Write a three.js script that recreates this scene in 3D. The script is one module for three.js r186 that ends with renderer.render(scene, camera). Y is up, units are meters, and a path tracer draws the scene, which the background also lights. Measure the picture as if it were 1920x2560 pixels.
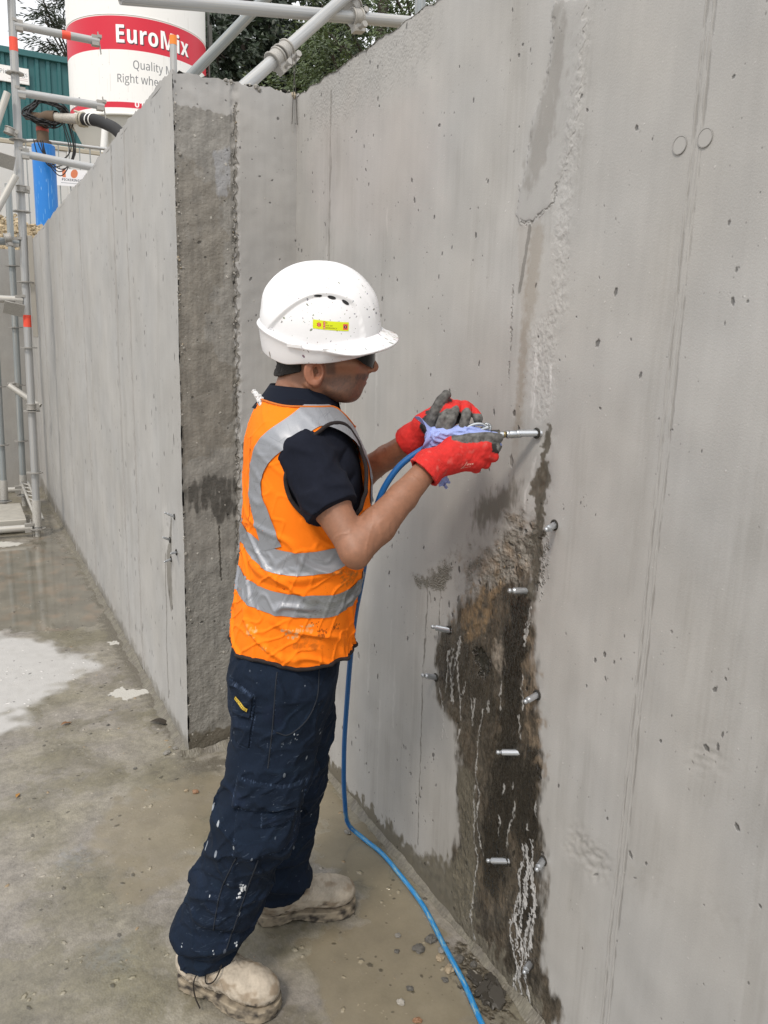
import * as THREE from 'three';
import { mergeGeometries } from 'three/addons/utils/BufferGeometryUtils.js';
import { RoundedBoxGeometry } from 'three/addons/geometries/RoundedBoxGeometry.js';
import { createNoise2D, createNoise3D } from 'simplex-noise';

// ---------- camera ----------
const scene = new THREE.Scene();
const camera = new THREE.PerspectiveCamera(66.35, 0.75, 0.02, 500);
camera.position.set(0, 1.6, 0);
camera.up.set(0.0721, 0.9778, -0.1969);
camera.lookAt(0.46555, 1.6 - 0.20753, -0.86035);
const renderer = new THREE.WebGLRenderer({ antialias: true });
renderer.toneMapping = THREE.LinearToneMapping;
renderer.toneMappingExposure = 1.42;
renderer.shadowMap.enabled = true;

// ---------- random numbers and noise ----------
function rngOf(seed) { let s = seed >>> 0; return () => { s = (s + 0x6D2B79F5) >>> 0; let t = s; t = Math.imul(t ^ (t >>> 15), t | 1); t ^= t + Math.imul(t ^ (t >>> 7), t | 61); return ((t ^ (t >>> 14)) >>> 0) / 4294967296; }; }
const n2 = createNoise2D(rngOf(11)), n3 = createNoise3D(rngOf(12));
const fbm = (x, y, o = 4) => { let s = 0, a = 0.5, n = 0; for (let i = 0; i < o; i++) { s += a * n2(x + i * 17.3, y - i * 9.1); n += a; a *= 0.5; x *= 2.03; y *= 2.03; } return s / n; };
const fbm3 = (x, y, z, o = 3) => { let s = 0, a = 0.5, n = 0; for (let i = 0; i < o; i++) { s += a * n3(x + i * 7.3, y - i * 3.1, z + i * 5.7); n += a; a *= 0.5; x *= 2; y *= 2; z *= 2; } return s / n; };
const clamp = (x, a = 0, b = 1) => Math.min(b, Math.max(a, x));
const sstep = (a, b, x) => { const t = clamp((x - a) / (b - a)); return t * t * (3 - 2 * t); };
const lerp = (a, b, t) => a + (b - a) * t;
const toS = (c) => (c <= 0.0031308 ? 12.92 * c : 1.055 * Math.pow(c, 1 / 2.4) - 0.055);
const toL = (c) => (c <= 0.04045 ? c / 12.92 : Math.pow((c + 0.055) / 1.055, 2.4));
const hex = (h) => [toL(((h >> 16) & 255) / 255), toL(((h >> 8) & 255) / 255), toL((h & 255) / 255)];

// ---------- overcast sky and weak, very soft sun ----------
{
  const w = 512, h = 256, d = new Float32Array(w * h * 4);
  for (let j = 0; j < h; j++) for (let i = 0; i < w; i++) {
    const el = ((j + 0.5) / h - 0.5) * Math.PI, az = ((i + 0.5) / w) * 2 * Math.PI;
    const s = Math.max(0, Math.sin(el)), c = Math.cos(el);
    const cl = fbm3(c * Math.cos(az) * 1.3, s * 2.2, c * Math.sin(az) * 1.3, 4);
    const L = 1.02 * (0.62 + 0.55 * s) * (1 + 0.13 * cl), k = (j * w + i) * 4;
    d[k] = L * 0.985; d[k + 1] = L; d[k + 2] = L * 1.03; d[k + 3] = 1;
  }
  const t = new THREE.DataTexture(d, w, h, THREE.RGBAFormat, THREE.FloatType);
  t.mapping = THREE.EquirectangularReflectionMapping; t.magFilter = THREE.LinearFilter; t.needsUpdate = true;
  scene.background = t; scene.environment = t;
}
const sun = new THREE.DirectionalLight(0xfff4e6, 1.35);
sun.position.set(-9, 16, 6.5); sun.target.position.set(0.7, 0, -2); sun.castShadow = true; sun.shadow.radius = 20;
sun.shadow.mapSize.set(2048, 2048);
Object.assign(sun.shadow.camera, { left: -16, right: 16, top: 16, bottom: -16, near: 0.5, far: 60 });
scene.add(sun, sun.target);

// ---------- scene helpers ----------
const taken = {};
function numbered(name) { const n = taken[name] = (taken[name] ?? -1) + 1; return n ? name + '_' + String(n).padStart(3, '0') : name; }
function tag(o, label, category, group, kind) { o.userData = {}; if (label) o.userData.label = label; if (category) o.userData.category = category; if (group) o.userData.group = group; if (kind) o.userData.kind = kind; return o; }
function thing(name, label, category, pos = [0, 0, 0], turn = 0, group) { const o = new THREE.Group(); o.name = numbered(name); o.position.set(...pos); o.rotation.y = turn; tag(o, label, category, group); scene.add(o); return o; }
function part(name, geo, mat, parent, label) { const m = new THREE.Mesh(Array.isArray(geo) ? (geo.length > 1 ? merge(geo) : geo[0]) : geo, mat); m.name = name; m.castShadow = m.receiveShadow = true; parent.add(m); if (label) m.userData.label = label; return m; }
function single(name, geo, mat, label, category, group) { const m = part(numbered(name), geo, mat, scene); tag(m, label, category, group); return m; }
function structure(name, geo, mat) { const m = part(numbered(name), geo, mat, scene); m.userData = { kind: 'structure' }; return m; }
function merge(gs) {
  gs = gs.map((g) => (g.index ? g.toNonIndexed() : g));
  const keys = ['position', 'normal', 'uv', 'color'].filter((k) => gs.every((g) => g.attributes[k]));
  for (const g of gs) for (const k of Object.keys(g.attributes)) if (!keys.includes(k)) g.deleteAttribute(k);
  return mergeGeometries(gs);
}
const V = (x, y, z) => new THREE.Vector3(x, y, z);
function tube(pts, r, seg = 40, rad = 10, closed = false) { return new THREE.TubeGeometry(new THREE.CatmullRomCurve3(pts.map((p) => (p.isVector3 ? p : V(...p))), closed, 'centripetal'), seg, r, rad, closed); }
const UPY = V(0, 1, 0);
function along(geo, a, b, f = 0.5) { // a y-axis geometry laid from a towards b, its origin at share f
  const A = V(...a), B = V(...b), d = B.clone().sub(A), q = new THREE.Quaternion().setFromUnitVectors(UPY, d.clone().normalize());
  return geo.applyQuaternion(q).translate(A.x + d.x * f, A.y + d.y * f, A.z + d.z * f);
}
function rod(a, b, r, seg = 14, open = false, r2 = r) { return along(new THREE.CylinderGeometry(r2, r, Math.hypot(b[0] - a[0], b[1] - a[1], b[2] - a[2]), seg, 1, open), a, b); }
function pipe(a, b, r, wall = 0.004, seg = 18) { // hollow tube with open ends
  const L = Math.hypot(b[0] - a[0], b[1] - a[1], b[2] - a[2]), ri = r - wall;
  return along(new THREE.LatheGeometry([[ri, -L / 2], [r, -L / 2], [r, -L / 2], [r, L / 2], [r, L / 2], [ri, L / 2], [ri, L / 2], [ri, -L / 2]].map((p) => new THREE.Vector2(...p)), seg), a, b);
}
const box = (w, h, d, x, y, z) => new THREE.BoxGeometry(w, h, d).translate(x, y, z);
const rbox = (w, h, d, r, x, y, z) => new RoundedBoxGeometry(w, h, d, 2, r).translate(x, y, z);
function std(color, roughness = 0.8, o = {}) { const m = new THREE.MeshStandardMaterial({ roughness, ...o }); if (color) m.color.setRGB(...color); return m; }
function dataTex(w, h, fill, srgb = false) { const d = new Uint8Array(w * h * 4); fill(d); const t = new THREE.DataTexture(d, w, h, THREE.RGBAFormat); if (srgb) t.colorSpace = THREE.SRGBColorSpace; t.magFilter = THREE.LinearFilter; t.wrapS = t.wrapT = THREE.MirroredRepeatWrapping; t.needsUpdate = true; return t; }
function canvasTex(w, h, draw) { const c = document.createElement('canvas'); c.width = w; c.height = h; const x = c.getContext('2d'); draw(x, w, h); const t = new THREE.CanvasTexture(c); t.colorSpace = THREE.SRGBColorSpace; return t; }

// ---------- a surface painted in metres: colour, relief and roughness ----------
class Surf {
  constructor(w, h, W, H, x0 = 0, y0 = 0) { Object.assign(this, { w, h, W, H, x0, y0 }); const n = w * h; this.c = new Float32Array(n * 3); this.b = new Float32Array(n); this.r = new Float32Array(n).fill(0.85); }
  each(fn) { const { w, h } = this; for (let j = 0; j < h; j++) { const Y = this.y0 + (j + 0.5) / h * this.H; for (let i = 0; i < w; i++) fn(j * w + i, this.x0 + (i + 0.5) / w * this.W, Y); } }
  mask(draw, blur = 2, div = 2) {
    const w = this.w / div | 0, h = this.h / div | 0, c = document.createElement('canvas'); c.width = w; c.height = h;
    const x = c.getContext('2d'); x.setTransform(w / this.W, 0, 0, -h / this.H, -this.x0 * w / this.W, h + this.y0 * h / this.H); x.fillStyle = x.strokeStyle = '#fff'; x.lineCap = x.lineJoin = 'round';
    draw(x);
    const p = x.getImageData(0, 0, w, h).data; let a = new Float32Array(w * h);
    for (let j = 0; j < h; j++) for (let i = 0; i < w; i++) a[j * w + i] = p[((h - 1 - j) * w + i) * 4 + 3] / 255;
    for (let k = 0; k < 2 && blur > 0; k++) { a = blurH(a, w, h, blur); a = blurV(a, w, h, blur); }
    let i0 = w, i1 = -1, j0 = h, j1 = -1;
    for (let j = 0; j < h; j++) for (let i = 0; i < w; i++) if (a[j * w + i] > 0.02) { if (i < i0) i0 = i; if (i > i1) i1 = i; if (j < j0) j0 = j; if (j > j1) j1 = j; }
    return { a, w, h, i0, i1, j0, j1 };
  }
  poly(list, blur = 2, div = 2) { return this.mask((x) => { for (const p of list) { x.beginPath(); for (let i = 0; i < p.length; i += 2) i ? x.lineTo(p[i], p[i + 1]) : x.moveTo(p[i], p[i + 1]); x.closePath(); x.fill(); } }, blur, div); }
  lines(list, width, blur = 1, div = 1) { return this.mask((x) => { x.lineWidth = width; for (const p of list) { x.beginPath(); for (let i = 0; i < p.length; i += 2) i ? x.lineTo(p[i], p[i + 1]) : x.moveTo(p[i], p[i + 1]); x.stroke(); } }, blur, div); }
  at(m, X, Y) { const x = clamp((X - this.x0) / this.W * m.w - 0.5, 0, m.w - 1.001), y = clamp((Y - this.y0) / this.H * m.h - 0.5, 0, m.h - 1.001), i = x | 0, j = y | 0, fx = x - i, fy = y - j, k = j * m.w + i, a = m.a; return (a[k] * (1 - fx) + a[k + 1] * fx) * (1 - fy) + (a[k + m.w] * (1 - fx) + a[k + m.w + 1] * fx) * fy; }
  // o: col, mul, alpha, warp, ws, edge, noise, nx, ny, rough, dh, fn(k, a, X, Y)
  layer(m, o) {
    const { w, h, W, H, c } = this, warp = o.warp ?? 0.012, ws = o.ws ?? 18, edge = o.edge ?? 0.2, nz = o.noise ?? 0.25, nx = o.nx ?? 40, ny = o.ny ?? nx, pad = (warp * 1.5) / W * w + 4, f = w / m.w;
    const i0 = Math.max(0, m.i0 * f - pad | 0), i1 = Math.min(w - 1, (m.i1 + 1) * f + pad | 0), j0 = Math.max(0, m.j0 * f - pad | 0), j1 = Math.min(h - 1, (m.j1 + 1) * f + pad | 0), lo = 0.5 - edge, hi = 0.5 + edge;
    for (let j = j0; j <= j1; j++) { const Y = this.y0 + (j + 0.5) / h * H; for (let i = i0; i <= i1; i++) {
      const X = this.x0 + (i + 0.5) / w * W;
      let v = warp ? this.at(m, X + warp * fbm(X * ws + 5, Y * ws, 2), Y + warp * fbm(X * ws, Y * ws + 9, 2)) : this.at(m, X, Y);
      if (v < 0.015) continue;
      if (nz) v += nz * fbm(X * nx + 31, Y * ny - 7, 4) * Math.min(1, v * 6);
      const a = sstep(lo, hi, v) * (o.alpha ?? 1); if (a <= 0) continue;
      const k = j * w + i;
      if (o.col) { const col = typeof o.col === 'function' ? o.col(X, Y) : o.col; c[k * 3] += (col[0] - c[k * 3]) * a; c[k * 3 + 1] += (col[1] - c[k * 3 + 1]) * a; c[k * 3 + 2] += (col[2] - c[k * 3 + 2]) * a; }
      if (o.mul) for (let q = 0; q < 3; q++) c[k * 3 + q] *= 1 + (o.mul[q] - 1) * a;
      if (o.rough !== undefined) this.r[k] += (o.rough - this.r[k]) * a;
      if (o.dh) this.b[k] += (typeof o.dh === 'function' ? o.dh(X, Y) : o.dh) * a;
      if (o.fn) o.fn(k, a, X, Y);
    } }
  }
  // small pits and grains: count, size range in metres, region test, how deep, tint
  spots(n, seed, r0, r1, o = {}) {
    const R = rngOf(seed), { w, h, W, H, c, b } = this, px = w / W, py = h / H;
    for (let s = 0; s < n; s++) {
      const X = this.x0 + R() * W, Y = this.y0 + R() * H, q = R(), rr = r0 + (r1 - r0) * Math.pow(q, o.pow ?? 4), el = 1 + R() * (o.el ?? 0.6), tilt = (R() - 0.5) * (o.tilt ?? 3), keep = R();
      const dens = o.where ? o.where(X, Y) : 1; if (keep > dens) continue;
      const ph = R() * 6.28, cx = (X - this.x0) * px, cy = (Y - this.y0) * py, e = rr * el * 1.6, ct = Math.cos(tilt), st = Math.sin(tilt);
      for (let j = Math.max(0, cy - e * py | 0); j <= Math.min(h - 1, cy + e * py + 1); j++) for (let i = Math.max(0, cx - e * px | 0); i <= Math.min(w - 1, cx + e * px + 1); i++) {
        const dx = (i + 0.5 - cx) / px, dy = (j + 0.5 - cy) / py, u = (dx * ct + dy * st) / rr, v = (-dx * st + dy * ct) / (rr * el), an = Math.atan2(v, u), d = Math.hypot(u, v) * (1 + 0.14 * Math.sin(2 * an + ph) + 0.1 * Math.sin(5 * an + ph * 3)), soft = Math.max(0.35, 0.8 / (rr * px)), a = sstep(1 + soft, 1 - soft, d);
        if (a <= 0) continue; const k = j * w + i;
        if (o.col) { for (let z = 0; z < 3; z++) c[k * 3 + z] += (o.col[z] - c[k * 3 + z]) * a * (o.alpha ?? 1); }
        if (o.mul) for (let z = 0; z < 3; z++) c[k * 3 + z] *= 1 + (o.mul - 1) * a;
        if (o.rough !== undefined) this.r[k] += (o.rough - this.r[k]) * a;
        if (o.dh) b[k] += o.dh * rr * a;
      }
    }
  }
  material(bump = true, roughDiv = 2, extra = {}) {
    const { w, h, c, b, r } = this, n = w * h;
    const map = dataTex(w, h, (d) => { for (let k = 0; k < n; k++) { for (let q = 0; q < 3; q++) d[k * 4 + q] = 255 * toS(clamp(c[k * 3 + q])) + 0.5; d[k * 4 + 3] = 255; } }, true);
    const m = new THREE.MeshStandardMaterial({ map, roughness: 1, metalness: 0, ...extra });
    if (bump) { let lo = 1e9, hi = -1e9; for (let k = 0; k < n; k++) { if (b[k] < lo) lo = b[k]; if (b[k] > hi) hi = b[k]; } const s = hi - lo || 1; m.bumpMap = dataTex(w, h, (d) => { for (let k = 0; k < n; k++) { d[k * 4] = d[k * 4 + 1] = d[k * 4 + 2] = 255 * (b[k] - lo) / s; d[k * 4 + 3] = 255; } }); m.bumpScale = s; }
    const rw = w / roughDiv | 0, rh = h / roughDiv | 0;
    m.roughnessMap = dataTex(rw, rh, (d) => { for (let j = 0; j < rh; j++) for (let i = 0; i < rw; i++) { const k = (j * rw + i) * 4; d[k] = d[k + 1] = d[k + 2] = 255 * clamp(r[j * roughDiv * w + i * roughDiv], 0.02, 1); d[k + 3] = 255; } });
    return m;
  }
}
function blurH(a, w, h, r) { const o = new Float32Array(w * h), n = 2 * r + 1; for (let j = 0; j < h; j++) { let s = 0; const q = j * w; for (let i = -r; i <= r; i++) s += a[q + clamp(i, 0, w - 1)]; for (let i = 0; i < w; i++) { o[q + i] = s / n; s += a[q + Math.min(w - 1, i + r + 1)] - a[q + Math.max(0, i - r)]; } } return o; }
function blurV(a, w, h, r) { const o = new Float32Array(w * h), n = 2 * r + 1; for (let i = 0; i < w; i++) { let s = 0; for (let j = -r; j <= r; j++) s += a[clamp(j, 0, h - 1) * w + i]; for (let j = 0; j < h; j++) { o[j * w + i] = s / n; s += a[Math.min(h - 1, j + r + 1) * w + i] - a[Math.max(0, j - r) * w + i]; } } return o; }
function grid(nu, nv, fn, uvf) { // fn(u, v) -> [x, y, z], u and v from 0 to 1
  const p = [], uv = [], ix = [];
  for (let j = 0; j <= nv; j++) for (let i = 0; i <= nu; i++) { const u = i / nu, v = j / nv; p.push(...fn(u, v)); uv.push(...(uvf ? uvf(u, v) : [u, v])); }
  for (let j = 0; j < nv; j++) for (let i = 0; i < nu; i++) { const a = j * (nu + 1) + i, b = a + 1, c = a + nu + 1, d = c + 1; ix.push(a, b, d, a, d, c); }
  const g = new THREE.BufferGeometry(); g.setAttribute('position', new THREE.Float32BufferAttribute(p, 3)); g.setAttribute('uv', new THREE.Float32BufferAttribute(uv, 2)); g.setIndex(ix); g.computeVertexNormals(); return g;
}
function concreteBase(S, col, o = {}) {
  const R = rngOf(o.seed ?? 5), ox = o.ox ?? 0, st = o.streak ?? 0.05;
  S.each((k, X, Y) => {
    const x = X + ox, big = fbm(x * 1.1, Y * 0.9, 3), mid = fbm(x * 6, Y * 4 + 40, 3), str = fbm(x * 26, Y * 1.1 + 3, 3), fine = n2(x * 160, Y * 160) * 0.5 + n2(x * 420, Y * 420) * 0.5, gr = R() - 0.5;
    const v = 1 + 0.1 * big + 0.075 * mid + st * str + 0.022 * fine + 0.05 * gr, warm = 0.012 * fbm(x * 2 + 90, Y * 1.6, 2);
    S.c[k * 3] = col[0] * v * (1 + warm); S.c[k * 3 + 1] = col[1] * v; S.c[k * 3 + 2] = col[2] * v * (1 - 1.6 * warm);
    S.b[k] = 0.00014 * fine + 0.0003 * mid + 0.0001 * gr; S.r[k] = 0.82 + 0.1 * mid;
  });
}
const RW={smear:[1.481,1.443,1.497,1.44,1.497,1.424,1.49,1.388,1.483,1.354,1.499,1.34,1.507,1.303,1.505,1.291,1.488,1.314,1.477,1.281,1.481,1.291,1.479,1.241,1.479,1.196,1.47,1.15,1.481,1.089,1.458,1.082,1.448,1.134,1.433,1.159,1.453,1.195,1.46,1.237,1.445,1.272,1.428,1.284,1.444,1.319,1.462,1.344,1.465,1.383,1.473,1.417],
diag:[1.4,1.317,1.358,1.285,1.229,1.218,1.203,1.185,1.235,1.157,1.17,1.099,1.191,1.101,1.263,1.164,1.365,1.218,1.403,1.287],
patch:[1.06,1.005,1.128,1.041,1.14,1.026,1.113,0.967,1.087,0.947,1.014,0.925,0.915,0.919,0.938,0.946,1.034,0.969],
link:[1.17,1.102,1.132,1.063,1.07,1.011,1.124,1.025,1.162,1.077,1.19,1.104],
honey:[1.171,1.032,1.242,1.085,1.33,1.135,1.359,1.19,1.406,1.226,1.458,1.224,1.47,1.15,1.462,1.078,1.34,1.038,1.22,0.998,1.159,0.998],
brown:[1.148,0.873,1.186,0.931,1.25,0.995,1.338,1.054,1.356,1.138,1.406,1.15,1.448,1.137,1.461,1.088,1.481,1.089,1.477,1.009,1.497,0.907,1.473,0.938,1.494,0.897,1.508,0.838,1.536,0.725,1.553,0.645,1.551,0.559,1.566,0.526,1.571,0.486,1.589,0.429,1.597,0.388,1.605,0.395,1.588,0.349,1.597,0.292,1.604,0.189,1.62,0.148,1.651,0.13,1.667,0.108,1.71,0.096,1.62,-0.026,1.468,-0.085,1.338,-0.038,1.249,0.011,1.192,0.182,1.24,0.265,1.228,0.341,1.222,0.437,1.204,0.493,1.203,0.558,1.184,0.594,1.144,0.602,1.092,0.618,1.086,0.685,1.074,0.73,1.074,0.795,1.075,0.751,1.075,0.816],
tan1:[1.169,0.88,1.215,0.949,1.34,1.038,1.382,1.05,1.335,0.992,1.286,0.919,1.232,0.871,1.172,0.853],
tan2:[1.469,0.936,1.494,0.929,1.514,0.819,1.541,0.722,1.56,0.654,1.548,0.62,1.518,0.711,1.489,0.753,1.466,0.853],
dark:[1.386,1.012,1.462,1.045,1.473,0.938,1.458,0.85,1.459,0.682,1.46,0.508,1.47,0.454,1.439,0.374,1.44,0.313,1.423,0.206,1.357,0.192,1.344,0.377,1.369,0.517,1.372,0.58,1.379,0.643,1.382,0.791,1.384,0.906],
dark2:[1.077,0.796,1.195,0.829,1.274,0.848,1.343,0.819,1.365,0.696,1.313,0.642,1.253,0.645,1.209,0.669,1.123,0.652,1.078,0.715],
dark3:[1.498,0.673,1.535,0.705,1.548,0.656,1.538,0.566,1.56,0.508,1.566,0.455,1.533,0.419,1.475,0.412,1.481,0.519,1.457,0.58],
dark4:[1.496,0.423,1.544,0.446,1.558,0.363,1.564,0.26,1.545,0.209,1.496,0.18,1.5,0.287,1.508,0.358],
grayroll:[1.346,0.881,1.384,0.906,1.388,0.822,1.363,0.804,1.336,0.845],
olive:[1.205,0.477,1.287,0.504,1.305,0.419,1.304,0.321,1.325,0.203,1.279,0.137,1.239,0.213,1.245,0.268,1.228,0.374],
base:[0.805,0.09,0.895,0.073,0.978,0.075,1.018,0.078,1.077,0.116,1.182,0.158,1.256,0.231,1.316,0.262,1.332,0.089,1.338,-0.038,1.249,0.011,1.056,-0.014,0.81,0.007],
base2:[0.353,0.018,0.416,0.037,0.693,0.02,0.695,-0.032,0.357,-0.068],
pitdark:[1.26,0.843,1.313,0.842,1.335,0.81,1.309,0.782,1.28,0.785,1.268,0.81],
plast:[1.409,2.302,1.407,2.222,1.401,2.148,1.379,2.116,1.363,2.082,1.357,1.996,1.331,1.953,1.327,1.899,1.342,1.875,1.382,1.878,1.449,1.898,1.455,1.941,1.484,1.97,1.506,2.051,1.506,2.178,1.505,2.271],
plastdark:[1.414,2.301,1.404,2.197,1.402,2.145,1.377,2.113,1.363,2.047,1.353,1.979,1.335,1.942,1.352,1.932,1.402,1.96,1.425,2.015,1.444,2.085,1.457,2.16,1.447,2.29],
strip:[1.33,1.876,1.383,1.87,1.38,1.666,1.326,1.667,1.393,1.666,1.384,1.449,1.384,1.27,1.357,1.265,1.365,1.511,1.365,1.666],
wetline:[1.373,1.873,1.383,1.87,1.358,1.725,1.346,1.721],
darkstrip:[1.382,1.874,1.429,1.872,1.411,1.666,1.371,1.666],
darkstrip2:[1.368,1.666,1.396,1.666,1.399,1.552,1.39,1.393,1.358,1.389,1.368,1.511],
rough:[1.491,2.182,1.5,2.272,1.52,2.266,1.519,2.112,1.514,1.985,1.509,1.853,1.515,1.664,1.464,1.665,1.459,1.858,1.471,1.993],
rough2:[1.405,1.666,1.487,1.665,1.494,1.556,1.493,1.459,1.448,1.439,1.411,1.552],
seam:[1.491,1.206,1.494,1.144,1.487,1.065,1.501,1.043,1.508,1.122,1.509,1.21],
roughtop:[0.089,2.453,0.939,2.453,0.955,2.444,0.963,2.353,0.636,2.328,0.345,2.311,0.281,2.273,0.106,2.363],
pink:[0.076,2.369,0.639,2.274,0.971,2.253,1.002,1.883,0.147,1.969],
light:[0.884,0.513,1.092,0.618,1.184,0.588,1.204,0.493,1.228,0.374,1.235,0.262,1.077,0.126,0.913,0.098],
gouge:[1.957,0.897,2.006,0.924,2.022,0.91,2.017,0.894,2.0,0.891,1.98,0.901,1.961,0.843,1.951,0.873],
cluster:[1.68,0.586,1.727,0.56,1.779,0.564,1.784,0.522,1.726,0.478,1.7,0.512,1.645,0.486],
cluster2:[1.826,0.582,1.852,0.596,1.899,0.588,1.959,0.618,1.953,0.603,1.88,0.563,1.831,0.538],
cluster3:[2.005,0.606,2.035,0.642,2.088,0.646,2.076,0.608,2.032,0.604],
notch:[1.668,1.509,1.689,1.511,1.7,1.498,1.68,1.469,1.682,1.496],
};
const RS={wl:[[1.193,0.851,1.188,0.79,1.184,0.834,1.184,0.778,1.197,0.715,1.205,0.655,1.215,0.608],[1.216,0.596,1.199,0.549,1.195,0.502],[1.165,0.806,1.135,0.779,1.137,0.722,1.136,0.664],[1.165,0.803,1.149,0.743,1.164,0.695,1.163,0.649],[1.182,0.796,1.17,0.748,1.169,0.697,1.169,0.639],[1.188,0.733,1.196,0.695,1.207,0.668],[1.105,0.66,1.117,0.623,1.13,0.602,1.131,0.563,1.15,0.532],[1.131,0.563,1.121,0.505],[1.225,0.726,1.218,0.692],[1.253,0.695,1.265,0.656,1.27,0.622],[1.27,0.702,1.27,0.653],[1.313,0.696,1.306,0.645,1.297,0.585,1.298,0.517,1.298,0.494,1.309,0.475,1.32,0.443,1.311,0.374,1.335,0.308,1.352,0.287],[1.332,0.723,1.331,0.686],[1.3,0.47,1.293,0.437,1.302,0.397,1.301,0.352,1.305,0.31,1.329,0.255,1.317,0.183,1.309,0.072,1.338,0.02],[1.38,0.796,1.379,0.755,1.381,0.721],[1.472,0.99,1.462,0.933,1.455,0.915],[1.471,1.018,1.461,0.972,1.458,0.933],[1.459,0.842,1.459,0.801,1.472,0.761],[1.453,0.739,1.461,0.703,1.468,0.681],[1.418,0.535,1.418,0.505],[1.449,0.552,1.45,0.541],[1.464,0.51,1.462,0.467,1.45,0.441,1.443,0.376],[1.405,0.436,1.41,0.424,1.407,0.385],[1.539,0.558,1.538,0.529,1.549,0.519],[1.514,0.483,1.518,0.468]],
run:[[1.502,0.416,1.513,0.387,1.5,0.338,1.509,0.301,1.495,0.239,1.482,0.177,1.492,0.139],[1.516,0.428,1.526,0.378,1.522,0.324,1.525,0.268,1.516,0.187,1.529,0.16],[1.522,0.418,1.533,0.361,1.531,0.309,1.531,0.265],[1.534,0.45,1.547,0.419,1.537,0.377,1.55,0.344,1.563,0.295,1.55,0.25,1.56,0.203,1.556,0.151],[1.546,0.423,1.544,0.375,1.561,0.337,1.565,0.297,1.566,0.24,1.564,0.172],[1.496,0.328,1.51,0.294,1.511,0.236,1.498,0.211,1.512,0.177,1.509,0.126],[1.492,0.139,1.509,0.106,1.522,0.082,1.511,0.031,1.52,-0.0],[1.529,0.16,1.537,0.133,1.531,0.094,1.525,0.051,1.543,0.028,1.542,-0.012],[1.556,0.151,1.545,0.106,1.555,0.068,1.568,0.041,1.568,-0.005],[1.493,0.207,1.506,0.18,1.529,0.167,1.523,0.125],[1.55,0.25,1.545,0.209,1.539,0.168,1.547,0.137]],
drip:[[1.016,0.926,1.016,0.861,1.015,0.795,1.014,0.724,1.011,0.772,1.01,0.705,1.012,0.632,1.014,0.564,1.016,0.467,1.018,0.38,1.02,0.291,1.019,0.2,1.024,0.111],[1.084,0.946,1.084,0.883,1.085,0.839,1.08,0.792],[1.026,0.922,1.034,0.893]],
crack:[[1.382,1.872,1.407,1.887,1.438,1.896,1.454,1.907,1.458,1.941],[1.342,1.877,1.364,1.873,1.382,1.874],[1.327,1.745,1.331,1.667],[1.33,1.659,1.333,1.6],[1.329,1.572,1.33,1.533]],
whiteline:[[1.48,1.573,1.485,1.481,1.486,1.443],[1.425,1.591,1.419,1.475],[1.45,1.37,1.424,1.281,1.418,1.187,1.411,1.136],[1.433,1.572,1.428,1.453]],
};
const FL={dry:[-0.043,-4.594,0.093,-4.534,0.158,-4.429,0.32,-4.339,0.316,-4.211,0.359,-4.097,0.402,-4.068,0.511,-4.03,0.531,-3.927,0.46,-3.829,0.371,-3.808,0.244,-3.581,0.105,-3.516,0.084,-3.477,0.145,-3.413,0.094,-3.332,0.039,-3.292,-0.088,-3.329],
dry2:[0.497,-3.506,0.542,-3.584,0.604,-3.513,0.688,-3.503,0.677,-3.452,0.592,-3.45,0.562,-3.404,0.532,-3.464],
dry3:[0.594,-4.181,0.653,-4.173,0.649,-4.112,0.609,-4.129],
far:[0.022,-6.722,0.182,-6.579,0.381,-6.541,0.572,-7.321,0.601,-6.495,0.632,-5.499,0.661,-4.692,0.545,-4.437,0.302,-4.463,0.095,-4.573,-0.077,-4.708],
white:[0.087,-6.696,0.188,-6.698,0.351,-6.593,0.312,-6.513,0.179,-6.503,0.082,-6.503],
mud:[0.966,-2.468,1.106,-2.495,1.097,-2.131,1.091,-1.815,1.07,-1.533,1.036,-1.368,0.999,-1.229,0.685,-1.385,0.684,-1.629,0.688,-1.753,0.853,-1.689,0.962,-1.779,0.944,-1.907,0.863,-1.967,0.956,-2.148],
mud2:[0.975,-1.583,1.007,-1.541,1.0,-1.469,0.99,-1.402,0.951,-1.354,0.935,-1.295,0.826,-1.349,0.866,-1.44,0.904,-1.468],
mud3:[0.321,-2.605,0.44,-2.646,0.607,-2.635,0.719,-2.655,0.819,-2.742,0.772,-2.558,0.636,-2.304,0.517,-2.147,0.369,-2.055,0.294,-2.159,0.263,-2.412],
wetl:[0.162,-2.394,0.226,-2.403,0.251,-2.326,0.212,-2.294,0.167,-2.316],
wetm:[0.197,-1.937,0.281,-1.933,0.317,-1.859,0.263,-1.832,0.201,-1.88],
edge:[0.591,-7.215,0.691,-4.544,0.696,-3.542,0.707,-2.96,0.698,-2.779,0.821,-2.751,0.798,-2.674,0.655,-2.685,0.65,-2.965,0.626,-3.633,0.604,-4.495,0.493,-7.06],
rub:[1.107,-1.545,1.129,-1.476,1.135,-1.378,1.115,-1.318,1.098,-1.273,1.046,-1.256,1.025,-1.292,1.025,-1.371,1.043,-1.447,1.061,-1.514],
};

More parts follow.
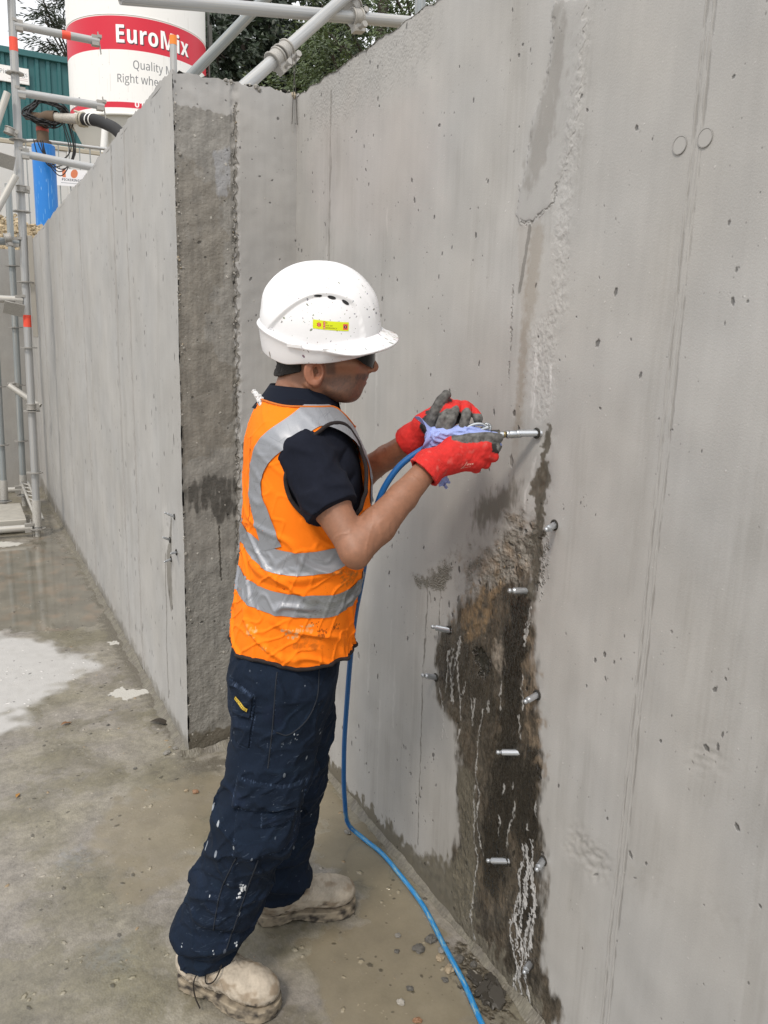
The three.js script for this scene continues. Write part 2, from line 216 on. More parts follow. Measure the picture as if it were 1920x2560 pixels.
// ---------- right-hand wall: leaking joint, stains and honeycombing; [metres along the wall from the corner, metres up] ----------
const WALL_TOP = 2.457, RX = 1.13, LX = 0.69, RZ = -2.83, FARZ = -9.1;
const ridged = (x, y, o = 3) => 1 - Math.abs(fbm(x, y, o)) * 2;
const SW = new Surf(2048, 2048, 2.46, 2.46);
{
  const S = SW; concreteBase(S, [0.385, 0.376, 0.36], { seed: 3, streak: 0.035 });
  S.layer(S.poly([RW.pink], 40), { mul: [1.05, 1.015, 1.01], edge: 0.45, warp: 0.05, ws: 4 });
  S.layer(S.poly([RW.roughtop], 30), { mul: [0.88, 0.88, 0.88], edge: 0.45, noise: 0.4, nx: 22, dh: (X, Y) => 0.0012 * fbm(X * 70, Y * 70, 3) });
  // darker vertical water marks
  { const R = rngOf(91), l = []; for (let i = 0; i < 70; i++) { const x = R() * 2.4, y = 0.3 + R() * 2.1, n = 0.1 + R() * 0.5; l.push([x, y, x + (R() - 0.5) * 0.01, y - n]); } S.layer(S.lines(l, 0.02, 14), { mul: [0.9, 0.895, 0.885], edge: 0.48, noise: 0.5, nx: 60, ny: 3, warp: 0.01 }); }
  { const R = rngOf(17), l = []; for (let i = 0; i < 26; i++) { const x = R() * 1.2, y = 0.4 + R() * 1.9, n = 0.05 + R() * 0.35; l.push([x, y, x + (R() - 0.5) * 0.01, y - n]); } S.layer(S.lines(l, 0.006, 3), { mul: [1.16, 1.16, 1.16], edge: 0.48, noise: 0.5, nx: 60, ny: 3, warp: 0.006 }); }
  S.layer(S.lines([[0.294, 2.4, 0.292, 0.2]], 0.012, 4), { mul: [0.72, 0.71, 0.69], edge: 0.4, noise: 0.7, nx: 30, ny: 8, warp: 0.004, dh: -0.002 });
  S.layer(S.lines([[1.8075, 2.46, 1.8065, 1.2, 1.8075, 0], [1.8245, 2.46, 1.8235, 1.2, 1.8245, 0]], 0.003, 1), { mul: [0.76, 0.75, 0.735], edge: 0.45, noise: 1.0, nx: 30, ny: 9, warp: 0.001, dh: -0.001 });
  S.layer(S.poly([RW.rough, RW.rough2], 8), { mul: [1.02, 1.02, 1.02], edge: 0.35, noise: 0.3, dh: (X, Y) => 0.0014 * fbm(X * 60, Y * 40, 3) });
  S.layer(S.poly([RW.strip], 3), { mul: [0.93, 0.91, 0.89], warp: 0.004 });
  S.layer(S.poly([RW.darkstrip, RW.darkstrip2], 6), { mul: [0.8, 0.76, 0.71], warp: 0.006, edge: 0.3 });
  S.layer(S.poly([RW.plast], 1), { col: (X, Y) => { const v = 0.365 * (1 + 0.05 * fbm(X * 20, Y * 9)); return [v, v * 0.98, v * 0.945]; }, warp: 0.012, ws: 30, edge: 0.3, noise: 0.3, dh: 0.0015 });
  S.layer(S.poly([RW.plastdark], 7), { mul: [0.78, 0.765, 0.745], warp: 0.012, ws: 24, edge: 0.32, noise: 0.55, nx: 26, ny: 10 });
  S.layer(S.poly([RW.wetline], 1), { mul: [0.55, 0.54, 0.52], warp: 0.003, edge: 0.15, rough: 0.3 });
  S.layer(S.lines(RS.crack, 0.003, 1), { mul: [0.72, 0.71, 0.69], dh: -0.0025, warp: 0.004, ws: 60, edge: 0.4, noise: 0.7 });
  S.layer(S.poly([RW.diag], 10), { mul: [0.42, 0.405, 0.37], edge: 0.32, noise: 0.4, nx: 36, ny: 14, rough: 0.5 });
  S.layer(S.poly([RW.link], 10), { mul: [0.6, 0.585, 0.55], edge: 0.4, noise: 0.4, rough: 0.6 });
  S.layer(S.poly([RW.patch], 7), { mul: [0.46, 0.44, 0.39], edge: 0.3, noise: 0.4, nx: 30, rough: 0.45, dh: (X, Y) => 0.002 * n2(X * 140, Y * 140) });
  S.layer(S.lines(RS.drip, 0.005, 2), { mul: [0.42, 0.41, 0.39], edge: 0.3, noise: 0.35, nx: 30, warp: 0.004, rough: 0.35 });
  // wet, rusty run below the leak
  const streak = (X, Y) => 0.55 * fbm(X * 34 + 0.8 * n2(X * 6, Y * 6), Y * 3.2, 2) + 0.6 * fbm(X * 11, Y * 7, 4);
  S.layer(S.poly([RW.brown], 10), { col: (X, Y) => { const t = clamp(0.36 + 0.62 * streak(X, Y) + 0.25 * fbm(X * 60, Y * 40, 3)), u = clamp(0.5 + 0.8 * fbm(X * 9 + 3, Y * 7, 3)); return [lerp(0.034, 0.135, t) * (1 + 0.1 * u), lerp(0.03, 0.118, t), lerp(0.024, 0.094, t) * (1 - 0.1 * u)]; }, warp: 0.014, ws: 14, edge: 0.3, noise: 0.45, nx: 20, ny: 5, rough: 0.32, dh: (X, Y) => 0.0025 * fbm(X * 60, Y * 30, 3) });
  S.layer(S.poly([RW.honey], 12), { col: (X, Y) => { const t = clamp(0.55 + 0.6 * fbm(X * 16, Y * 16, 4)), p = clamp(fbm(X * 12 + 50, Y * 12, 3) * 1.4); return [lerp(0.1, 0.29, t) * (1 + 0.16 * p), lerp(0.09, 0.27, t), lerp(0.072, 0.238, t) * (1 - 0.14 * p)]; }, edge: 0.45, noise: 0.5, nx: 16, warp: 0.03, rough: 0.65, dh: (X, Y) => 0.003 * fbm(X * 60, Y * 60, 3) });
  S.layer(S.poly([RW.olive], 5), { col: (X, Y) => { const v = 1 + 0.25 * streak(X, Y); return [0.125 * v, 0.112 * v, 0.086 * v]; }, warp: 0.01, edge: 0.25 });
  S.layer(S.poly([RW.grayroll], 6), { col: (X, Y) => { const v = 1 + 0.35 * fbm(X * 60, Y * 60); return [0.23 * v, 0.2 * v, 0.165 * v]; }, edge: 0.3, noise: 0.4 });
  S.layer(S.poly([RW.dark2], 8), { col: (X, Y) => { const v = 1 + 0.7 * streak(X, Y); return [0.05 * v, 0.042 * v, 0.032 * v]; }, edge: 0.3, noise: 0.55, nx: 40, ny: 14, rough: 0.25 });
  S.layer(S.poly([RW.dark, RW.dark3, RW.dark4], 8), { col: (X, Y) => { const v = 1 + 0.5 * streak(X, Y); return [0.024 * v, 0.02 * v, 0.015 * v]; }, edge: 0.32, noise: 0.45, nx: 36, ny: 10, warp: 0.015, rough: 0.22 });
  S.layer(S.poly([RW.tan1], 12), { col: (X, Y) => { const v = 1 + 0.4 * fbm(X * 40, Y * 30); return [0.25 * v, 0.17 * v, 0.092 * v]; }, alpha: 0.6, edge: 0.4, noise: 1.1, nx: 18, ny: 15, warp: 0.02, rough: 0.45 });
  S.layer(S.poly([RW.tan2], 8), { col: (X, Y) => { const v = 1 + 0.4 * fbm(X * 60, Y * 40); return [0.22 * v, 0.165 * v, 0.112 * v]; }, alpha: 0.6, edge: 0.4, noise: 1.1, nx: 26, ny: 18, warp: 0.015, rough: 0.5 });
  S.layer(S.poly([RW.pitdark], 4), { col: [0.03, 0.027, 0.02], edge: 0.35, noise: 0.6, nx: 60, dh: -0.012, rough: 0.3 });
  S.layer(S.poly([RW.smear], 3), { col: (X, Y) => { const v = 1 + 0.35 * fbm(X * 50, Y * 20); return [0.125 * v, 0.115 * v, 0.095 * v]; }, warp: 0.008, ws: 40, edge: 0.2, noise: 0.3, rough: 0.28 });
  S.layer(S.lines([[1.47, 1.345, 1.478, 1.28, 1.481, 1.2, 1.474, 1.12, 1.468, 1.04]], 0.026, 6), { col: (X, Y) => { const v = 1 + 0.35 * fbm(X * 50, Y * 20); return [0.1 * v, 0.09 * v, 0.072 * v]; }, warp: 0.012, ws: 30, edge: 0.3, noise: 0.5, rough: 0.28 });
  S.layer(S.poly([RW.seam], 6), { mul: [0.75, 0.74, 0.72], noise: 0.6, edge: 0.3, dh: (X, Y) => 0.008 * ridged(X * 60, Y * 60) });
  S.layer(S.poly([RW.base, RW.base2], 9), { col: (X, Y) => { const v = 1 + 0.35 * fbm(X * 30, Y * 22); return [0.145 * v, 0.13 * v, 0.098 * v]; }, edge: 0.32, noise: 0.55, nx: 22, ny: 14, warp: 0.02, rough: 0.38 });
  { const l = []; const R = rngOf(7); for (let x = 0; x < 1.62; x += 0.012) l.push([x, -0.02, x + (R() - 0.5) * 0.02, 0.02 + R() * R() * 0.07]); S.layer(S.lines(l, 0.02, 6), { col: [0.15, 0.137, 0.108], edge: 0.3, noise: 0.5, warp: 0.01, rough: 0.4 }); }
  { const l = []; const R = rngOf(8); for (let x = 1.6; x < 2.46; x += 0.012) l.push([x, -0.02, x + (R() - 0.5) * 0.02, 0.01 + R() * R() * 0.04]); S.layer(S.lines(l, 0.02, 6), { col: [0.2, 0.18, 0.15], edge: 0.3, noise: 0.5, warp: 0.01, rough: 0.5 }); }
  // white lime runs
  S.layer(S.lines(RS.wl, 0.0042, 1), { col: (X, Y) => { const v = 0.46 + 0.1 * n2(X * 300, Y * 60); return [v, v * 0.985, v * 0.95]; }, alpha: 0.75, edge: 0.4, noise: 0.85, nx: 60, ny: 16, warp: 0.006, ws: 50, dh: 0.0012, rough: 0.7 });
  S.layer(S.lines(RS.run, 0.0065, 1), { col: (X, Y) => { const v = 0.5 + 0.14 * n2(X * 300, Y * 60); return [v, v * 0.99, v * 0.97]; }, alpha: 0.9, edge: 0.4, noise: 0.7, nx: 90, ny: 24, warp: 0.007, ws: 55, dh: 0.002, rough: 0.7 });
  S.layer(S.lines(RS.whiteline, 0.004, 2), { mul: [1.35, 1.35, 1.37], edge: 0.45, noise: 0.7, nx: 40, ny: 8, warp: 0.005 });
  // honeycombed patches with crumbs of mortar lost
  S._c = S.poly([RW.gouge, RW.cluster, RW.cluster2, RW.cluster3, RW.notch], 9);
  S.layer(S._c, { mul: [0.93, 0.925, 0.915], edge: 0.45, noise: 0.6, nx: 30, warp: 0.02 });
  S.spots(2600, 47, 0.0012, 0.006, { mul: 0.5, dh: -0.6, el: 2.2, tilt: 2.6, pow: 3, where: (X, Y) => S.at(S._c, X, Y) * 0.75 });
  S.spots(1400, 48, 0.001, 0.004, { mul: 1.12, dh: 0.5, el: 2, tilt: 2.6, where: (X, Y) => S.at(S._c, X, Y) * 0.7 });
  // air holes left by the formwork, inner shade and grime painted darker
  const calm = (X, Y) => clamp(0.12 + 1.1 * fbm(X * 3.2, Y * 2.6 + 8, 3) + (X < 1.3 ? 0.2 : 0));
  S.spots(5200, 41, 0.0007, 0.0045, { mul: 0.42, dh: -0.8, el: 1.2, tilt: 1, pow: 5, where: calm });
  S.spots(80, 42, 0.002, 0.006, { mul: 0.68, dh: -0.6, el: 1.6, tilt: 1.4, pow: 3, where: calm });
  S.spots(1500, 43, 0.0006, 0.0016, { mul: 1.25, dh: 0.4, where: () => 0.8 });
  S.spots(1500, 44, 0.0012, 0.0045, { col: [0.33, 0.25, 0.15], alpha: 0.65, dh: 0.8, where: (X, Y) => S.at(S._h ??= S.poly([RW.honey], 10), X, Y) });
  S.spots(6000, 45, 0.001, 0.0048, { mul: 0.32, dh: -0.9, el: 1.5, pow: 3, where: (X, Y) => S.at(S._h, X, Y) * 0.9 });
  S.spots(1500, 46, 0.0008, 0.003, { mul: 2.4, dh: 0.5, where: (X, Y) => S.at(S._b ??= S.poly([RW.brown], 6), X, Y) * 0.7 });
}
const matRight = SW.material();
const mHoney = SW.poly([RW.honey], 12), mPlast = SW.poly([RW.plast], 3), mSeam = SW.poly([RW.seam, RW.smear], 8), mRough = SW.poly([RW.rough, RW.rough2], 10), mBrown = SW.poly([RW.brown], 10), mGap = SW.poly([RW.gouge, RW.cluster, RW.pitdark], 6);
function reliefRight(X, Y) { // metres out of the wall
  return 0.0022 * SW.at(mPlast, X, Y) + SW.at(mHoney, X, Y) * (-0.006 + 0.006 * fbm(X * 30, Y * 30, 3)) + SW.at(mSeam, X, Y) * (-0.010 + 0.005 * fbm(X * 28, Y * 20, 2)) + SW.at(mRough, X, Y) * 0.002 * fbm(X * 40, Y * 26, 2) + SW.at(mBrown, X, Y) * 0.004 * fbm(X * 18, Y * 9, 3) - 0.006 * SW.at(mGap, X, Y) * clamp(fbm(X * 50, Y * 50, 2) + 0.4) + 0.002 * fbm(X * 3, Y * 3, 2);
}
const ragged = (t) => 0.006 * n2(t * 9, 4) + 0.004 * n2(t * 41, 8) + 0.0025 * n2(t * 130, 2);
const matPlain = (() => { const S = new Surf(512, 512, 2, 2); concreteBase(S, [0.36, 0.352, 0.338], { seed: 21 }); S.spots(500, 9, 0.001, 0.006, { mul: 0.5, dh: -0.6 }); return S.material(); })();  // air holes darkened to paint in their shade and grime
{
  const w = thing('concrete_wall', 'tall grey concrete wall with a dark rusty leak stain and steel packers', 'wall', [RX, 0, RZ]);
  part('face', grid(430, 430, (u, v) => { const X = u * 2.46, Y = v * WALL_TOP, top = v > 0.999 ? ragged(X) : 0; return [-reliefRight(X, Y), Y + top, X]; }, (u, v) => [u, v * WALL_TOP / 2.46]), matRight, w);
  part('face_extension', grid(20, 20, (u, v) => [0, v * WALL_TOP, 2.46 + u * 2.4], (u, v) => [1 + u * 0.9756, v * WALL_TOP / 2.46]), matRight, w);
  part('core', box(0.28, WALL_TOP - 0.03, 4.83, 0.165, (WALL_TOP - 0.03) / 2, 2.43), matPlain, w);
  part('top', grid(240, 8, (u, v) => { const X = 4.84 * u; return [-0.002 + v * 0.3, WALL_TOP + ragged(X) * (v < 0.1 ? 1 : 0) + (v > 0.1 ? 0.006 * fbm(X * 20, v * 9, 2) - 0.004 : 0), X]; }, (u, v) => [u * 2.4, v * 0.2]), matPlain, w);
  // ridge left by two formwork panels: three fine fins side by side
  const rm = std([0.34, 0.332, 0.318], 0.9);
  for (const [x, o, a] of [[1.803, 0, 0.0026], [1.811, 1, 0.0022], [1.82, 2, 0.0024]]) part('joint_fin', grid(6, 420, (u, v) => { const Y = 0.005 + v * 2.445, wob = 0.0012 * n2(Y * 3, o), br = clamp(0.55 + 0.9 * fbm(Y * 14, o * 9.7, 3)); const s = Math.sin(u * Math.PI); return [-reliefRight(x, Y) + 0.0015 - (0.0012 + a * br) * s, Y, x + wob + (u - 0.5) * 0.0055]; }), rm, w);
  for (const [x, y, tilt] of [[1.778, 1.955, 0.1], [1.832, 1.956, -0.25]]) { // round plug marks beside the ridge
    const g = new THREE.CylinderGeometry(0.0138, 0.0146, 0.0022, 36).rotateZ(Math.PI / 2).rotateX(tilt).translate(-0.0006 - reliefRight(x, y), y, x);
    const d = part('plug_mark', g, std([0.385, 0.376, 0.36], 0.85), w);
    part('rim', new THREE.TorusGeometry(0.0148, 0.0007, 8, 40).rotateY(Math.PI / 2).translate(-0.0016 - reliefRight(x, y), y, x), std([0.3, 0.292, 0.28], 0.9), d);
  }
}
// mortar fillet at a wall foot
function fillet(n, L, wd, ht, seed, toPoint) { return grid(n, 8, (u, v) => { const t = u * L, k = 0.8 + 0.35 * n2(t * 4, seed) + 0.15 * n2(t * 15, seed + 3); const out = wd * k * (1 - v) * (1 + 0.15 * n2(t * 18, v * 3 + seed)), up = ht * k * Math.pow(v, 1.2) + 0.001 * n2(t * 20, v * 4); return toPoint(t, Math.max(0, out), Math.max(0, up) * (v < 0.05 ? 0 : 1)); }, (u, v) => [u * L, v * 0.1]); }
const matFillet = (() => { const S = new Surf(512, 256, 4, 0.2); const R = rngOf(77); S.each((k, X, Y) => { const v = 1 + 0.35 * fbm(X * 16, Y * 40, 4) + 0.15 * (R() - 0.5), g = 0.03 * fbm(X * 3, Y * 10); S.c[k * 3] = (0.16 + g) * v; S.c[k * 3 + 1] = (0.147 + g) * v; S.c[k * 3 + 2] = (0.118 + g * 0.6) * v; S.b[k] = 0.0012 * fbm(X * 40, Y * 40, 3); S.r[k] = 0.5; }); return S.material(true, 1); })();

// ---------- left-hand wall with its dark end ----------
const SL = new Surf(2048, 1024, 6.27, 2.48);
{
  const S = SL; concreteBase(S, [0.4, 0.393, 0.378], { seed: 13, ox: 30, streak: 0.03 });
  { const R = rngOf(31), l = []; for (let i = 0; i < 40; i++) { const x = R() * 6.2, y = 0.2 + R() * 2.2, n = 0.1 + R() * 0.9; l.push([x, y, x, y - n]); } S.layer(S.lines(l, 0.03, 8), { mul: [0.9, 0.895, 0.885], edge: 0.48, noise: 0.5, nx: 30, ny: 2, warp: 0.01 }); }
  S.layer(S.lines([1.5, 2.97, 3.93, 5.07, 5.4, 0.55].map((x) => [x, 2.5, x, 0]), 0.02, 3), { mul: [0.86, 0.855, 0.845], edge: 0.45, noise: 0.7, nx: 8, ny: 3, warp: 0.006 });
  S.layer(S.poly([[0, 0, 6.3, 0, 6.3, 0.05, 4, 0.06, 2, 0.08, 0, 0.12]], 6), { mul: [0.62, 0.6, 0.56], edge: 0.4, noise: 0.6, nx: 9, ny: 12, rough: 0.5 });
  S.layer(S.poly([[6.074, 0.929, 6.025, 0.809, 5.98, 0.748, 5.984, 0.622, 6.022, 0.506, 6.056, 0.536, 6.067, 0.696, 6.067, 0.819, 6.096, 0.91]], 2, 1), { mul: [0.55, 0.54, 0.52], edge: 0.25, warp: 0.006, rough: 0.35 });
  S.layer(S.lines([[5.962, 0.743, 5.951, 0.599, 5.941, 0.399, 5.938, 0.099]], 0.012, 1), { mul: [0.5, 0.49, 0.47], edge: 0.35, warp: 0.004, rough: 0.35 });
  S.layer(S.poly([[5.9, 0.95, 6.1, 0.95, 6.12, 0.6, 5.95, 0.6]], 10), { mul: [1.12, 1.12, 1.12], edge: 0.4, noise: 0.8, nx: 20, ny: 8 });
  S.spots(1600, 51, 0.0015, 0.007, { mul: 0.45, dh: -0.7, el: 2, tilt: 0.3, where: (X, Y) => clamp(0.2 + X / 8 + 0.5 * fbm(X * 2, Y * 2, 2)) });  // air holes: shade and grime inside put into the colour
}
const matLeft = SL.material();
const SE = new Surf(512, 2048, 0.462, 2.48);
{
  const S = SE; concreteBase(S, [0.37, 0.362, 0.348], { seed: 15, ox: 60, streak: 0.06 });
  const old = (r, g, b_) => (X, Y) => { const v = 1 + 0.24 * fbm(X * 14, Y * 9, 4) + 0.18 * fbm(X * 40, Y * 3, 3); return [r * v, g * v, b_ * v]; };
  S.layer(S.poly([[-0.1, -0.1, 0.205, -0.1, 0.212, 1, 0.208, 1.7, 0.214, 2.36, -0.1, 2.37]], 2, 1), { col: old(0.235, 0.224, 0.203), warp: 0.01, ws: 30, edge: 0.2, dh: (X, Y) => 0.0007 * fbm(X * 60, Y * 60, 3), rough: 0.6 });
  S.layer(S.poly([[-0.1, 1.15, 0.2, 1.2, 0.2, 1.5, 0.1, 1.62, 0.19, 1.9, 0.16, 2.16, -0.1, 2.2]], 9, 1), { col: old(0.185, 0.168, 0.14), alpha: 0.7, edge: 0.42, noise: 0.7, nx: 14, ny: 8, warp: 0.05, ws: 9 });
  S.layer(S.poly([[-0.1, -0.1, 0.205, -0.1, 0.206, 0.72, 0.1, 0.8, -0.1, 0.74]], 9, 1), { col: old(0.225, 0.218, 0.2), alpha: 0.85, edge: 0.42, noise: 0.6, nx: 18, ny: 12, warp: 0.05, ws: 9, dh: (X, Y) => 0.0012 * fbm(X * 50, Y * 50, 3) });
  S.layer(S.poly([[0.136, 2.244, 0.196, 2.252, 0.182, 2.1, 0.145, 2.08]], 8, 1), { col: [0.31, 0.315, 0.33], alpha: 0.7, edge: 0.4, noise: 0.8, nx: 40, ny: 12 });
  S.layer(S.poly([[0.029, 1.092, 0.097, 1.105, 0.167, 1.09, 0.203, 1.047, 0.196, 0.958, 0.153, 0.902, 0.095, 0.966, 0.055, 1.004, 0.02, 0.977, 0.01, 1.03]], 14, 1), { col: (X, Y) => { const v = 1 + 0.5 * fbm(X * 40, Y * 40); return [0.052 * v, 0.048 * v, 0.042 * v]; }, edge: 0.45, noise: 0.8, nx: 34, ny: 7, warp: 0.03, ws: 10, alpha: 0.85, rough: 0.45 });
  S.layer(S.lines([[0.135, 0.915, 0.137, 0.831, 0.139, 0.74, 0.141, 0.7]], 0.006, 1, 1), { mul: [0.25, 0.24, 0.22], warp: 0.004, ws: 50, edge: 0.3, noise: 0.4, rough: 0.35 });
  S.layer(S.lines([[0.24, 1.22, 0.245, 1.1, 0.25, 0.95, 0.245, 0.82]], 0.025, 3, 1), { mul: [0.4, 0.39, 0.37], warp: 0.012, ws: 40, edge: 0.3, noise: 0.7, nx: 30, rough: 0.4 });
  S.layer(S.lines([[0.214, 2.4, 0.212, 0.1]], 0.008, 2, 1), { mul: [0.6, 0.58, 0.55], edge: 0.4, noise: 0.7, nx: 30, ny: 18, dh: -0.004 });
  S.layer(S.poly([[-0.1, -0.1, 0.5, -0.1, 0.5, 0.06, 0.2, 0.09, -0.1, 0.08]], 6, 1), { col: [0.12, 0.108, 0.084], edge: 0.4, noise: 0.6, nx: 20, rough: 0.4 });
  S.spots(700, 61, 0.001, 0.004, { col: [0.42, 0.4, 0.36], dh: 0.4, where: (X, Y) => (X < 0.21 && Y < 0.95 ? 0.8 : X < 0.21 ? 0.25 : 0.05) });
  S.spots(260, 62, 0.001, 0.005, { mul: 0.4, dh: -0.6 });  // pits carry painted shade and grime besides their depth
}
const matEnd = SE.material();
const reliefEnd = (X, Y) => (X < 0.212 ? -0.004 + 0.002 * fbm(X * 12, Y * 12, 2) : 0) * sstep(0, 0.012, X) + (X > 0.2 && X < 0.225 ? -0.006 : 0) * clamp(0.5 + fbm(Y * 20, 3, 2)) + 0.0015 * fbm(X * 9, Y * 9, 2);
{
  const w = thing('concrete_wall', 'pale concrete wall with a dark stained end and vertical panel lines', 'wall', [LX, 0, RZ]);
  const rag = (Y) => 0.006 * Math.max(0, n2(Y * 16, 5)) + 0.004 * Math.max(0, n2(Y * 50, 1));
  part('face', grid(420, 130, (u, v) => { const X = u * 6.27, Y = v * 2.475; return [0.003 * fbm(X * 2, Y * 2, 2), Y + (v > 0.995 ? 0.008 * n2(X * 3, 7) + 0.005 * n2(X * 11, 2) + 0.003 * n2(X * 30, 3) : 0), X - 6.27 - (u > 0.9995 ? rag(Y) : 0)]; }, (u, v) => [u, v * 2.475 / 2.48]), matLeft, w);
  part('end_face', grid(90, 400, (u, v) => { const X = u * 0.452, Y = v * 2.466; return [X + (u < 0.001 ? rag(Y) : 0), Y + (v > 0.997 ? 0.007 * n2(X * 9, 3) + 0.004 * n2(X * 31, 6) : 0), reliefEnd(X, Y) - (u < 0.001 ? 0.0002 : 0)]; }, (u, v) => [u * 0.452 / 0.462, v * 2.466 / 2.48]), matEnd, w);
  part('core', box(0.7, 2.44, 6.23, 0.375, 1.22, -3.145), matPlain, w);
  part('top', grid(60, 240, (u, v) => [u * 0.72, 2.467 + (u > 0.02 && u < 0.99 ? 0.012 * fbm(u * 12, v * 90, 3) : -0.01), -0.008 - v * 6.25], (u, v) => [u * 0.36, v * 3.1]), matPlain, w);
  const rm = std([0.34, 0.333, 0.32], 0.9);
  for (const z of [-4.77, -3.3, -2.34, -1.2, -0.87, -5.72]) part('joint_fin', grid(6, 240, (u, v) => { const Y = 0.01 + v * 2.455, s = Math.sin(u * Math.PI), br = clamp(0.6 + 0.8 * fbm(Y * 8, z * 9, 3)); return [0.004 - (0.004 + 0.006 * br) * s, Y, z + 0.004 * n2(Y * 2, z) + (u - 0.5) * 0.014]; }), rm, w);
  part('fillet', fillet(500, 6.2, 0.034, 0.026, 3, (t, o, h) => [-o, h, -t]), matFillet, w);
  part('fillet', fillet(90, 0.46, 0.04, 0.035, 8, (t, o, h) => [t - 0.03, h, o]), matFillet, w);
  // broken edges with bare stones
  const st = []; const R = rngOf(201);
  const stone = (x, y, z, r) => { const g = new THREE.IcosahedronGeometry(r, 0).scale(1, 0.7 + R() * 0.6, 0.8 + R() * 0.4).rotateX(R() * 6).rotateY(R() * 6).translate(x, y, z); g.deleteAttribute('uv'); const c = 0.2 + R() * 0.2, wm = R() < 0.1 ? 0.68 : 0.95; const a = new Float32Array(g.attributes.position.count * 3); for (let i = 0; i < a.length; i += 3) { a[i] = c * 1.03; a[i + 1] = c * (wm + (1 - wm) * 0.6); a[i + 2] = c * wm * 0.93; } g.setAttribute('color', new THREE.BufferAttribute(a, 3)); st.push(g); };
  for (let y = 0.05; y < 2.4; y += 0.0035) { const d = fbm(y * 5, 2, 3); if (d > (y > 1.55 ? -0.35 : 0.2) && R() < 0.5) stone(0.003 + R() * R() * 0.022, y + R() * 0.01, -0.008 + R() * 0.006, 0.0015 + R() * R() * 0.007); const e = fbm(y * 6, 9, 3); if (e > (y > 1.4 ? -0.15 : 0.3) && R() < 0.4) stone(0.2 + R() * 0.026, y, -0.008 + R() * 0.006, 0.0015 + R() * R() * 0.006); }
  for (let i = 0; i < 260; i++) stone(0.17 + R() * 0.28, 2.455 + R() * 0.016, -R() * R() * 0.2 - 0.003, 0.002 + R() * R() * R() * 0.014);
  const sp = part('broken_edge', st, std(null, 0.9, { vertexColors: true }), w); sp.userData.kind = 'stuff';
}
{ // fillet at the foot of the right-hand wall belongs to that wall
  const w = scene.getObjectByName('concrete_wall'); part('fillet', fillet(360, 3.2, 0.024, 0.022, 5, (t, o, h) => [-o, h, t + 0.02]), matFillet, w);
  // two bent tie wires at the inner corner
}
{
  const S = new Surf(512, 256, 4, 2.5); concreteBase(S, [0.3, 0.292, 0.275], { seed: 25, ox: 9 });  // base grey set darker to stand for shade and wet on this wall
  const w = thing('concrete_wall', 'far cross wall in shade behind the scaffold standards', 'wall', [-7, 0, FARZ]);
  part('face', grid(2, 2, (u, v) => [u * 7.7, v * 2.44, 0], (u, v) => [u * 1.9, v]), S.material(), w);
  part('core', box(7.7, 2.43, 0.3, 3.85, 1.215, -0.152), matPlain, w);
}
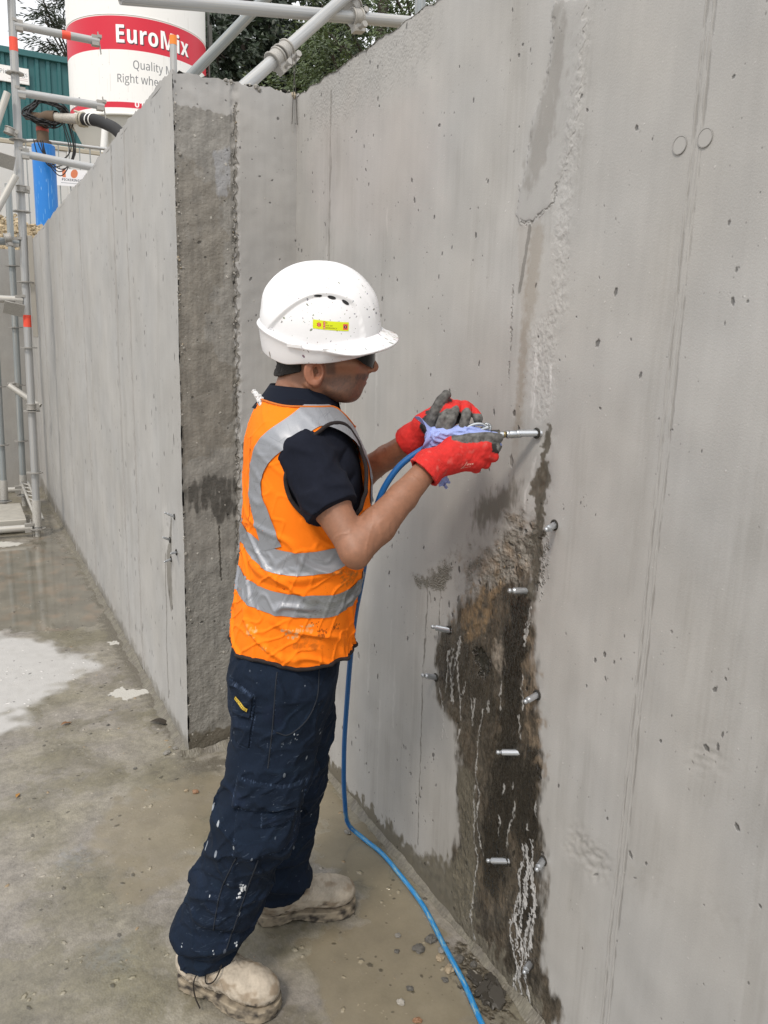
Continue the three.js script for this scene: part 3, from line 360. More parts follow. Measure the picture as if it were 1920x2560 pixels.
// ---------- wet floor slab ----------
function paintFloor(S, far) {
  const R = rngOf(far ? 72 : 71);
  S.each((k, X, Y) => {
    const big = fbm(X * 1.6 + 4, Y * 1.6, 4), mid = fbm(X * 7, Y * 7 + 3, 4), fine = n2(X * 120, Y * 120), gr = R() - 0.5, swirl = fbm(X * 3 + 1.2 * mid, Y * 3 + big, 4);
    const wet = sstep(-0.3, 0.4, big + 0.5 * swirl), v = 1 + 0.2 * mid + 0.08 * fine + 0.14 * gr + 0.18 * swirl + 0.1 * n2(X * 45, Y * 45) + 0.16 * fbm(X * 17, Y * 17, 3);
    const ol = 0.5 + 0.5 * fbm(X * 2.2 + 20, Y * 2.2, 3); S.c[k * 3] = lerp(0.235, 0.16, wet) * v; S.c[k * 3 + 1] = lerp(0.216, 0.145, wet) * v; S.c[k * 3 + 2] = lerp(0.18, 0.106, wet) * v * (1.12 - 0.22 * ol);
    S.b[k] = (0.0004 * fine + 0.0003 * gr + 0.0016 * mid) * (1 - 0.6 * wet); S.r[k] = lerp(0.62, 0.3, wet) + 0.08 * mid;
  });
  const brown = (X, Y) => { const v = 1 + 0.14 * fbm(X * 8, Y * 8, 3) + 0.03 * n2(X * 90, Y * 90); return [0.215 * v, 0.186 * v, 0.13 * v]; };
  if (!far) {
    S.layer(S.poly([FL.mud3], 14), { col: brown, alpha: 0.75, edge: 0.4, noise: 0.5, nx: 10, warp: 0.06, ws: 6, rough: 0.16, fn: (k, a) => { S.b[k] *= 1 - a; } });
    S.layer(S.poly([FL.mud, FL.mud2], 8), { col: brown, alpha: 0.9, edge: 0.3, noise: 0.5, nx: 12, warp: 0.04, ws: 8, rough: 0.1, fn: (k, a) => { S.b[k] *= 1 - a; } });
    S.layer(S.poly([FL.wetl, FL.wetm], 8), { mul: [0.95, 1.0, 1.1], edge: 0.4, noise: 0.5, warp: 0.04, rough: 0.12, fn: (k, a) => { S.b[k] *= 1 - a; } });
  }
  S.layer(S.poly([FL.edge], 6), { col: [0.13, 0.118, 0.092], edge: 0.4, noise: 0.6, nx: 14, warp: 0.02, rough: 0.4, dh: (X, Y) => 0.0006 * n2(X * 60, Y * 60) });
  S.layer(S.poly([FL.far], 8), { col: (X, Y) => { const v = 1 + 0.25 * fbm(X * 4, Y * 3, 3), w = clamp(fbm(X * 5 + 9, Y * 4, 2)); return [0.17 * v * (1 + 0.3 * w), 0.158 * v * (1 + 0.1 * w), 0.128 * v]; }, edge: 0.25, noise: 0.3, nx: 8, warp: 0.05, ws: 6, rough: 0.045, fn: (k, a) => { S.b[k] *= 1 - a; } });
  S.layer(S.poly([FL.dry], 12), { col: (X, Y) => { const v = 1 + 0.06 * fbm(X * 10, Y * 10) + 0.02 * n2(X * 150, Y * 150); return [0.43 * v, 0.422 * v, 0.408 * v]; }, edge: 0.45, noise: 0.4, nx: 7, warp: 0.06, ws: 5, rough: 0.85 });
  S.layer(S.poly([FL.dry2, FL.dry3, FL.white], 2), { col: [0.47, 0.455, 0.42], edge: 0.2, noise: 0.5, nx: 20, warp: 0.02, ws: 20, rough: 0.9 });
  if (!far) S.layer(S.poly([FL.rub], 6), { col: (X, Y) => { const v = 1 + 0.6 * fbm(X * 50, Y * 50, 3); return [0.09 * v, 0.077 * v, 0.055 * v]; }, edge: 0.35, noise: 0.9, nx: 26, warp: 0.02, rough: 0.4, dh: (X, Y) => 0.006 * fbm(X * 50, Y * 50, 3) });
  S.spots(far ? 600 : 5200, 81, 0.001, 0.0065, { mul: 1.55, dh: 0.6, pow: 5, where: (X, Y) => clamp(0.4 + fbm(X * 3, Y * 3, 2)) });
  S.spots(far ? 600 : 3800, 82, 0.001, 0.0065, { mul: 0.45, dh: 0.3, pow: 5, where: (X, Y) => clamp(0.35 + fbm(X * 3 + 7, Y * 3, 2)) });
  S.spots(far ? 100 : 420, 83, 0.0015, 0.006, { col: [0.3, 0.22, 0.13], dh: 0.6, pow: 4, where: (X, Y) => clamp(0.3 + fbm(X * 3 + 17, Y * 3, 2)) });
}
const SF = new Surf(1024, 2048, 1.9, 4.1, -0.74, -5.05), SG = new Surf(512, 1024, 1.9, 4.1, -0.74, -9.15);
paintFloor(SF, false); paintFloor(SG, true);
const floorUV = (g, S) => { const p = g.attributes.position, uv = new Float32Array(p.count * 2); for (let i = 0; i < p.count; i++) { uv[i * 2] = (p.getX(i) - S.x0) / S.W; uv[i * 2 + 1] = (p.getZ(i) - S.y0) / S.H; } g.setAttribute('uv', new THREE.BufferAttribute(uv, 2)); return g; };
const sheet = (x0, x1, z0, z1, y) => new THREE.PlaneGeometry(x1 - x0, z1 - z0).rotateX(-Math.PI / 2).translate((x0 + x1) / 2, y, (z0 + z1) / 2);
structure('floor', floorUV(sheet(-60, 1.16, -5.05, 60, 0), SF), SF.material());
structure('floor', floorUV(sheet(-60, 1.16, -9.12, -5.05, 0), SG), SG.material());
{ // higher ground behind the walls
  const S = new Surf(512, 512, 4, 4); const R = rngOf(5); S.each((k, X, Y) => { const v = 1 + 0.3 * fbm(X * 4, Y * 4, 4) + 0.2 * (R() - 0.5); S.c[k * 3] = 0.3 * v; S.c[k * 3 + 1] = 0.25 * v; S.c[k * 3 + 2] = 0.17 * v; S.b[k] = 0.02 * fbm(X * 20, Y * 20, 3); });
  const sh = new THREE.Shape([[1.43, -60], [220, -60], [220, 260], [-220, 260], [-220, 9.4], [1.43, 9.4]].map((p) => new THREE.Vector2(...p)));
  const g = new THREE.ShapeGeometry(sh).rotateX(-Math.PI / 2).translate(0, 2.36, 0); const p = g.attributes.position, uv = []; for (let i = 0; i < p.count; i++) uv.push(p.getX(i) / 4, p.getZ(i) / 4); g.setAttribute('uv', new THREE.Float32BufferAttribute(uv, 2));
  structure('ground', g, S.material(true, 1));
}

// ---------- the worker: local x forward, y up, z to his right ----------
function nets(sdf, mn, mx, h, colorOf, uvOf) { // surface nets
  const nx = Math.ceil((mx[0] - mn[0]) / h) + 1, ny = Math.ceil((mx[1] - mn[1]) / h) + 1, nz = Math.ceil((mx[2] - mn[2]) / h) + 1, D = new Float32Array(nx * ny * nz), B = 4, far = B * h * 1.9;
  for (let k = 0; k < nz; k += B) for (let j = 0; j < ny; j += B) for (let i = 0; i < nx; i += B) {
    const d0 = sdf(mn[0] + (i + 1.5) * h, mn[1] + (j + 1.5) * h, mn[2] + (k + 1.5) * h), skip = Math.abs(d0) > far;
    for (let c = k; c < Math.min(nz, k + B); c++) for (let b = j; b < Math.min(ny, j + B); b++) for (let a = i; a < Math.min(nx, i + B); a++) D[(c * ny + b) * nx + a] = skip ? d0 : sdf(mn[0] + a * h, mn[1] + b * h, mn[2] + c * h);
  }
  const id = new Int32Array(nx * ny * nz).fill(-1), P = [], Ix = [], at = (i, j, k) => (k * ny + j) * nx + i;
  const C = [[0, 0, 0], [1, 0, 0], [0, 1, 0], [1, 1, 0], [0, 0, 1], [1, 0, 1], [0, 1, 1], [1, 1, 1]], E = [[0, 1], [2, 3], [4, 5], [6, 7], [0, 2], [1, 3], [4, 6], [5, 7], [0, 4], [1, 5], [2, 6], [3, 7]], dv = new Float32Array(8);
  for (let k = 0; k < nz - 1; k++) for (let j = 0; j < ny - 1; j++) for (let i = 0; i < nx - 1; i++) {
    let m = 0; for (let q = 0; q < 8; q++) { dv[q] = D[at(i + C[q][0], j + C[q][1], k + C[q][2])]; if (dv[q] < 0) m |= 1 << q; }
    if (m === 0 || m === 255) continue;
    let x = 0, y = 0, z = 0, n = 0;
    for (const [a, b] of E) { if ((dv[a] < 0) === (dv[b] < 0)) continue; const t = dv[a] / (dv[a] - dv[b]); x += C[a][0] + (C[b][0] - C[a][0]) * t; y += C[a][1] + (C[b][1] - C[a][1]) * t; z += C[a][2] + (C[b][2] - C[a][2]) * t; n++; }
    id[at(i, j, k)] = P.length / 3; P.push(mn[0] + (i + x / n) * h, mn[1] + (j + y / n) * h, mn[2] + (k + z / n) * h);
  }
  const quad = (a, b, c, d, f) => { if (a < 0 || b < 0 || c < 0 || d < 0) return; f ? Ix.push(a, b, c, a, c, d) : Ix.push(a, c, b, a, d, c); };
  for (let k = 1; k < nz - 1; k++) for (let j = 1; j < ny - 1; j++) for (let i = 1; i < nx - 1; i++) {
    const s = D[at(i, j, k)] < 0;
    if (s !== D[at(i + 1, j, k)] < 0) quad(id[at(i, j - 1, k - 1)], id[at(i, j, k - 1)], id[at(i, j, k)], id[at(i, j - 1, k)], s);
    if (s !== D[at(i, j + 1, k)] < 0) quad(id[at(i - 1, j, k - 1)], id[at(i - 1, j, k)], id[at(i, j, k)], id[at(i, j, k - 1)], s);
    if (s !== D[at(i, j, k + 1)] < 0) quad(id[at(i - 1, j - 1, k)], id[at(i, j - 1, k)], id[at(i, j, k)], id[at(i - 1, j, k)], s);
  }
  const N = new Float32Array(P.length), e = h * 0.6;
  for (let v = 0; v < P.length; v += 3) { const x = P[v], y = P[v + 1], z = P[v + 2]; const a = sdf(x + e, y, z) - sdf(x - e, y, z), b = sdf(x, y + e, z) - sdf(x, y - e, z), c = sdf(x, y, z + e) - sdf(x, y, z - e), l = Math.hypot(a, b, c) || 1; N[v] = a / l; N[v + 1] = b / l; N[v + 2] = c / l; }
  const g = new THREE.BufferGeometry(); g.setAttribute('position', new THREE.Float32BufferAttribute(P, 3)); g.setAttribute('normal', new THREE.BufferAttribute(N, 3)); g.setIndex(Ix);
  if (colorOf) { const c = new Float32Array(P.length); for (let v = 0; v < P.length; v += 3) c.set(colorOf(P[v], P[v + 1], P[v + 2], N[v], N[v + 1], N[v + 2]), v); g.setAttribute('color', new THREE.BufferAttribute(c, 3)); }
  if (uvOf) { const u = new Float32Array(P.length / 3 * 2); for (let v = 0; v < P.length; v += 3) u.set(uvOf(P[v], P[v + 1], P[v + 2]), v / 3 * 2); g.setAttribute('uv', new THREE.BufferAttribute(u, 2)); }
  return g;
}
const smin = (a, b, k) => { const h = Math.max(k - Math.abs(a - b), 0) / k; return Math.min(a, b) - h * h * k * 0.25; };
const smax = (a, b, k) => -smin(-a, -b, k);
const cap = (x, y, z, a, b, ra, rb) => { const bx = b[0] - a[0], by = b[1] - a[1], bz = b[2] - a[2], px = x - a[0], py = y - a[1], pz = z - a[2], t = clamp((px * bx + py * by + pz * bz) / (bx * bx + by * by + bz * bz)); return Math.hypot(px - bx * t, py - by * t, pz - bz * t) - (ra + (rb - ra) * t); };
const ell = (x, y, z, c, r) => { const a = (x - c[0]) / r[0], b = (y - c[1]) / r[1], d = (z - c[2]) / r[2], k0 = Math.hypot(a, b, d), k1 = Math.hypot(a / r[0], b / r[1], d / r[2]) || 1e-9; return k0 * (k0 - 1) / k1; };
const sph = (x, y, z, c, r) => Math.hypot(x - c[0], y - c[1], z - c[2]) - r;
const spline = (ks, ys, t) => { let i = 0; while (i < ks.length - 2 && t > ks[i + 1]) i++; const h = ks[i + 1] - ks[i], u = clamp((t - ks[i]) / h), m = (j) => (j <= 0 ? (ys[1] - ys[0]) / (ks[1] - ks[0]) : j >= ks.length - 1 ? (ys[j] - ys[j - 1]) / (ks[j] - ks[j - 1]) : (ys[j + 1] - ys[j - 1]) / (ks[j + 1] - ks[j - 1])), u2 = u * u, u3 = u2 * u; return (2 * u3 - 3 * u2 + 1) * ys[i] + (u3 - 2 * u2 + u) * h * m(i) + (-2 * u3 + 3 * u2) * ys[i + 1] + (u3 - u2) * h * m(i + 1); };

const worker = thing('person', 'worker in a white hard hat, orange vest and navy trousers injecting the wall', 'person', [0.66, 0, -1.66], -28.4 * Math.PI / 180);
const SHR = [0.036, 1.37, 0.136], ELR = [0.154, 1.192, 0.24], WRR = [0.306, 1.349, 0.092], SHL = [0.03, 1.385, -0.19], ELL = [0.1, 1.235, -0.235], WRL = [0.272, 1.39, -0.045];
const mixp = (a, b, t) => [lerp(a[0], b[0], t), lerp(a[1], b[1], t), lerp(a[2], b[2], t)];

// ----- head and neck -----
function headSDF(x, y, z) {
  const az = Math.abs(z);
  let d = ell(x, y, z, [0.062, 1.615, 0], [0.108, 0.112, 0.077]);
  d = smin(d, ell(x, y, z, [0.1, 1.545, 0], [0.066, 0.07, 0.06]), 0.03);
  d = smin(d, cap(x, y, az, [0.056, 1.52, 0.054], [0.116, 1.498, 0.026], 0.016, 0.017), 0.03);
  d = smin(d, sph(x, y, z, [0.1285, 1.496, 0], 0.0175), 0.02);
  d = smin(d, ell(x, y, az, [0.114, 1.558, 0.05], [0.032, 0.015, 0.017]), 0.016);
  d = smax(d, -ell(x, y, az, [0.112, 1.527, 0.071], [0.03, 0.018, 0.016]), 0.022);
  d = smin(d, ell(x, y, z, [0.146, 1.592, 0], [0.026, 0.014, 0.05]), 0.02);
  d = smin(d, cap(x, y, z, [0.158, 1.584, 0], [0.176, 1.5535, 0], 0.0085, 0.012), 0.01);
  d = smin(d, ell(x, y, az, [0.1645, 1.548, 0.0115], [0.012, 0.009, 0.008]), 0.005);
  d = smin(d, ell(x, y, z, [0.1495, 1.5295, 0], [0.0125, 0.006, 0.023]), 0.008);
  d = smin(d, ell(x, y, z, [0.148, 1.5175, 0], [0.0125, 0.0065, 0.02]), 0.006);
  d = smax(d, -cap(x, y, az, [0.166, 1.5235, 0], [0.136, 1.521, 0.03], 0.0032, 0.0015), 0.003);
  d = smin(d, cap(x, y, z, [0.022, 1.53, 0], [-0.004, 1.42, 0], 0.054, 0.064), 0.014);
  d = smin(d, cap(x, y, az, [0.045, 1.512, 0.058], [0.072, 1.43, 0.018], 0.013, 0.012), 0.016);
  // creases at the back of the neck and below the jaw
  d += 0.0012 * Math.sin((y * 0.8 + x * 0.6) * 330) * sstep(1.52, 1.5, y) * sstep(1.44, 1.46, y) * sstep(0.055, 0.035, x) * sstep(0.02, 0.055, az);
  // ear
  const ex = x - 0.052, ey = y - 1.541, ez = az - 0.081 - ex * -0.35, er = Math.hypot(ex / 0.021, (ey) / 0.0305);
  let ear = Math.hypot(Math.max(0, er - 0.8) * 0.024, ez * (er > 1 ? 1.6 : 1)) - 0.0062;
  ear = smax(ear, -ell(x, y, az, [0.058, 1.541, 0.0895], [0.0125, 0.0175, 0.016]), 0.002); ear = smin(ear, cap(x, y, az, [0.05, 1.53, 0.083], [0.046, 1.553, 0.084], 0.0028, 0.0026), 0.004);
  ear = smin(ear, sph(x, y, az, [0.056, 1.517, 0.079], 0.0075), 0.008);
  return smin(d, ear, 0.006);
}
const skin = (x, y, z) => {
  let c = [0.305, 0.142, 0.083]; const m = fbm3(x * 40, y * 40, z * 40, 3), f = n3(x * 300, y * 300, z * 300);
  c = c.map((v) => v * (1 + 0.1 * m + 0.06 * f));
  if (y > 1.44 && x > -0.06 && y < 1.7 && Math.abs(z) < 0.11) { // head
    const beard = sstep(1.545, 1.528, y + 0.25 * Math.max(0, 0.1 - x)) * sstep(0.055, 0.075, x) * sstep(1.462, 1.48, y) + sstep(1.542, 1.536, y) * sstep(0.135, 0.145, x) * sstep(1.522, 1.53, y) * 0.8, side = sstep(0.072, 0.08, x) * sstep(0.1, 0.092, x) * sstep(1.532, 1.54, y), lip = sstep(0.026, 0.018, Math.abs(z)) * sstep(1.513, 1.516, y) * sstep(1.534, 1.531, y) * sstep(0.142, 0.15, x);
    const b = clamp(beard * (0.62 + 0.3 * f + 0.2 * m) + side * 0.75); c = [lerp(c[0], 0.085, b), lerp(c[1], 0.055, b), lerp(c[2], 0.045, b)];
    c = [lerp(c[0], 0.3, lip * 0.6), lerp(c[1], 0.12, lip * 0.6), lerp(c[2], 0.09, lip * 0.6)];
    const ed = Math.hypot(x - 0.052, y - 1.541); if (ed < 0.034 && Math.abs(z) > 0.07) { c[0] *= 1.12; }
  } else { const r = n3(x * 70, y * 70, z * 70) * 0.5 + n3(x * 220, y * 220, z * 220) * 0.5; const hair = clamp(0.12 + 0.2 * r); c = [lerp(c[0], 0.12, hair), lerp(c[1], 0.075, hair), lerp(c[2], 0.05, hair)]; }
  return c;
};
const RM = mixp(SHR, ELR, 0.5), FR = mixp(ELR, WRR, 0.28), FRb = mixp(ELR, WRR, 0.62), FLa = mixp(ELL, WRL, 0.3), FLb = mixp(ELL, WRL, 0.65);
function armSDF(x, y, z) {
  let a = smin(cap(x, y, z, SHR, RM, 0.043, 0.041), cap(x, y, z, RM, ELR, 0.041, 0.0295), 0.015);
  a = smin(a, cap(x, y, z, ELR, FR, 0.031, 0.038), 0.018); a = smin(a, cap(x, y, z, FR, FRb, 0.038, 0.031), 0.01); a = smin(a, cap(x, y, z, FRb, WRR, 0.031, 0.025), 0.01);
  a = smin(a, sph(x, y, z, [ELR[0] + 0.004, ELR[1] - 0.018, ELR[2] + 0.006], 0.0125), 0.02); // point of the elbow
  a = smin(a, cap(x, y, z, [ELR[0] + 0.018, ELR[1] + 0.03, ELR[2] - 0.005], mixp(ELR, WRR, 0.45), 0.011, 0.01), 0.02); // brachioradialis
  let b = smin(cap(x, y, z, SHL, ELL, 0.044, 0.034), cap(x, y, z, ELL, FLa, 0.034, 0.036), 0.02); b = smin(b, cap(x, y, z, FLa, FLb, 0.036, 0.029), 0.01); b = smin(b, cap(x, y, z, FLb, WRL, 0.029, 0.0235), 0.01);
  const vein = 0.0011 * Math.pow(Math.max(0, 1 - Math.abs(n3(x * 16 + y * 5, y * 9, z * 16)) * 7), 2);
  return Math.min(a, b) - vein;
}
function bodySDF(x, y, z) {
  let d = ell(x, y, z, [0.0, 0.88, 0], [0.105, 0.13, 0.135]);
  d = smin(d, ell(x, y, z, [0.01, 1.05, 0], [0.1, 0.16, 0.125]), 0.06); d = smin(d, ell(x, y, z, [0.025, 1.26, 0], [0.108, 0.15, 0.14]), 0.06);
  d = smin(d, cap(x, y, z, [0.02, 1.37, -0.13], [0.02, 1.37, 0.13], 0.045, 0.045), 0.05); d = smin(d, cap(x, y, z, [0.005, 1.44, 0], [0.01, 1.35, 0], 0.055, 0.07), 0.04);
  let a = armSDF(x, y, z);
  d = smin(d, a + 0.003, 0.03);
  d = smin(d, cap(x, y, z, [-0.01, 0.84, 0.085], [-0.06, 0.48, 0.115], 0.075, 0.05), 0.04); d = smin(d, cap(x, y, z, [-0.06, 0.48, 0.115], [-0.205, 0.09, 0.088], 0.05, 0.036), 0.03);
  d = smin(d, cap(x, y, z, [0, 0.84, -0.085], [-0.01, 0.46, -0.12], 0.075, 0.05), 0.04); d = smin(d, cap(x, y, z, [-0.01, 0.46, -0.12], [-0.055, 0.09, -0.165], 0.05, 0.036), 0.03);
  return d;
}
const matSkin = new THREE.MeshPhysicalMaterial({ vertexColors: true, roughness: 0.52, sheen: 0.15, sheenRoughness: 0.6 });
part('body', [nets(headSDF, [-0.09, 1.43, -0.115], [0.21, 1.76, 0.115], 0.003, skin), nets(bodySDF, [-0.29, 0.03, -0.33], [0.36, 1.47, 0.33], 0.009, skin), nets(armSDF, [-0.05, 1.12, -0.31], [0.35, 1.46, 0.31], 0.004, skin)], matSkin, worker);
// short hair below the helmet
part('hair', nets((x, y, z) => { const az = Math.abs(z); const d = Math.min(ell(x, y, z, [0.06, 1.612, 0], [0.113, 0.115, 0.081]), cap(x, y, z, [0.03, 1.56, 0], [0.012, 1.52, 0], 0.062, 0.059)) + 0.0015 * n3(x * 400, y * 250, z * 400); return Math.max(d, 1.527 - y + 0.25 * Math.max(0, x + 0.03), y - 1.64, x - 0.022 - (y > 1.565 ? 0.4 * (y - 1.565) : 0)); }, [-0.08, 1.5, -0.1], [0.1, 1.66, 0.1], 0.003), std([0.018, 0.014, 0.012], 0.75), worker);

// ----- helmet -----
{
  const cx = 0.0585, A = 0.134, Bz = 0.113, TOP = 1.769;
  const wrapA = (a) => Math.cos(a);
  const yRim = (a) => { const f = Math.cos(a); return 1.613 + (f < 0 ? 0.034 * Math.pow(-f, 1.7) : 0.012 * Math.pow(f, 1.6)); };
  const yBot = (a) => { const f = Math.cos(a), q = Math.exp(-Math.pow((f + 0.62) / 0.28, 2)); return 1.582 + (f < 0 ? 0.008 * Math.pow(-f, 3) : 0.016 * Math.pow(f, 1.4)) - 0.008 * q; };
  const peak = (a) => 0.0325 * sstep(0.05, 0.62, Math.cos(a));
  const ring = (a, r) => { const c = Math.cos(a), s = Math.sin(a), n = 2.15, k = Math.pow(Math.pow(Math.abs(c) / A, n) + Math.pow(Math.abs(s) / Bz, n), -1 / n); return [cx + c * (k + r), s * (k + r)]; };
  const domePoint = (a, t, off = 0) => { // t 0 at the rim, 1 at the crown
    const e = Math.pow(Math.cos(t * Math.PI / 2), 0.86), hgt = Math.pow(Math.sin(t * Math.PI / 2), 1.06), y0 = yRim(a) + 0.004; const [X, Z] = ring(a, -0.001);
    let x = cx + (X - cx) * e, z = Z * e, y = y0 + (TOP - y0) * hgt;
    // raised crest along the middle and a sunken side panel under the vent arc
    const az = Math.abs(z), crest = sstep(0.047, 0.039, az) * sstep(0.12, 0.4, t), arcY = 1.722 - 5.2 * Math.pow(x - 0.075, 2) - (x > 0.13 ? 60 * Math.pow(x - 0.13, 2) : 0), panel = sstep(arcY + 0.0028, arcY - 0.0028, y) * sstep(0.03, 0.06, az) * sstep(0.165, 0.15, x);
    const grow = 0.0052 * crest - 0.006 * panel + 0.002 * sstep(0.03, 0.015, az) * crest + off, l = Math.hypot(x - cx, (y - 1.62) * 0.8, z) || 1;
    return [x + (x - cx) / l * grow, y + (y - 1.62) * 0.8 / l * grow, z + z / l * grow];
  };
  const NA = 300, rows = [], put = (fn) => rows.push(Array.from({ length: NA + 1 }, (_, i) => fn(i / NA * Math.PI * 2)));
  const rp = (a, r, y) => { const [x, z] = ring(a, r); return [x, y, z]; };
  put((a) => rp(a, -0.016, yBot(a) + 0.03)); put((a) => rp(a, -0.008, yBot(a) + 0.002)); put((a) => rp(a, -0.005, yBot(a))); put((a) => rp(a, -0.0035, yBot(a) + 0.002));
  for (const t of [0.3, 0.6, 0.85]) put((a) => rp(a, -0.003 + 0.005 * t + peak(a) * t * t * 0.8, lerp(yBot(a) + 0.002, yRim(a) - 0.005 - 0.28 * peak(a) * t, t)));
  const dr = (a) => -0.28 * peak(a); put((a) => rp(a, 0.004 + peak(a), yRim(a) - 0.003 + dr(a))); put((a) => rp(a, 0.0058 + peak(a), yRim(a) + dr(a))); put((a) => rp(a, 0.004 + peak(a), yRim(a) + 0.003 + dr(a))); put((a) => rp(a, 0.0005 + peak(a) * 0.5, yRim(a) + 0.0045 + dr(a) * 0.35)); put((a) => rp(a, 0.0002, yRim(a) + 0.005 + peak(a) * 0.2));
  const first = rows.length, ND = 110; for (let j = 0; j <= ND; j++) put((a) => domePoint(a, j / ND + (j === 0 ? 0.012 : 0)));
  const P = [], UV = [], Ix = [];
  rows.forEach((r, j) => r.forEach((p, i) => { P.push(...p); UV.push(i / NA, j < first ? j / first * 0.2 : 0.2 + 0.8 * (j - first) / ND); }));
  for (let j = 0; j < rows.length - 1; j++) for (let i = 0; i < NA; i++) { const a = j * (NA + 1) + i; Ix.push(a, a + NA + 1, a + 1, a + 1, a + NA + 1, a + NA + 2); }
  const g = new THREE.BufferGeometry(); g.setAttribute('position', new THREE.Float32BufferAttribute(P, 3)); g.setAttribute('uv', new THREE.Float32BufferAttribute(UV, 2)); g.setIndex(Ix); g.computeVertexNormals();
  const map = canvasTex(2048, 1024, (x, w, h) => { // splashes of grey mortar on white plastic
    x.fillStyle = '#f0f0f2'; x.fillRect(0, 0, w, h); const R = rngOf(301);
    for (let i = 0; i < 620; i++) { const a = R(), t = Math.pow(R(), 1.1), front = a < 0.3; if (!front && R() > 0.35) continue; const r = 2.0 + R() * R() * R() * 13, X = a * w, Y = h - t * h; x.fillStyle = `rgba(${92 + R() * 40},${90 + R() * 40},${88 + R() * 40},${0.7 + R() * 0.3})`; x.beginPath(); x.ellipse(X, Y, r * (0.6 + R() * 0.5), r * (0.6 + R() * 0.9), R() * 3, 0, 6.3); x.fill(); if (R() < 0.4) { x.beginPath(); x.ellipse(X + r * (R() - 0.5) * 2, Y + r * 1.3, r * 0.4, r * 0.9, R() * 3, 0, 6.3); x.fill(); } }
    for (let i = 0; i < 90; i++) { x.fillStyle = `rgba(${130 + R() * 50},${125 + R() * 40},${115 + R() * 40},0.8)`; x.beginPath(); x.ellipse((0.96 + R() * 0.09) % 1 * w, h - (0.12 + R() * 0.11) * h, 1 + R() * 7, 1 + R() * 4, R() * 3, 0, 6.3); x.fill(); }
    for (let i = 0; i < 60; i++) { x.strokeStyle = `rgba(170,170,172,${R() * 0.5})`; x.lineWidth = 1; const X = R() * w, Y = R() * h; x.beginPath(); x.moveTo(X, Y); x.lineTo(X + (R() - 0.5) * 60, Y + (R() - 0.5) * 30); x.stroke(); }
  });
  const hel = part('helmet', g, new THREE.MeshPhysicalMaterial({ map, roughness: 0.34, clearcoat: 0.25, clearcoatRoughness: 0.3 }), worker);
  { const q = new THREE.Quaternion().setFromAxisAngle(V(1, 0, 0), 0.23), pv = V(0.06, 1.62, 0); hel.quaternion.copy(q); hel.position.copy(pv.clone().sub(pv.clone().applyQuaternion(q))); }
  const dark = std([0.02, 0.02, 0.022], 0.8), white = new THREE.MeshPhysicalMaterial({ color: 0xeeeeef, roughness: 0.35 });
  const nearest = (x, y, side = 1) => { let best = null, bd = 1e9; for (let i = 0; i <= 90; i++) for (let j = 0; j <= 90; j++) { const a = i / 90 * Math.PI, p = domePoint(a, j / 90), d = (p[0] - x) ** 2 + (p[1] - y) ** 2; if (d < bd) { bd = d; best = [a, j / 90]; } } let [a, t] = best; for (let it = 0, s = 0.03; it < 40; it++, s *= 0.85) for (const [u, v] of [[s, 0], [-s, 0], [0, s], [0, -s]]) { const p = domePoint(a + u, clamp(t + v)), d = (p[0] - x) ** 2 + (p[1] - y) ** 2; if (d < bd) { bd = d; a += u; t = clamp(t + v); } } return [a * side, t]; };
  for (const side of [1, -1]) for (const [x, y, ang, wd, ht] of [[0.06, 1.7175, 0.02, 0.017, 0.005], [0.088, 1.7145, -0.2, 0.018, 0.0065], [0.116, 1.705, -0.5, 0.017, 0.007]]) { // air slots
    const [a, t] = nearest(x, y, side), sh = grid(14, 5, (u, v) => { const q = (u - 0.5) * wd, b = ht * Math.sqrt(Math.max(0, 1 - Math.pow(2 * u - 1, 2))), X = x + q * Math.cos(ang), Y = y + q * Math.sin(ang) + (v - 0.5) * b; const [aa, tt] = nearest(X, Y, side); return domePoint(aa, tt, 0.0009); }); part('vent', sh, dark, hel);
  }
  // yellow emergency sticker
  const label = canvasTex(512, 128, (x, w, h) => {
    x.fillStyle = '#dbe610'; x.fillRect(0, 0, w, h); const star = (cx, cy, r, col) => { x.fillStyle = col; for (let k = 0; k < 3; k++) { x.save(); x.translate(cx, cy); x.rotate(k * Math.PI / 3); x.fillRect(-r * 0.27, -r, r * 0.54, 2 * r); x.restore(); } x.fillStyle = '#f2d8d0'; x.fillRect(cx - 3, cy - r * 0.6, 6, r * 1.2); };
    star(88, 66, 34, '#d0203a'); x.fillStyle = '#c4322c'; x.fillRect(150, 10, 30, 108); x.fillStyle = '#f3e6d8'; x.font = 'bold 32px sans-serif'; x.textBaseline = 'middle'; x.textAlign = 'center'; ['I', 'C', 'E'].forEach((t, i) => x.fillText(t, 165, 30 + i * 35));
    x.textAlign = 'left'; x.fillStyle = '#6b5a10'; x.font = 'bold 30px sans-serif'; x.fillText('N', 186, 30); x.fillText('ASE OF', 186, 65); x.fillText('MERGENCY', 186, 100); x.fillStyle = '#e0564a'; x.fillRect(432, 28, 66, 84); star(465, 70, 24, '#1d1d3a');
  });
  part('sticker', grid(24, 8, (u, v) => { const X = 0.0505 + u * 0.0735, Y = 1.664 - u * 0.006 + (v - 0.5) * 0.0175; const [a, t] = nearest(X, Y); return domePoint(a, t, 0.0006); }), std(null, 0.4, { map: label }), hel);
  // clips along the rim
  for (const a of [1.95, 1.32]) { const p = rp(a, 0.006, yRim(a) + 0.001), n = new THREE.BoxGeometry(0.034, 0.0065, 0.004).rotateY(-a + Math.PI / 2 + 0).translate(...p); part('rim_clip', n, white, hel); }
}
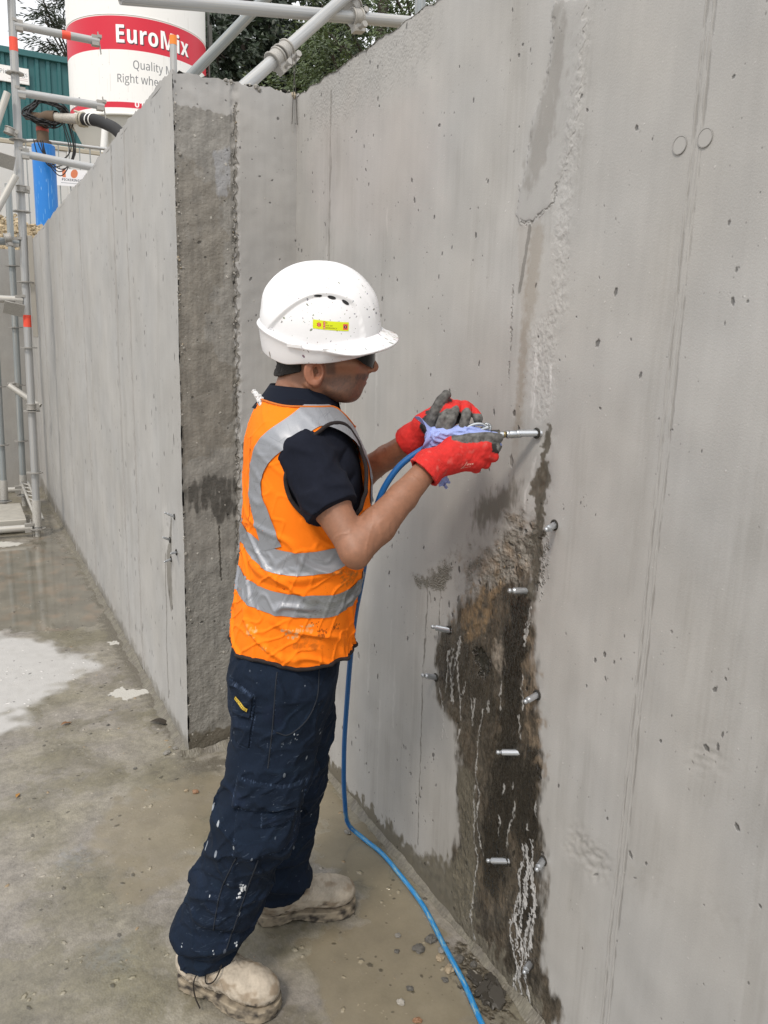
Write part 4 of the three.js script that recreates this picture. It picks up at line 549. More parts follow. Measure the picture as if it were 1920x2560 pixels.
// ----- glasses -----
{
  const gl = part('safety_glasses', grid(40, 10, (u, v) => { const a = lerp(-1.32, 1.32, u), fr = Math.pow(Math.cos(a), 0.6), up = lerp(1.556 - 0.006 * Math.cos(a * 2.2) + 0.013 * sstep(0.7, 1.32, Math.abs(a)), 1.598, v); return [0.086 + 0.092 * fr + 0.002 * Math.sin(v * Math.PI), up, 0.0855 * Math.sin(a) * (1 - 0.03 * Math.sin(v * Math.PI))]; }), new THREE.MeshPhysicalMaterial({ color: 0x030303, roughness: 0.18, specularIntensity: 0.45, side: THREE.DoubleSide }), worker);
  const green = std([0.12, 0.45, 0.1], 0.5), black = std([0.008, 0.008, 0.008], 0.4);
  for (const s of [1, -1]) { part('temple', tube([[0.107, 1.579, 0.083 * s], [0.075, 1.577, 0.087 * s], [0.035, 1.5735, 0.088 * s], [0.0, 1.567, 0.08 * s]], 0.0042, 24, 8), black, gl); part('temple_stripe', tube([[0.098, 1.575, 0.0885 * s], [0.08, 1.573, 0.0915 * s], [0.05, 1.573, 0.0925 * s]], 0.0011, 16, 6), green, gl); part('temple_stripe', tube([[0.024, 1.568, 0.0915 * s], [0.012, 1.566, 0.088 * s], [0.002, 1.562, 0.084 * s]], 0.0013, 12, 6), green, gl); part('temple_stripe', tube([[0.115, 1.572, 0.0862 * s], [0.1, 1.568, 0.0885 * s], [0.088, 1.566, 0.0895 * s]], 0.001, 12, 6), green, gl); }
}
// ----- torso clothing -----
const PSI = 13 * Math.PI / 180, cP = Math.cos(PSI), sP = Math.sin(PSI);
const TY = [0.885, 0.94, 1.0, 1.08, 1.15, 1.2, 1.27, 1.335, 1.385, 1.42, 1.45, 1.475, 1.49], TC = [0.001, -0.001, 0.006, 0.018, 0.024, 0.028, 0.03, 0.027, 0.02, 0.016, 0.014, 0.014, 0.014], TA = [0.136, 0.136, 0.135, 0.134, 0.135, 0.138, 0.139, 0.134, 0.124, 0.112, 0.099, 0.085, 0.076], TB = [0.172, 0.172, 0.171, 0.17, 0.17, 0.173, 0.178, 0.18, 0.172, 0.155, 0.131, 0.104, 0.088];
const SE_N = 2.35;
function torso(th, y, off = 0) { // angle from the front, turning to his right
  const a = spline(TY, TA, y) + off, b = spline(TY, TB, y) + off, c = Math.cos(th), s = Math.sin(th), k = Math.pow(Math.pow(Math.abs(c) / a, SE_N) + Math.pow(Math.abs(s) / b, SE_N), -1 / SE_N), u = c * k, w = s * k;
  return [spline(TY, TC, y) + u * cP + w * sP, y, -u * sP + w * cP];
}
function folds(th, y) { // long soft creases of the loose vest
  const X = th * 0.17, rg = (v, w) => Math.pow(Math.max(0, 1 - Math.abs(v) / w), 2) * (3 - 2 * Math.max(0, 1 - Math.abs(v) / w)), low = sstep(1.34, 1.1, y);
  const d1 = rg(n2(X * 2.6 + y * 3.4, y * 8.5 - X * 5.5), 0.36), d2 = rg(n2(X * 13 + 3, y * 2.6), 0.45), d3 = rg(n2(X * 9 - y * 7, y * 12 + X * 9), 0.22);
  const swoop = th < Math.PI ? rg(y - (1.108 + 0.05 * Math.pow(th - 1.9, 2)), 0.022) * sstep(0.9, 1.3, th) * sstep(2.9, 2.4, th) : 0;
  return 0.007 * d1 * (0.25 + 0.75 * low) + 0.0028 * d3 * (0.4 + 0.6 * low) + 0.0035 * d2 * sstep(1.02, 0.92, y) + 0.008 * swoop + 0.003 * n2(X * 5, y * 5) - 0.002;
}
const vestPoint = (th, y, off = 0) => torso(th, y, 0.006 + folds(th, y) + off);
const HOLE = [[0.078, 1.432], [0.047, 1.436], [0.015, 1.42], [-0.018, 1.394], [-0.05, 1.36], [-0.062, 1.325], [-0.056, 1.29], [-0.035, 1.26], [-0.008, 1.238], [0.022, 1.226], [0.06, 1.225], [0.095, 1.255], [0.112, 1.32], [0.104, 1.39]];
const holeCurve = new THREE.CatmullRomCurve3(HOLE.map(([u, y]) => V(u, y, 0)), true, 'centripetal').getPoints(160).slice(0, -1);
const inHole = (u, y) => { let c = false; for (let i = 0, j = holeCurve.length - 1; i < holeCurve.length; j = i++) { const a = holeCurve[i], b = holeCurve[j]; if ((a.y > y) !== (b.y > y) && u < (b.x - a.x) * (y - a.y) / (b.y - a.y) + a.x) c = !c; } return c; };
const thOf = (u, y, side) => { const a = spline(TY, TA, y), b = spline(TY, TB, y), q = clamp(u / a, -0.999, 0.999), w = b * Math.pow(1 - Math.pow(Math.abs(q), SE_N), 1 / SE_N); return Math.atan2(w * side, u); };
const uOf = (th, y) => { const a = spline(TY, TA, y), b = spline(TY, TB, y), c = Math.cos(th), s = Math.sin(th), k = Math.pow(Math.pow(Math.abs(c) / a, SE_N) + Math.pow(Math.abs(s) / b, SE_N), -1 / SE_N); return c * k; };
const hemY = (th) => 0.91 + 0.006 * Math.sin(th * 3 + 1) + 0.004 * Math.sin(th * 7);
const neckY = (th) => 1.469 - 0.05 * sstep(0.5, 1, Math.cos(th)) + 0.008 * sstep(0.3, 1, -Math.cos(th));
{
  const NT = 360, NY = 190, P = [], UV = [], Ix = [], keep = [];
  for (let j = 0; j <= NY; j++) for (let i = 0; i <= NT; i++) { const th = i / NT * Math.PI * 2, y = lerp(hemY(th), neckY(th), j / NY); P.push(...vestPoint(th, y)); UV.push(i / NT, (y - 0.89) / 0.6); keep.push(!inHole(uOf(th, y), y)); }
  for (let j = 0; j < NY; j++) for (let i = 0; i < NT; i++) { const a = j * (NT + 1) + i, q = [a, a + 1, a + NT + 1, a + NT + 2]; if (q.filter((k) => keep[k]).length < 2) continue; Ix.push(a, a + NT + 1, a + 1, a + 1, a + NT + 1, a + NT + 2); }
  const g = new THREE.BufferGeometry(); g.setAttribute('position', new THREE.Float32BufferAttribute(P, 3)); g.setAttribute('uv', new THREE.Float32BufferAttribute(UV, 2)); g.setIndex(Ix); g.computeVertexNormals();
  const TXW = 2048, TXH = 1024, tx = (th) => ((th / (Math.PI * 2)) % 1) * TXW, ty = (y) => TXH * (1 - (y - 0.89) / 0.6);
  const map = canvasTex(TXW, TXH, (x, w, h) => {
    x.fillStyle = '#ff8015'; x.fillRect(0, 0, w, h); const R = rngOf(402);
    for (let i = 0; i < 16000; i++) { x.fillStyle = `rgba(${R() < 0.5 ? '255,150,40' : '225,95,5'},${R() * 0.14})`; x.fillRect(R() * w, R() * h, 2 + R() * 3, 1 + R() * 2); }
    // print on the back
    x.fillStyle = '#8a2a0c'; x.textAlign = 'right'; x.font = 'bold 46px serif'; x.save(); x.translate(tx(2.62), ty(1.312)); x.scale(-1, 1); x.textAlign = 'left'; x.fillText('vital', 0, 0); x.font = '44px sans-serif'; x.fillText('The', 4, 62); x.fillText('roo', 6, 124); x.font = '30px sans-serif'; x.fillText('on', -40, 190); x.restore();
    x.strokeStyle = '#9c3a10'; x.lineWidth = 5; x.beginPath(); const X = tx(2.6); x.moveTo(X + 4, ty(1.4)); x.lineTo(X + 2, ty(1.375)); x.lineTo(X + 16, ty(1.362)); x.lineTo(X + 8, ty(1.338)); x.lineTo(X - 10, ty(1.345)); x.lineTo(X - 6, ty(1.37)); x.lineTo(X + 2, ty(1.375)); x.moveTo(X + 2, ty(1.338)); x.lineTo(X - 12, ty(1.31)); x.moveTo(X, ty(1.28)); x.lineTo(X - 6, ty(1.22)); x.stroke();
    const blot = (th, y, r, col, n) => { for (let i = 0; i < n; i++) { x.fillStyle = col; x.beginPath(); x.ellipse(tx(th) + (R() - 0.5) * r * 3, ty(y) + (R() - 0.5) * r * 1.6, r * (0.1 + 0.35 * R()), r * (0.08 + 0.3 * R()), R() * 3, 0, 6.3); x.fill(); } };
    blot(2.3, 0.978, 26, 'rgba(205,180,160,0.35)', 22); blot(1.75, 0.985, 24, 'rgba(200,190,180,0.45)', 20); blot(1.55, 1.0, 20, 'rgba(190,185,180,0.4)', 14); blot(2.05, 0.95, 12, 'rgba(205,180,160,0.4)', 10);
    blot(1.35, 0.985, 16, 'rgba(120,60,25,0.55)', 12); blot(1.15, 0.99, 14, 'rgba(120,60,25,0.5)', 14); blot(1.45, 1.005, 12, 'rgba(120,60,25,0.5)', 8); blot(1.5, 0.965, 40, 'rgba(150,80,30,0.16)', 40); blot(1.2, 1.13, 30, 'rgba(150,110,80,0.2)', 40); blot(0.95, 1.165, 14, 'rgba(60,40,30,0.5)', 14); blot(1.05, 1.1, 30, 'rgba(120,90,70,0.22)', 30); blot(1.9, 1.085, 5, 'rgba(90,40,20,0.7)', 5);
    for (let i = 0; i < 500; i++) { x.fillStyle = `rgba(110,60,30,${R() * 0.3})`; x.beginPath(); x.arc(tx(0.8 + R() * 1.4), ty(0.93 + R() * 0.25), 0.6 + R() * 1.6, 0, 6.3); x.fill(); }
  });
  const weave = dataTex(256, 256, (d) => { const R = rngOf(3); for (let j = 0; j < 256; j++) for (let i = 0; i < 256; i++) { const k = (j * 256 + i) * 4; d[k] = d[k + 1] = d[k + 2] = 128 + 60 * Math.sin(i * Math.PI / 4) * Math.sin(j * Math.PI / 4) + (R() - 0.5) * 60; d[k + 3] = 255; } }); weave.repeat.set(14, 7);
  const vest = part('vest', g, new THREE.MeshPhysicalMaterial({ map, roughness: 0.9, sheen: 0.05, specularIntensity: 0.5, side: THREE.DoubleSide, bumpMap: weave, bumpScale: 0.0004 }), worker);
  const trim = std([0.016, 0.011, 0.011], 0.9);
  part('trim', tube(Array.from({ length: 90 }, (_, i) => { const th = i / 90 * Math.PI * 2; return vestPoint(th, hemY(th), 0.0005); }), 0.0048, 260, 6, true), trim, vest);
  for (const s of [1, -1]) part('trim', tube(holeCurve.filter((_, i) => i % 2 === 0).map((p) => vestPoint(thOf(p.x, p.y, s), p.y, 0.001)), 0.0048, 200, 6, true), trim, vest);
  part('trim', tube(Array.from({ length: 60 }, (_, i) => { const th = i / 60 * Math.PI * 2; return vestPoint(th, neckY(th), 0.001); }), 0.003, 160, 6, true), std([0.55, 0.14, 0.012], 0.8), vest);
  // reflective tape with creases and dirt
  const tape = canvasTex(1024, 128, (x, w, h) => { x.fillStyle = '#92959b'; x.fillRect(0, 0, w, h); const R = rngOf(55); for (let i = 0; i < 6000; i++) { x.fillStyle = `rgba(${R() < 0.5 ? '190,192,196' : '120,122,126'},${R() * 0.25})`; x.fillRect(R() * w, R() * h, 2, 2); } for (let i = 0; i < 60; i++) { x.strokeStyle = `rgba(80,82,86,${0.1 + R() * 0.25})`; x.lineWidth = 1 + R(); const X = R() * w; x.beginPath(); x.moveTo(X, R() * h); x.lineTo(X + (R() - 0.5) * 60, R() * h); x.stroke(); } });
  const tapeDirty = canvasTex(1024, 128, (x, w, h) => { x.drawImage(tape.image, 0, 0); const R = rngOf(56); for (let i = 0; i < 260; i++) { const X = w * (0.13 + 0.13 * R()), big = R() < 0.3; x.fillStyle = `rgba(75,66,56,${big ? 0.06 : 0.1 + R() * 0.3})`; x.beginPath(); x.ellipse(X, R() * h, (big ? 10 : 1) + R() * (big ? 18 : 3), (big ? 6 : 0.4) + R() * (big ? 14 : 1.2), R() * 3, 0, 6.3); x.fill(); } });
  const mTape = (m) => new THREE.MeshPhysicalMaterial({ map: m, roughness: 0.42, metalness: 0.25, side: THREE.DoubleSide, sheen: 0.2 }), t1 = mTape(tape), t2 = mTape(tapeDirty);
  const lowY = (th) => 1.052 + 0.012 * Math.sin((th - 1.9) * 1.3) + 0.03 * sstep(1.3, 0.6, th) * (th < 3 ? 1 : 0), upY = (th) => 1.163 + (th < Math.PI ? 0.02 * Math.cos((th - 1.75) * 2.2 + Math.PI) + 0.03 * sstep(1.3, 0.75, th) : -0.01);
  part('reflective_band', grid(340, 12, (u, v) => { const th = u * Math.PI * 2; return vestPoint(th, lowY(th) + (v - 0.5) * 0.05, 0.0022); }), t2, vest);
  part('reflective_band', grid(340, 12, (u, v) => { const th = u * Math.PI * 2; return vestPoint(th, upY(th) + (v - 0.5) * 0.05, 0.0022); }), t1, vest);
  const brace = [[0.42, 1.165], [0.45, 1.28], [0.6, 1.38], [1.0, 1.44], [1.42, 1.458], [1.82, 1.425], [2.2, 1.38], [2.4, 1.335], [2.44, 1.295], [2.3, 1.24], [2.12, 1.17]];
  for (const s of [1, -1]) { const c = new THREE.CatmullRomCurve3(brace.map(([t, y]) => V(t * 0.16, y, 0)), false, 'centripetal'); part('reflective_brace', grid(150, 10, (u, v) => { const p = c.getPointAt(u), d = c.getTangentAt(u), k = (v - 0.5) * 0.05, X = p.x - d.y * k, y = Math.min(1.474, p.y + d.x * k); return vestPoint(X / 0.16 * s, y, 0.003); }), t1, vest); }
  part('white_tag', nets((x, y, z) => smin(cap(x, y, z, [-0.085, 1.492, 0.03], [-0.065, 1.478, 0.045], 0.006, 0.004), cap(x, y, z, [-0.08, 1.486, 0.04], [-0.06, 1.46, 0.06], 0.004, 0.006), 0.004) + 0.0025 * n3(x * 260, y * 260, z * 260), [-0.1, 1.445, 0.015], [-0.045, 1.51, 0.075], 0.0025), std([0.7, 0.7, 0.7], 0.8), vest);
}
// shirt with short sleeves and collar
const sleeve = (x, y, z, S, E, len, r0, r1) => { const e = mixp(S, E, len), d = cap(x, y, z, S, mixp(S, E, len + 0.3), r0, r1), ax = [E[0] - S[0], E[1] - S[1], E[2] - S[2]], L = Math.hypot(...ax), pl = ((x - e[0]) * ax[0] + (y - e[1]) * ax[1] + (z - e[2]) * ax[2]) / L; const sn = n3(x * 7 + y * 9, y * 8 - x * 6, z * 7), fold = 0.0055 * Math.exp(-sn * sn * 12) - 0.001; return Math.max(d - fold, pl + 0.003 * n3(x * 12, y * 12, z * 12)); };
const shirtSDF = (x, y, z) => {
  const dx = x - spline(TY, TC, clamp(y, 0.885, 1.49)), u = dx * cP - z * sP, w = dx * sP + z * cP, a = spline(TY, TA, clamp(y, 0.885, 1.49)) - 0.013, b = spline(TY, TB, clamp(y, 0.885, 1.49)) - 0.017;
  const q = Math.pow(Math.pow(Math.abs(u) / a, SE_N) + Math.pow(Math.abs(w) / b, SE_N), 1 / SE_N); let d = (q - 1) * Math.min(a, b) * 0.85; d = Math.max(d, 0.93 - y, y - 1.485);
  const fold = 0.007 * Math.pow(Math.max(0, 1 - Math.abs(n3(x * 5, y * 9 - x * 9, z * 4)) * 2.0), 2) * sstep(0.1, 0.14, Math.abs(w)); d += fold;
  d = smin(d, sleeve(x, y, z, SHR, ELR, 0.6, 0.055, 0.0575), 0.025); d = smin(d, sleeve(x, y, z, SHL, ELL, 0.75, 0.05, 0.06), 0.02);
  return d;
};
const shirt = part('shirt', nets(shirtSDF, [-0.17, 0.92, -0.33], [0.22, 1.53, 0.33], 0.0048, (x, y, z) => { const v = 1 + 0.16 * fbm3(x * 50, y * 50, z * 50, 3) + 0.1 * n3(x * 300, y * 300, z * 300); return [0.0085 * v, 0.0105 * v, 0.019 * v]; }), new THREE.MeshPhysicalMaterial({ vertexColors: true, roughness: 0.95, sheen: 0.06, sheenRoughness: 0.7, sheenColor: new THREE.Color(0.25, 0.3, 0.4), specularIntensity: 0.4 }), worker);
part('collar', grid(90, 14, (u, v) => { const a = lerp(0.16, Math.PI * 2 - 0.16, u), fr = sstep(0.2, 1, Math.cos(a)), t = v < 0.5 ? v * 2 : 2 - v * 2, out = v < 0.5 ? 0 : 0.0045 + 0.012 * Math.pow(1 - t, 1.2), r = 0.0765 - 0.0105 * t + out + 0.0015 * Math.sin(a * 5 + v * 4), y = 1.452 + (0.054 - 0.004 * Math.cos(a)) * t - 0.01 * fr + (v > 0.5 ? 0.004 * (1 - t) : 0); return [0.012 + 0.25 * (y - 1.47) + Math.cos(a) * r * 1.1, y, Math.sin(a) * r]; }), new THREE.MeshPhysicalMaterial({ color: 0x1a1f2b, roughness: 0.95, side: THREE.DoubleSide, specularIntensity: 0.4 }), shirt);

// ----- trousers -----
const legR = [[[-0.012, 0.84, 0.083], 0.1086], [[-0.036, 0.64, 0.1], 0.0957], [[-0.07, 0.49, 0.112], 0.0902], [[-0.136, 0.31, 0.1], 0.0810], [[-0.184, 0.185, 0.09], 0.0810], [[-0.2, 0.1, 0.086], 0.0679], [[-0.203, 0.05, 0.085], 0.0679]];
const legL = [[[-0.005, 0.84, -0.083], 0.1067], [[0.0, 0.64, -0.1], 0.0920], [[-0.015, 0.47, -0.12], 0.0846], [[-0.035, 0.3, -0.14], 0.0736], [[-0.05, 0.17, -0.155], 0.0718], [[-0.053, 0.1, -0.162], 0.0650], [[-0.053, 0.05, -0.165], 0.0650]];
const chain = (L, x, y, z) => { let d = 1e9; for (let i = 0; i < L.length - 1; i++) d = i ? smin(d, cap(x, y, z, L[i][0], L[i + 1][0], L[i][1], L[i + 1][1]), 0.03) : cap(x, y, z, L[0][0], L[1][0], L[0][1], L[1][1]); return d; };
function trousersSDF(x, y, z) {
  const tw = 0.85 + 0.15 * sstep(0.8, 0.9, y);
  let p = ell(x, y, z, [-0.022, 0.83, 0], [0.127, 0.2, 0.155]), r = chain(legR, x, y, z), l = chain(legL, x, y, z);
  const rg = (v, w) => Math.pow(Math.max(0, 1 - Math.abs(v) / w), 2) * (3 - 2 * Math.max(0, 1 - Math.abs(v) / w));
  const ga = (v, w) => { const k = v < 0 ? w * 0.4 : w * 1.25; return Math.exp(-v * v / (k * k)); };
  // cloth stacked over the boots
  const q = 0.012 * n3(x * 7, y * 5, z * 7);
  r -= 0.015 * ga(y - 0.178 - 0.2 * (x + 0.19) + q, 0.026) + 0.011 * ga(y - 0.255 + 0.3 * (x + 0.15) + q, 0.024) - 0.008 * ga(y - 0.128 - 0.2 * (x + 0.19) + q, 0.016) - 0.004 * ga(y - 0.222 + q, 0.014);
  l -= 0.017 * ga(y - 0.155 + 0.25 * (x + 0.05) + q, 0.024) + 0.01 * ga(y - 0.23 - 0.2 * (x + 0.04) + q, 0.022) - 0.006 * ga(y - 0.112 + q, 0.014);
  // drawn creases at seat, knee and calf
  const kn = 0.35 + 0.65 * sstep(0.7, 0.55, y) * sstep(0.25, 0.35, y) + 0.3 * sstep(0.72, 0.8, y);
  const f = rg(n3(x * 3.2 + y * 2, y * 7.5 - x * 4, z * 3.2), 0.38) * kn, g = rg(n3(x * 5 - y * 3, y * 5 + x * 6, z * 4 + 3), 0.26) * kn;
  const h = rg(n3(x * 9 + y * 4, y * 14 - x * 7, z * 9), 0.35);
  r -= 0.0095 * f + 0.008 * g + 0.004 * h - 0.003; l -= 0.009 * f + 0.008 * g + 0.0035 * h - 0.003;
  let d = smin(r, l, 0.025); d = smin(d, p - 0.004 * f, 0.05);
  return Math.max(d, y - 0.98, (z > -0.03 ? 0.098 + 0.12 * (x + 0.2) : 0.088 + 0.12 * (x + 0.05)) - y);
}
const trTex = canvasTex(1024, 2048, (x, w, h) => { // uv: x from -0.36 to 0.2, y from 0 to 1.0
  x.fillStyle = '#16202f'; x.fillRect(0, 0, w, h); const R = rngOf(600), X = (v) => (v + 0.36) / 0.56 * w, Y = (v) => (1 - v) * h;
  for (let i = 0; i < 26000; i++) { x.fillStyle = `rgba(${R() < 0.5 ? '40,52,72' : '8,10,16'},${R() * 0.22})`; x.fillRect(R() * w, R() * h, 1 + R() * 4, 1 + R() * 10); }
  for (let i = 0; i < 160; i++) { x.fillStyle = `rgba(70,90,120,${R() * 0.07})`; x.beginPath(); x.ellipse(R() * w, R() * h, 10 + R() * 60, 14 + R() * 90, R() * 3, 0, 6.3); x.fill(); }
  for (let i = 0; i < 190; i++) { const a = R() * R() * R(); x.fillStyle = `rgba(200,205,210,${0.15 + R() * 0.6})`; x.beginPath(); x.ellipse(R() * w, R() * h, 0.8 + a * 6, 0.8 + a * 10, R() * 0.9 - 0.1, 0, 6.3); x.fill(); }
  const edge = (pts) => { for (let i = 0; i < pts.length - 1; i++) for (let k = 0; k < 60; k++) { const t = R(), px = X(lerp(pts[i][0], pts[i + 1][0], t)) + (R() - 0.5) * 5, py = Y(lerp(pts[i][1], pts[i + 1][1], t)) + (R() - 0.5) * 6; x.fillStyle = `rgba(95,112,138,${R() * 0.5})`; x.fillRect(px, py, 1 + R() * 5, 1 + R() * 4); } };
  edge([[-0.115, 0.575], [0.045, 0.575], [0.05, 0.632]]); edge([[-0.115, 0.575], [-0.1, 0.655], [0.05, 0.632]]); edge([[-0.045, 0.57], [-0.045, 0.535], [0.03, 0.54]]); edge([[-0.11, 0.46], [0.02, 0.47], [0.035, 0.6]]); edge([[-0.11, 0.46], [-0.1, 0.6]]); edge([[-0.118, 0.79], [-0.07, 0.79], [-0.062, 0.845], [-0.13, 0.86]]); edge([[-0.112, 0.72], [-0.075, 0.715], [-0.06, 0.8]]); edge([[-0.012, 0.9], [-0.02, 0.78], [-0.03, 0.68]]); edge([[-0.27, 0.1], [-0.13, 0.1]]);
  for (let i = 0; i < 34; i++) { const a = R(); x.save(); x.translate(X(-0.2 + R() * 0.28), Y(0.1 + R() * 0.75)); x.rotate(0.5 * R()); x.fillStyle = `rgba(205,208,210,${0.25 + 0.6 * R()})`; x.beginPath(); x.ellipse(0, 0, 1 + a * a * 5, 2 + a * a * 14, 0, 0, 7); x.fill(); if (R() < 0.2) x.fillRect(-1, 0, 1.5, 8 + R() * 14); x.restore(); }
  const dab = (u, v, n, s, al) => { for (let i = 0; i < n; i++) { x.fillStyle = `rgba(225,228,230,${al * (0.5 + R() * 0.5)})`; x.beginPath(); x.ellipse(X(u) + (R() - 0.5) * s * 1.4, Y(v) + (R() - 0.5) * s * 3, s * (0.12 + 0.25 * R()), s * (0.2 + 0.5 * R()), 0.3 * R(), 0, 6.3); x.fill(); } };
  dab(-0.09, 0.365, 16, 16, 1); dab(-0.1, 0.345, 10, 12, 1); dab(0.03, 0.745, 6, 12, 0.7); dab(0.0, 0.73, 4, 8, 0.5); dab(-0.11, 0.2, 6, 9, 0.9); dab(-0.16, 0.195, 5, 8, 0.9); dab(-0.24, 0.19, 3, 6, 0.9); dab(0.03, 0.56, 5, 6, 0.6); dab(0.07, 0.44, 12, 9, 0.35); dab(-0.07, 0.31, 5, 6, 0.7); dab(0.09, 0.56, 4, 7, 0.5); dab(0.09, 0.49, 4, 7, 0.5);
  for (let i = 0; i < 900; i++) { const c = [[-0.16, 0.28], [-0.11, 0.38], [0.02, 0.5], [-0.12, 0.8], [-0.03, 0.62], [0.05, 0.66], [-0.19, 0.27]][R() * 7 | 0]; x.strokeStyle = `rgba(160,168,180,${R() * R() * 0.3})`; x.lineWidth = 0.8 + R() * 3; const gx = (R() + R() + R() - 1.5) * 0.07, gy = (R() + R() + R() - 1.5) * 0.08, X0 = X(c[0] + gx), Y0 = Y(c[1] + gy), an = -0.9 + R() * 0.9, ln = 4 + R() * 26; x.beginPath(); x.moveTo(X0, Y0); x.quadraticCurveTo(X0 + Math.cos(an) * ln * 0.5 + R() * 5, Y0 + Math.sin(an) * ln * 0.5, X0 + Math.cos(an) * ln, Y0 + Math.sin(an) * ln); x.stroke(); }
});
const uvTr = (x, y, z) => [(x + 0.36) / 0.56, y];
const matTr = new THREE.MeshPhysicalMaterial({ map: trTex, roughness: 0.95, sheen: 0.05, sheenRoughness: 0.8, sheenColor: new THREE.Color(0.2, 0.28, 0.4), specularIntensity: 0.35 });
const trousers = part('trousers', nets(trousersSDF, [-0.33, 0.03, -0.28], [0.18, 1.0, 0.24], 0.0058, null, uvTr), matTr, worker);
// sewn patches lie on the cloth: outline in (x, y), seen from his right
function onCloth(x, y, z0, off, sdf = trousersSDF) { let z = z0; for (let i = 0; i < 60; i++) { const d = sdf(x, y, z) - off; if (d < 0.0004) break; z -= d * 0.8; } return z; }
function patch(outline, off, n = 26, z0 = 0.26, sdf = trousersSDF) { // outline: four corners, bottom-left, bottom-right, top-right, top-left
  const [a, b, c, d] = outline; const f = (u, v) => [lerp(lerp(a[0], b[0], u), lerp(d[0], c[0], u), v), lerp(lerp(a[1], b[1], u), lerp(d[1], c[1], u), v)];
  return grid(n, n, (u, v) => { const [x, y] = f(u, v), e = Math.min(u, 1 - u, v, 1 - v), z = onCloth(x, y, z0, off * sstep(-0.01, 0.05, e), sdf); return [x, y, z]; }, (u, v) => { const [x, y] = f(u, v); return uvTr(x, y); });
}
const stitch = std([0.013, 0.018, 0.028], 0.9), seamLine = (pts, off = 0.001, r = 0.0014) => tube(new THREE.CatmullRomCurve3(pts.map(([x, y]) => V(x, y, 0)), false, 'centripetal').getPoints(26).map((p) => V(p.x, p.y, onCloth(p.x, p.y, 0.26, off))), r, 60, 5);
const pk1 = part('cargo_pocket', patch([[-0.11, 0.46], [0.02, 0.47], [0.035, 0.6], [-0.1, 0.6]], 0.006), matTr, trousers);
part('pocket_flap', patch([[-0.115, 0.575], [0.045, 0.575], [0.05, 0.632], [-0.1, 0.655]], 0.012), matTr, trousers);
part('pocket_flap', patch([[-0.045, 0.535], [0.03, 0.54], [0.032, 0.572], [-0.045, 0.57]], 0.011), matTr, trousers);
const pk2 = part('tool_pocket', patch([[-0.112, 0.72], [-0.075, 0.715], [-0.06, 0.82], [-0.125, 0.8]], 0.005), matTr, trousers);
const flap2 = part('pocket_flap', patch([[-0.118, 0.79], [-0.07, 0.79], [-0.062, 0.845], [-0.13, 0.86]], 0.011), matTr, trousers);
part('pocket_label', grid(12, 4, (u, v) => { const x = -0.112 + u * 0.034 + v * 0.004, y = 0.823 - u * 0.019 + v * 0.0105; return [x, y, onCloth(x, y, 0.26, 0.0135)]; }), std(null, 0.7, { map: canvasTex(256, 64, (x, w, h) => { x.fillStyle = '#15130c'; x.fillRect(0, 0, w, h); x.fillStyle = '#c3a63a'; x.fillRect(10, 8, w - 20, h - 16); x.fillStyle = '#4a3d14'; for (let i = 0; i < 9; i++) x.fillRect(24 + i * 24, 20 + (i % 3) * 4, 9, 24 - (i % 2) * 8); }) }), flap2);
for (const pts of [[[-0.012, 0.9], [-0.02, 0.78], [-0.03, 0.68]], [[0.075, 0.895], [0.073, 0.83], [0.05, 0.78], [0.012, 0.755], [-0.012, 0.765]], [[-0.1, 0.46], [-0.14, 0.36], [-0.16, 0.25]], [[-0.05, 0.46], [-0.09, 0.33], [-0.13, 0.2]]]) part('seam', seamLine(pts, 0.0012, 0.0016), stitch, trousers);
part('belt', tube(Array.from({ length: 50 }, (_, i) => { const a = i / 50 * Math.PI * 2; return V(-0.012 + 0.108 * Math.cos(a), 0.9, 0.148 * Math.sin(a)); }), 0.012, 120, 8, true), std([0.015, 0.013, 0.011], 0.7), trousers);

// ----- boots: built pointing along +x with the heel at 0 -----
function bootSDF(x, y, z) { // 0.29 long
  const wd = 0.036 + 0.013 * sstep(0.08, 0.2, x) - 0.01 * sstep(0.25, 0.3, x), cz = 0.006 * Math.sin(x * 9);
  let up = cap(x, y, z, [0.05, 0.075, 0], [0.06, 0.155, 0], 0.042, 0.046);
  up = smin(up, ell(x, y, z - cz, [0.065, 0.062, 0], [0.062, 0.045, 0.04]), 0.03);
  up = smin(up, ell(x, y, z - cz, [0.15, 0.066, 0], [0.085, 0.042, 0.045]), 0.035);
  up = smin(up, ell(x, y, z - cz, [0.225, 0.058, 0], [0.06, 0.04, 0.048]), 0.03);
  up -= 0.0035 * Math.pow(Math.max(0, 1 - Math.abs(fbm3(x * 16, y * 10, z * 16, 2)) * 2.8), 2) * sstep(0.22, 0.15, x);
  up = smin(up, ell(x, y, z, [0.118, 0.112, 0], [0.034, 0.02, 0.026]), 0.014);
  up -= 0.0022 * Math.exp(-Math.pow((x - 0.205 - 6 * z * z) / 0.005, 2)) * sstep(0.04, 0.06, y) + 0.002 * Math.exp(-Math.pow((Math.hypot(x - 0.1, (y - 0.14)) - 0.062) / 0.004, 2)) + 0.0014 * Math.exp(-Math.pow((Math.hypot(x - 0.1, (y - 0.14)) - 0.072) / 0.0025, 2));
  up += 0.0018 * fbm3(x * 30, y * 30, z * 30, 2);
  return Math.max(up, 0.016 - y, y - 0.17);
}
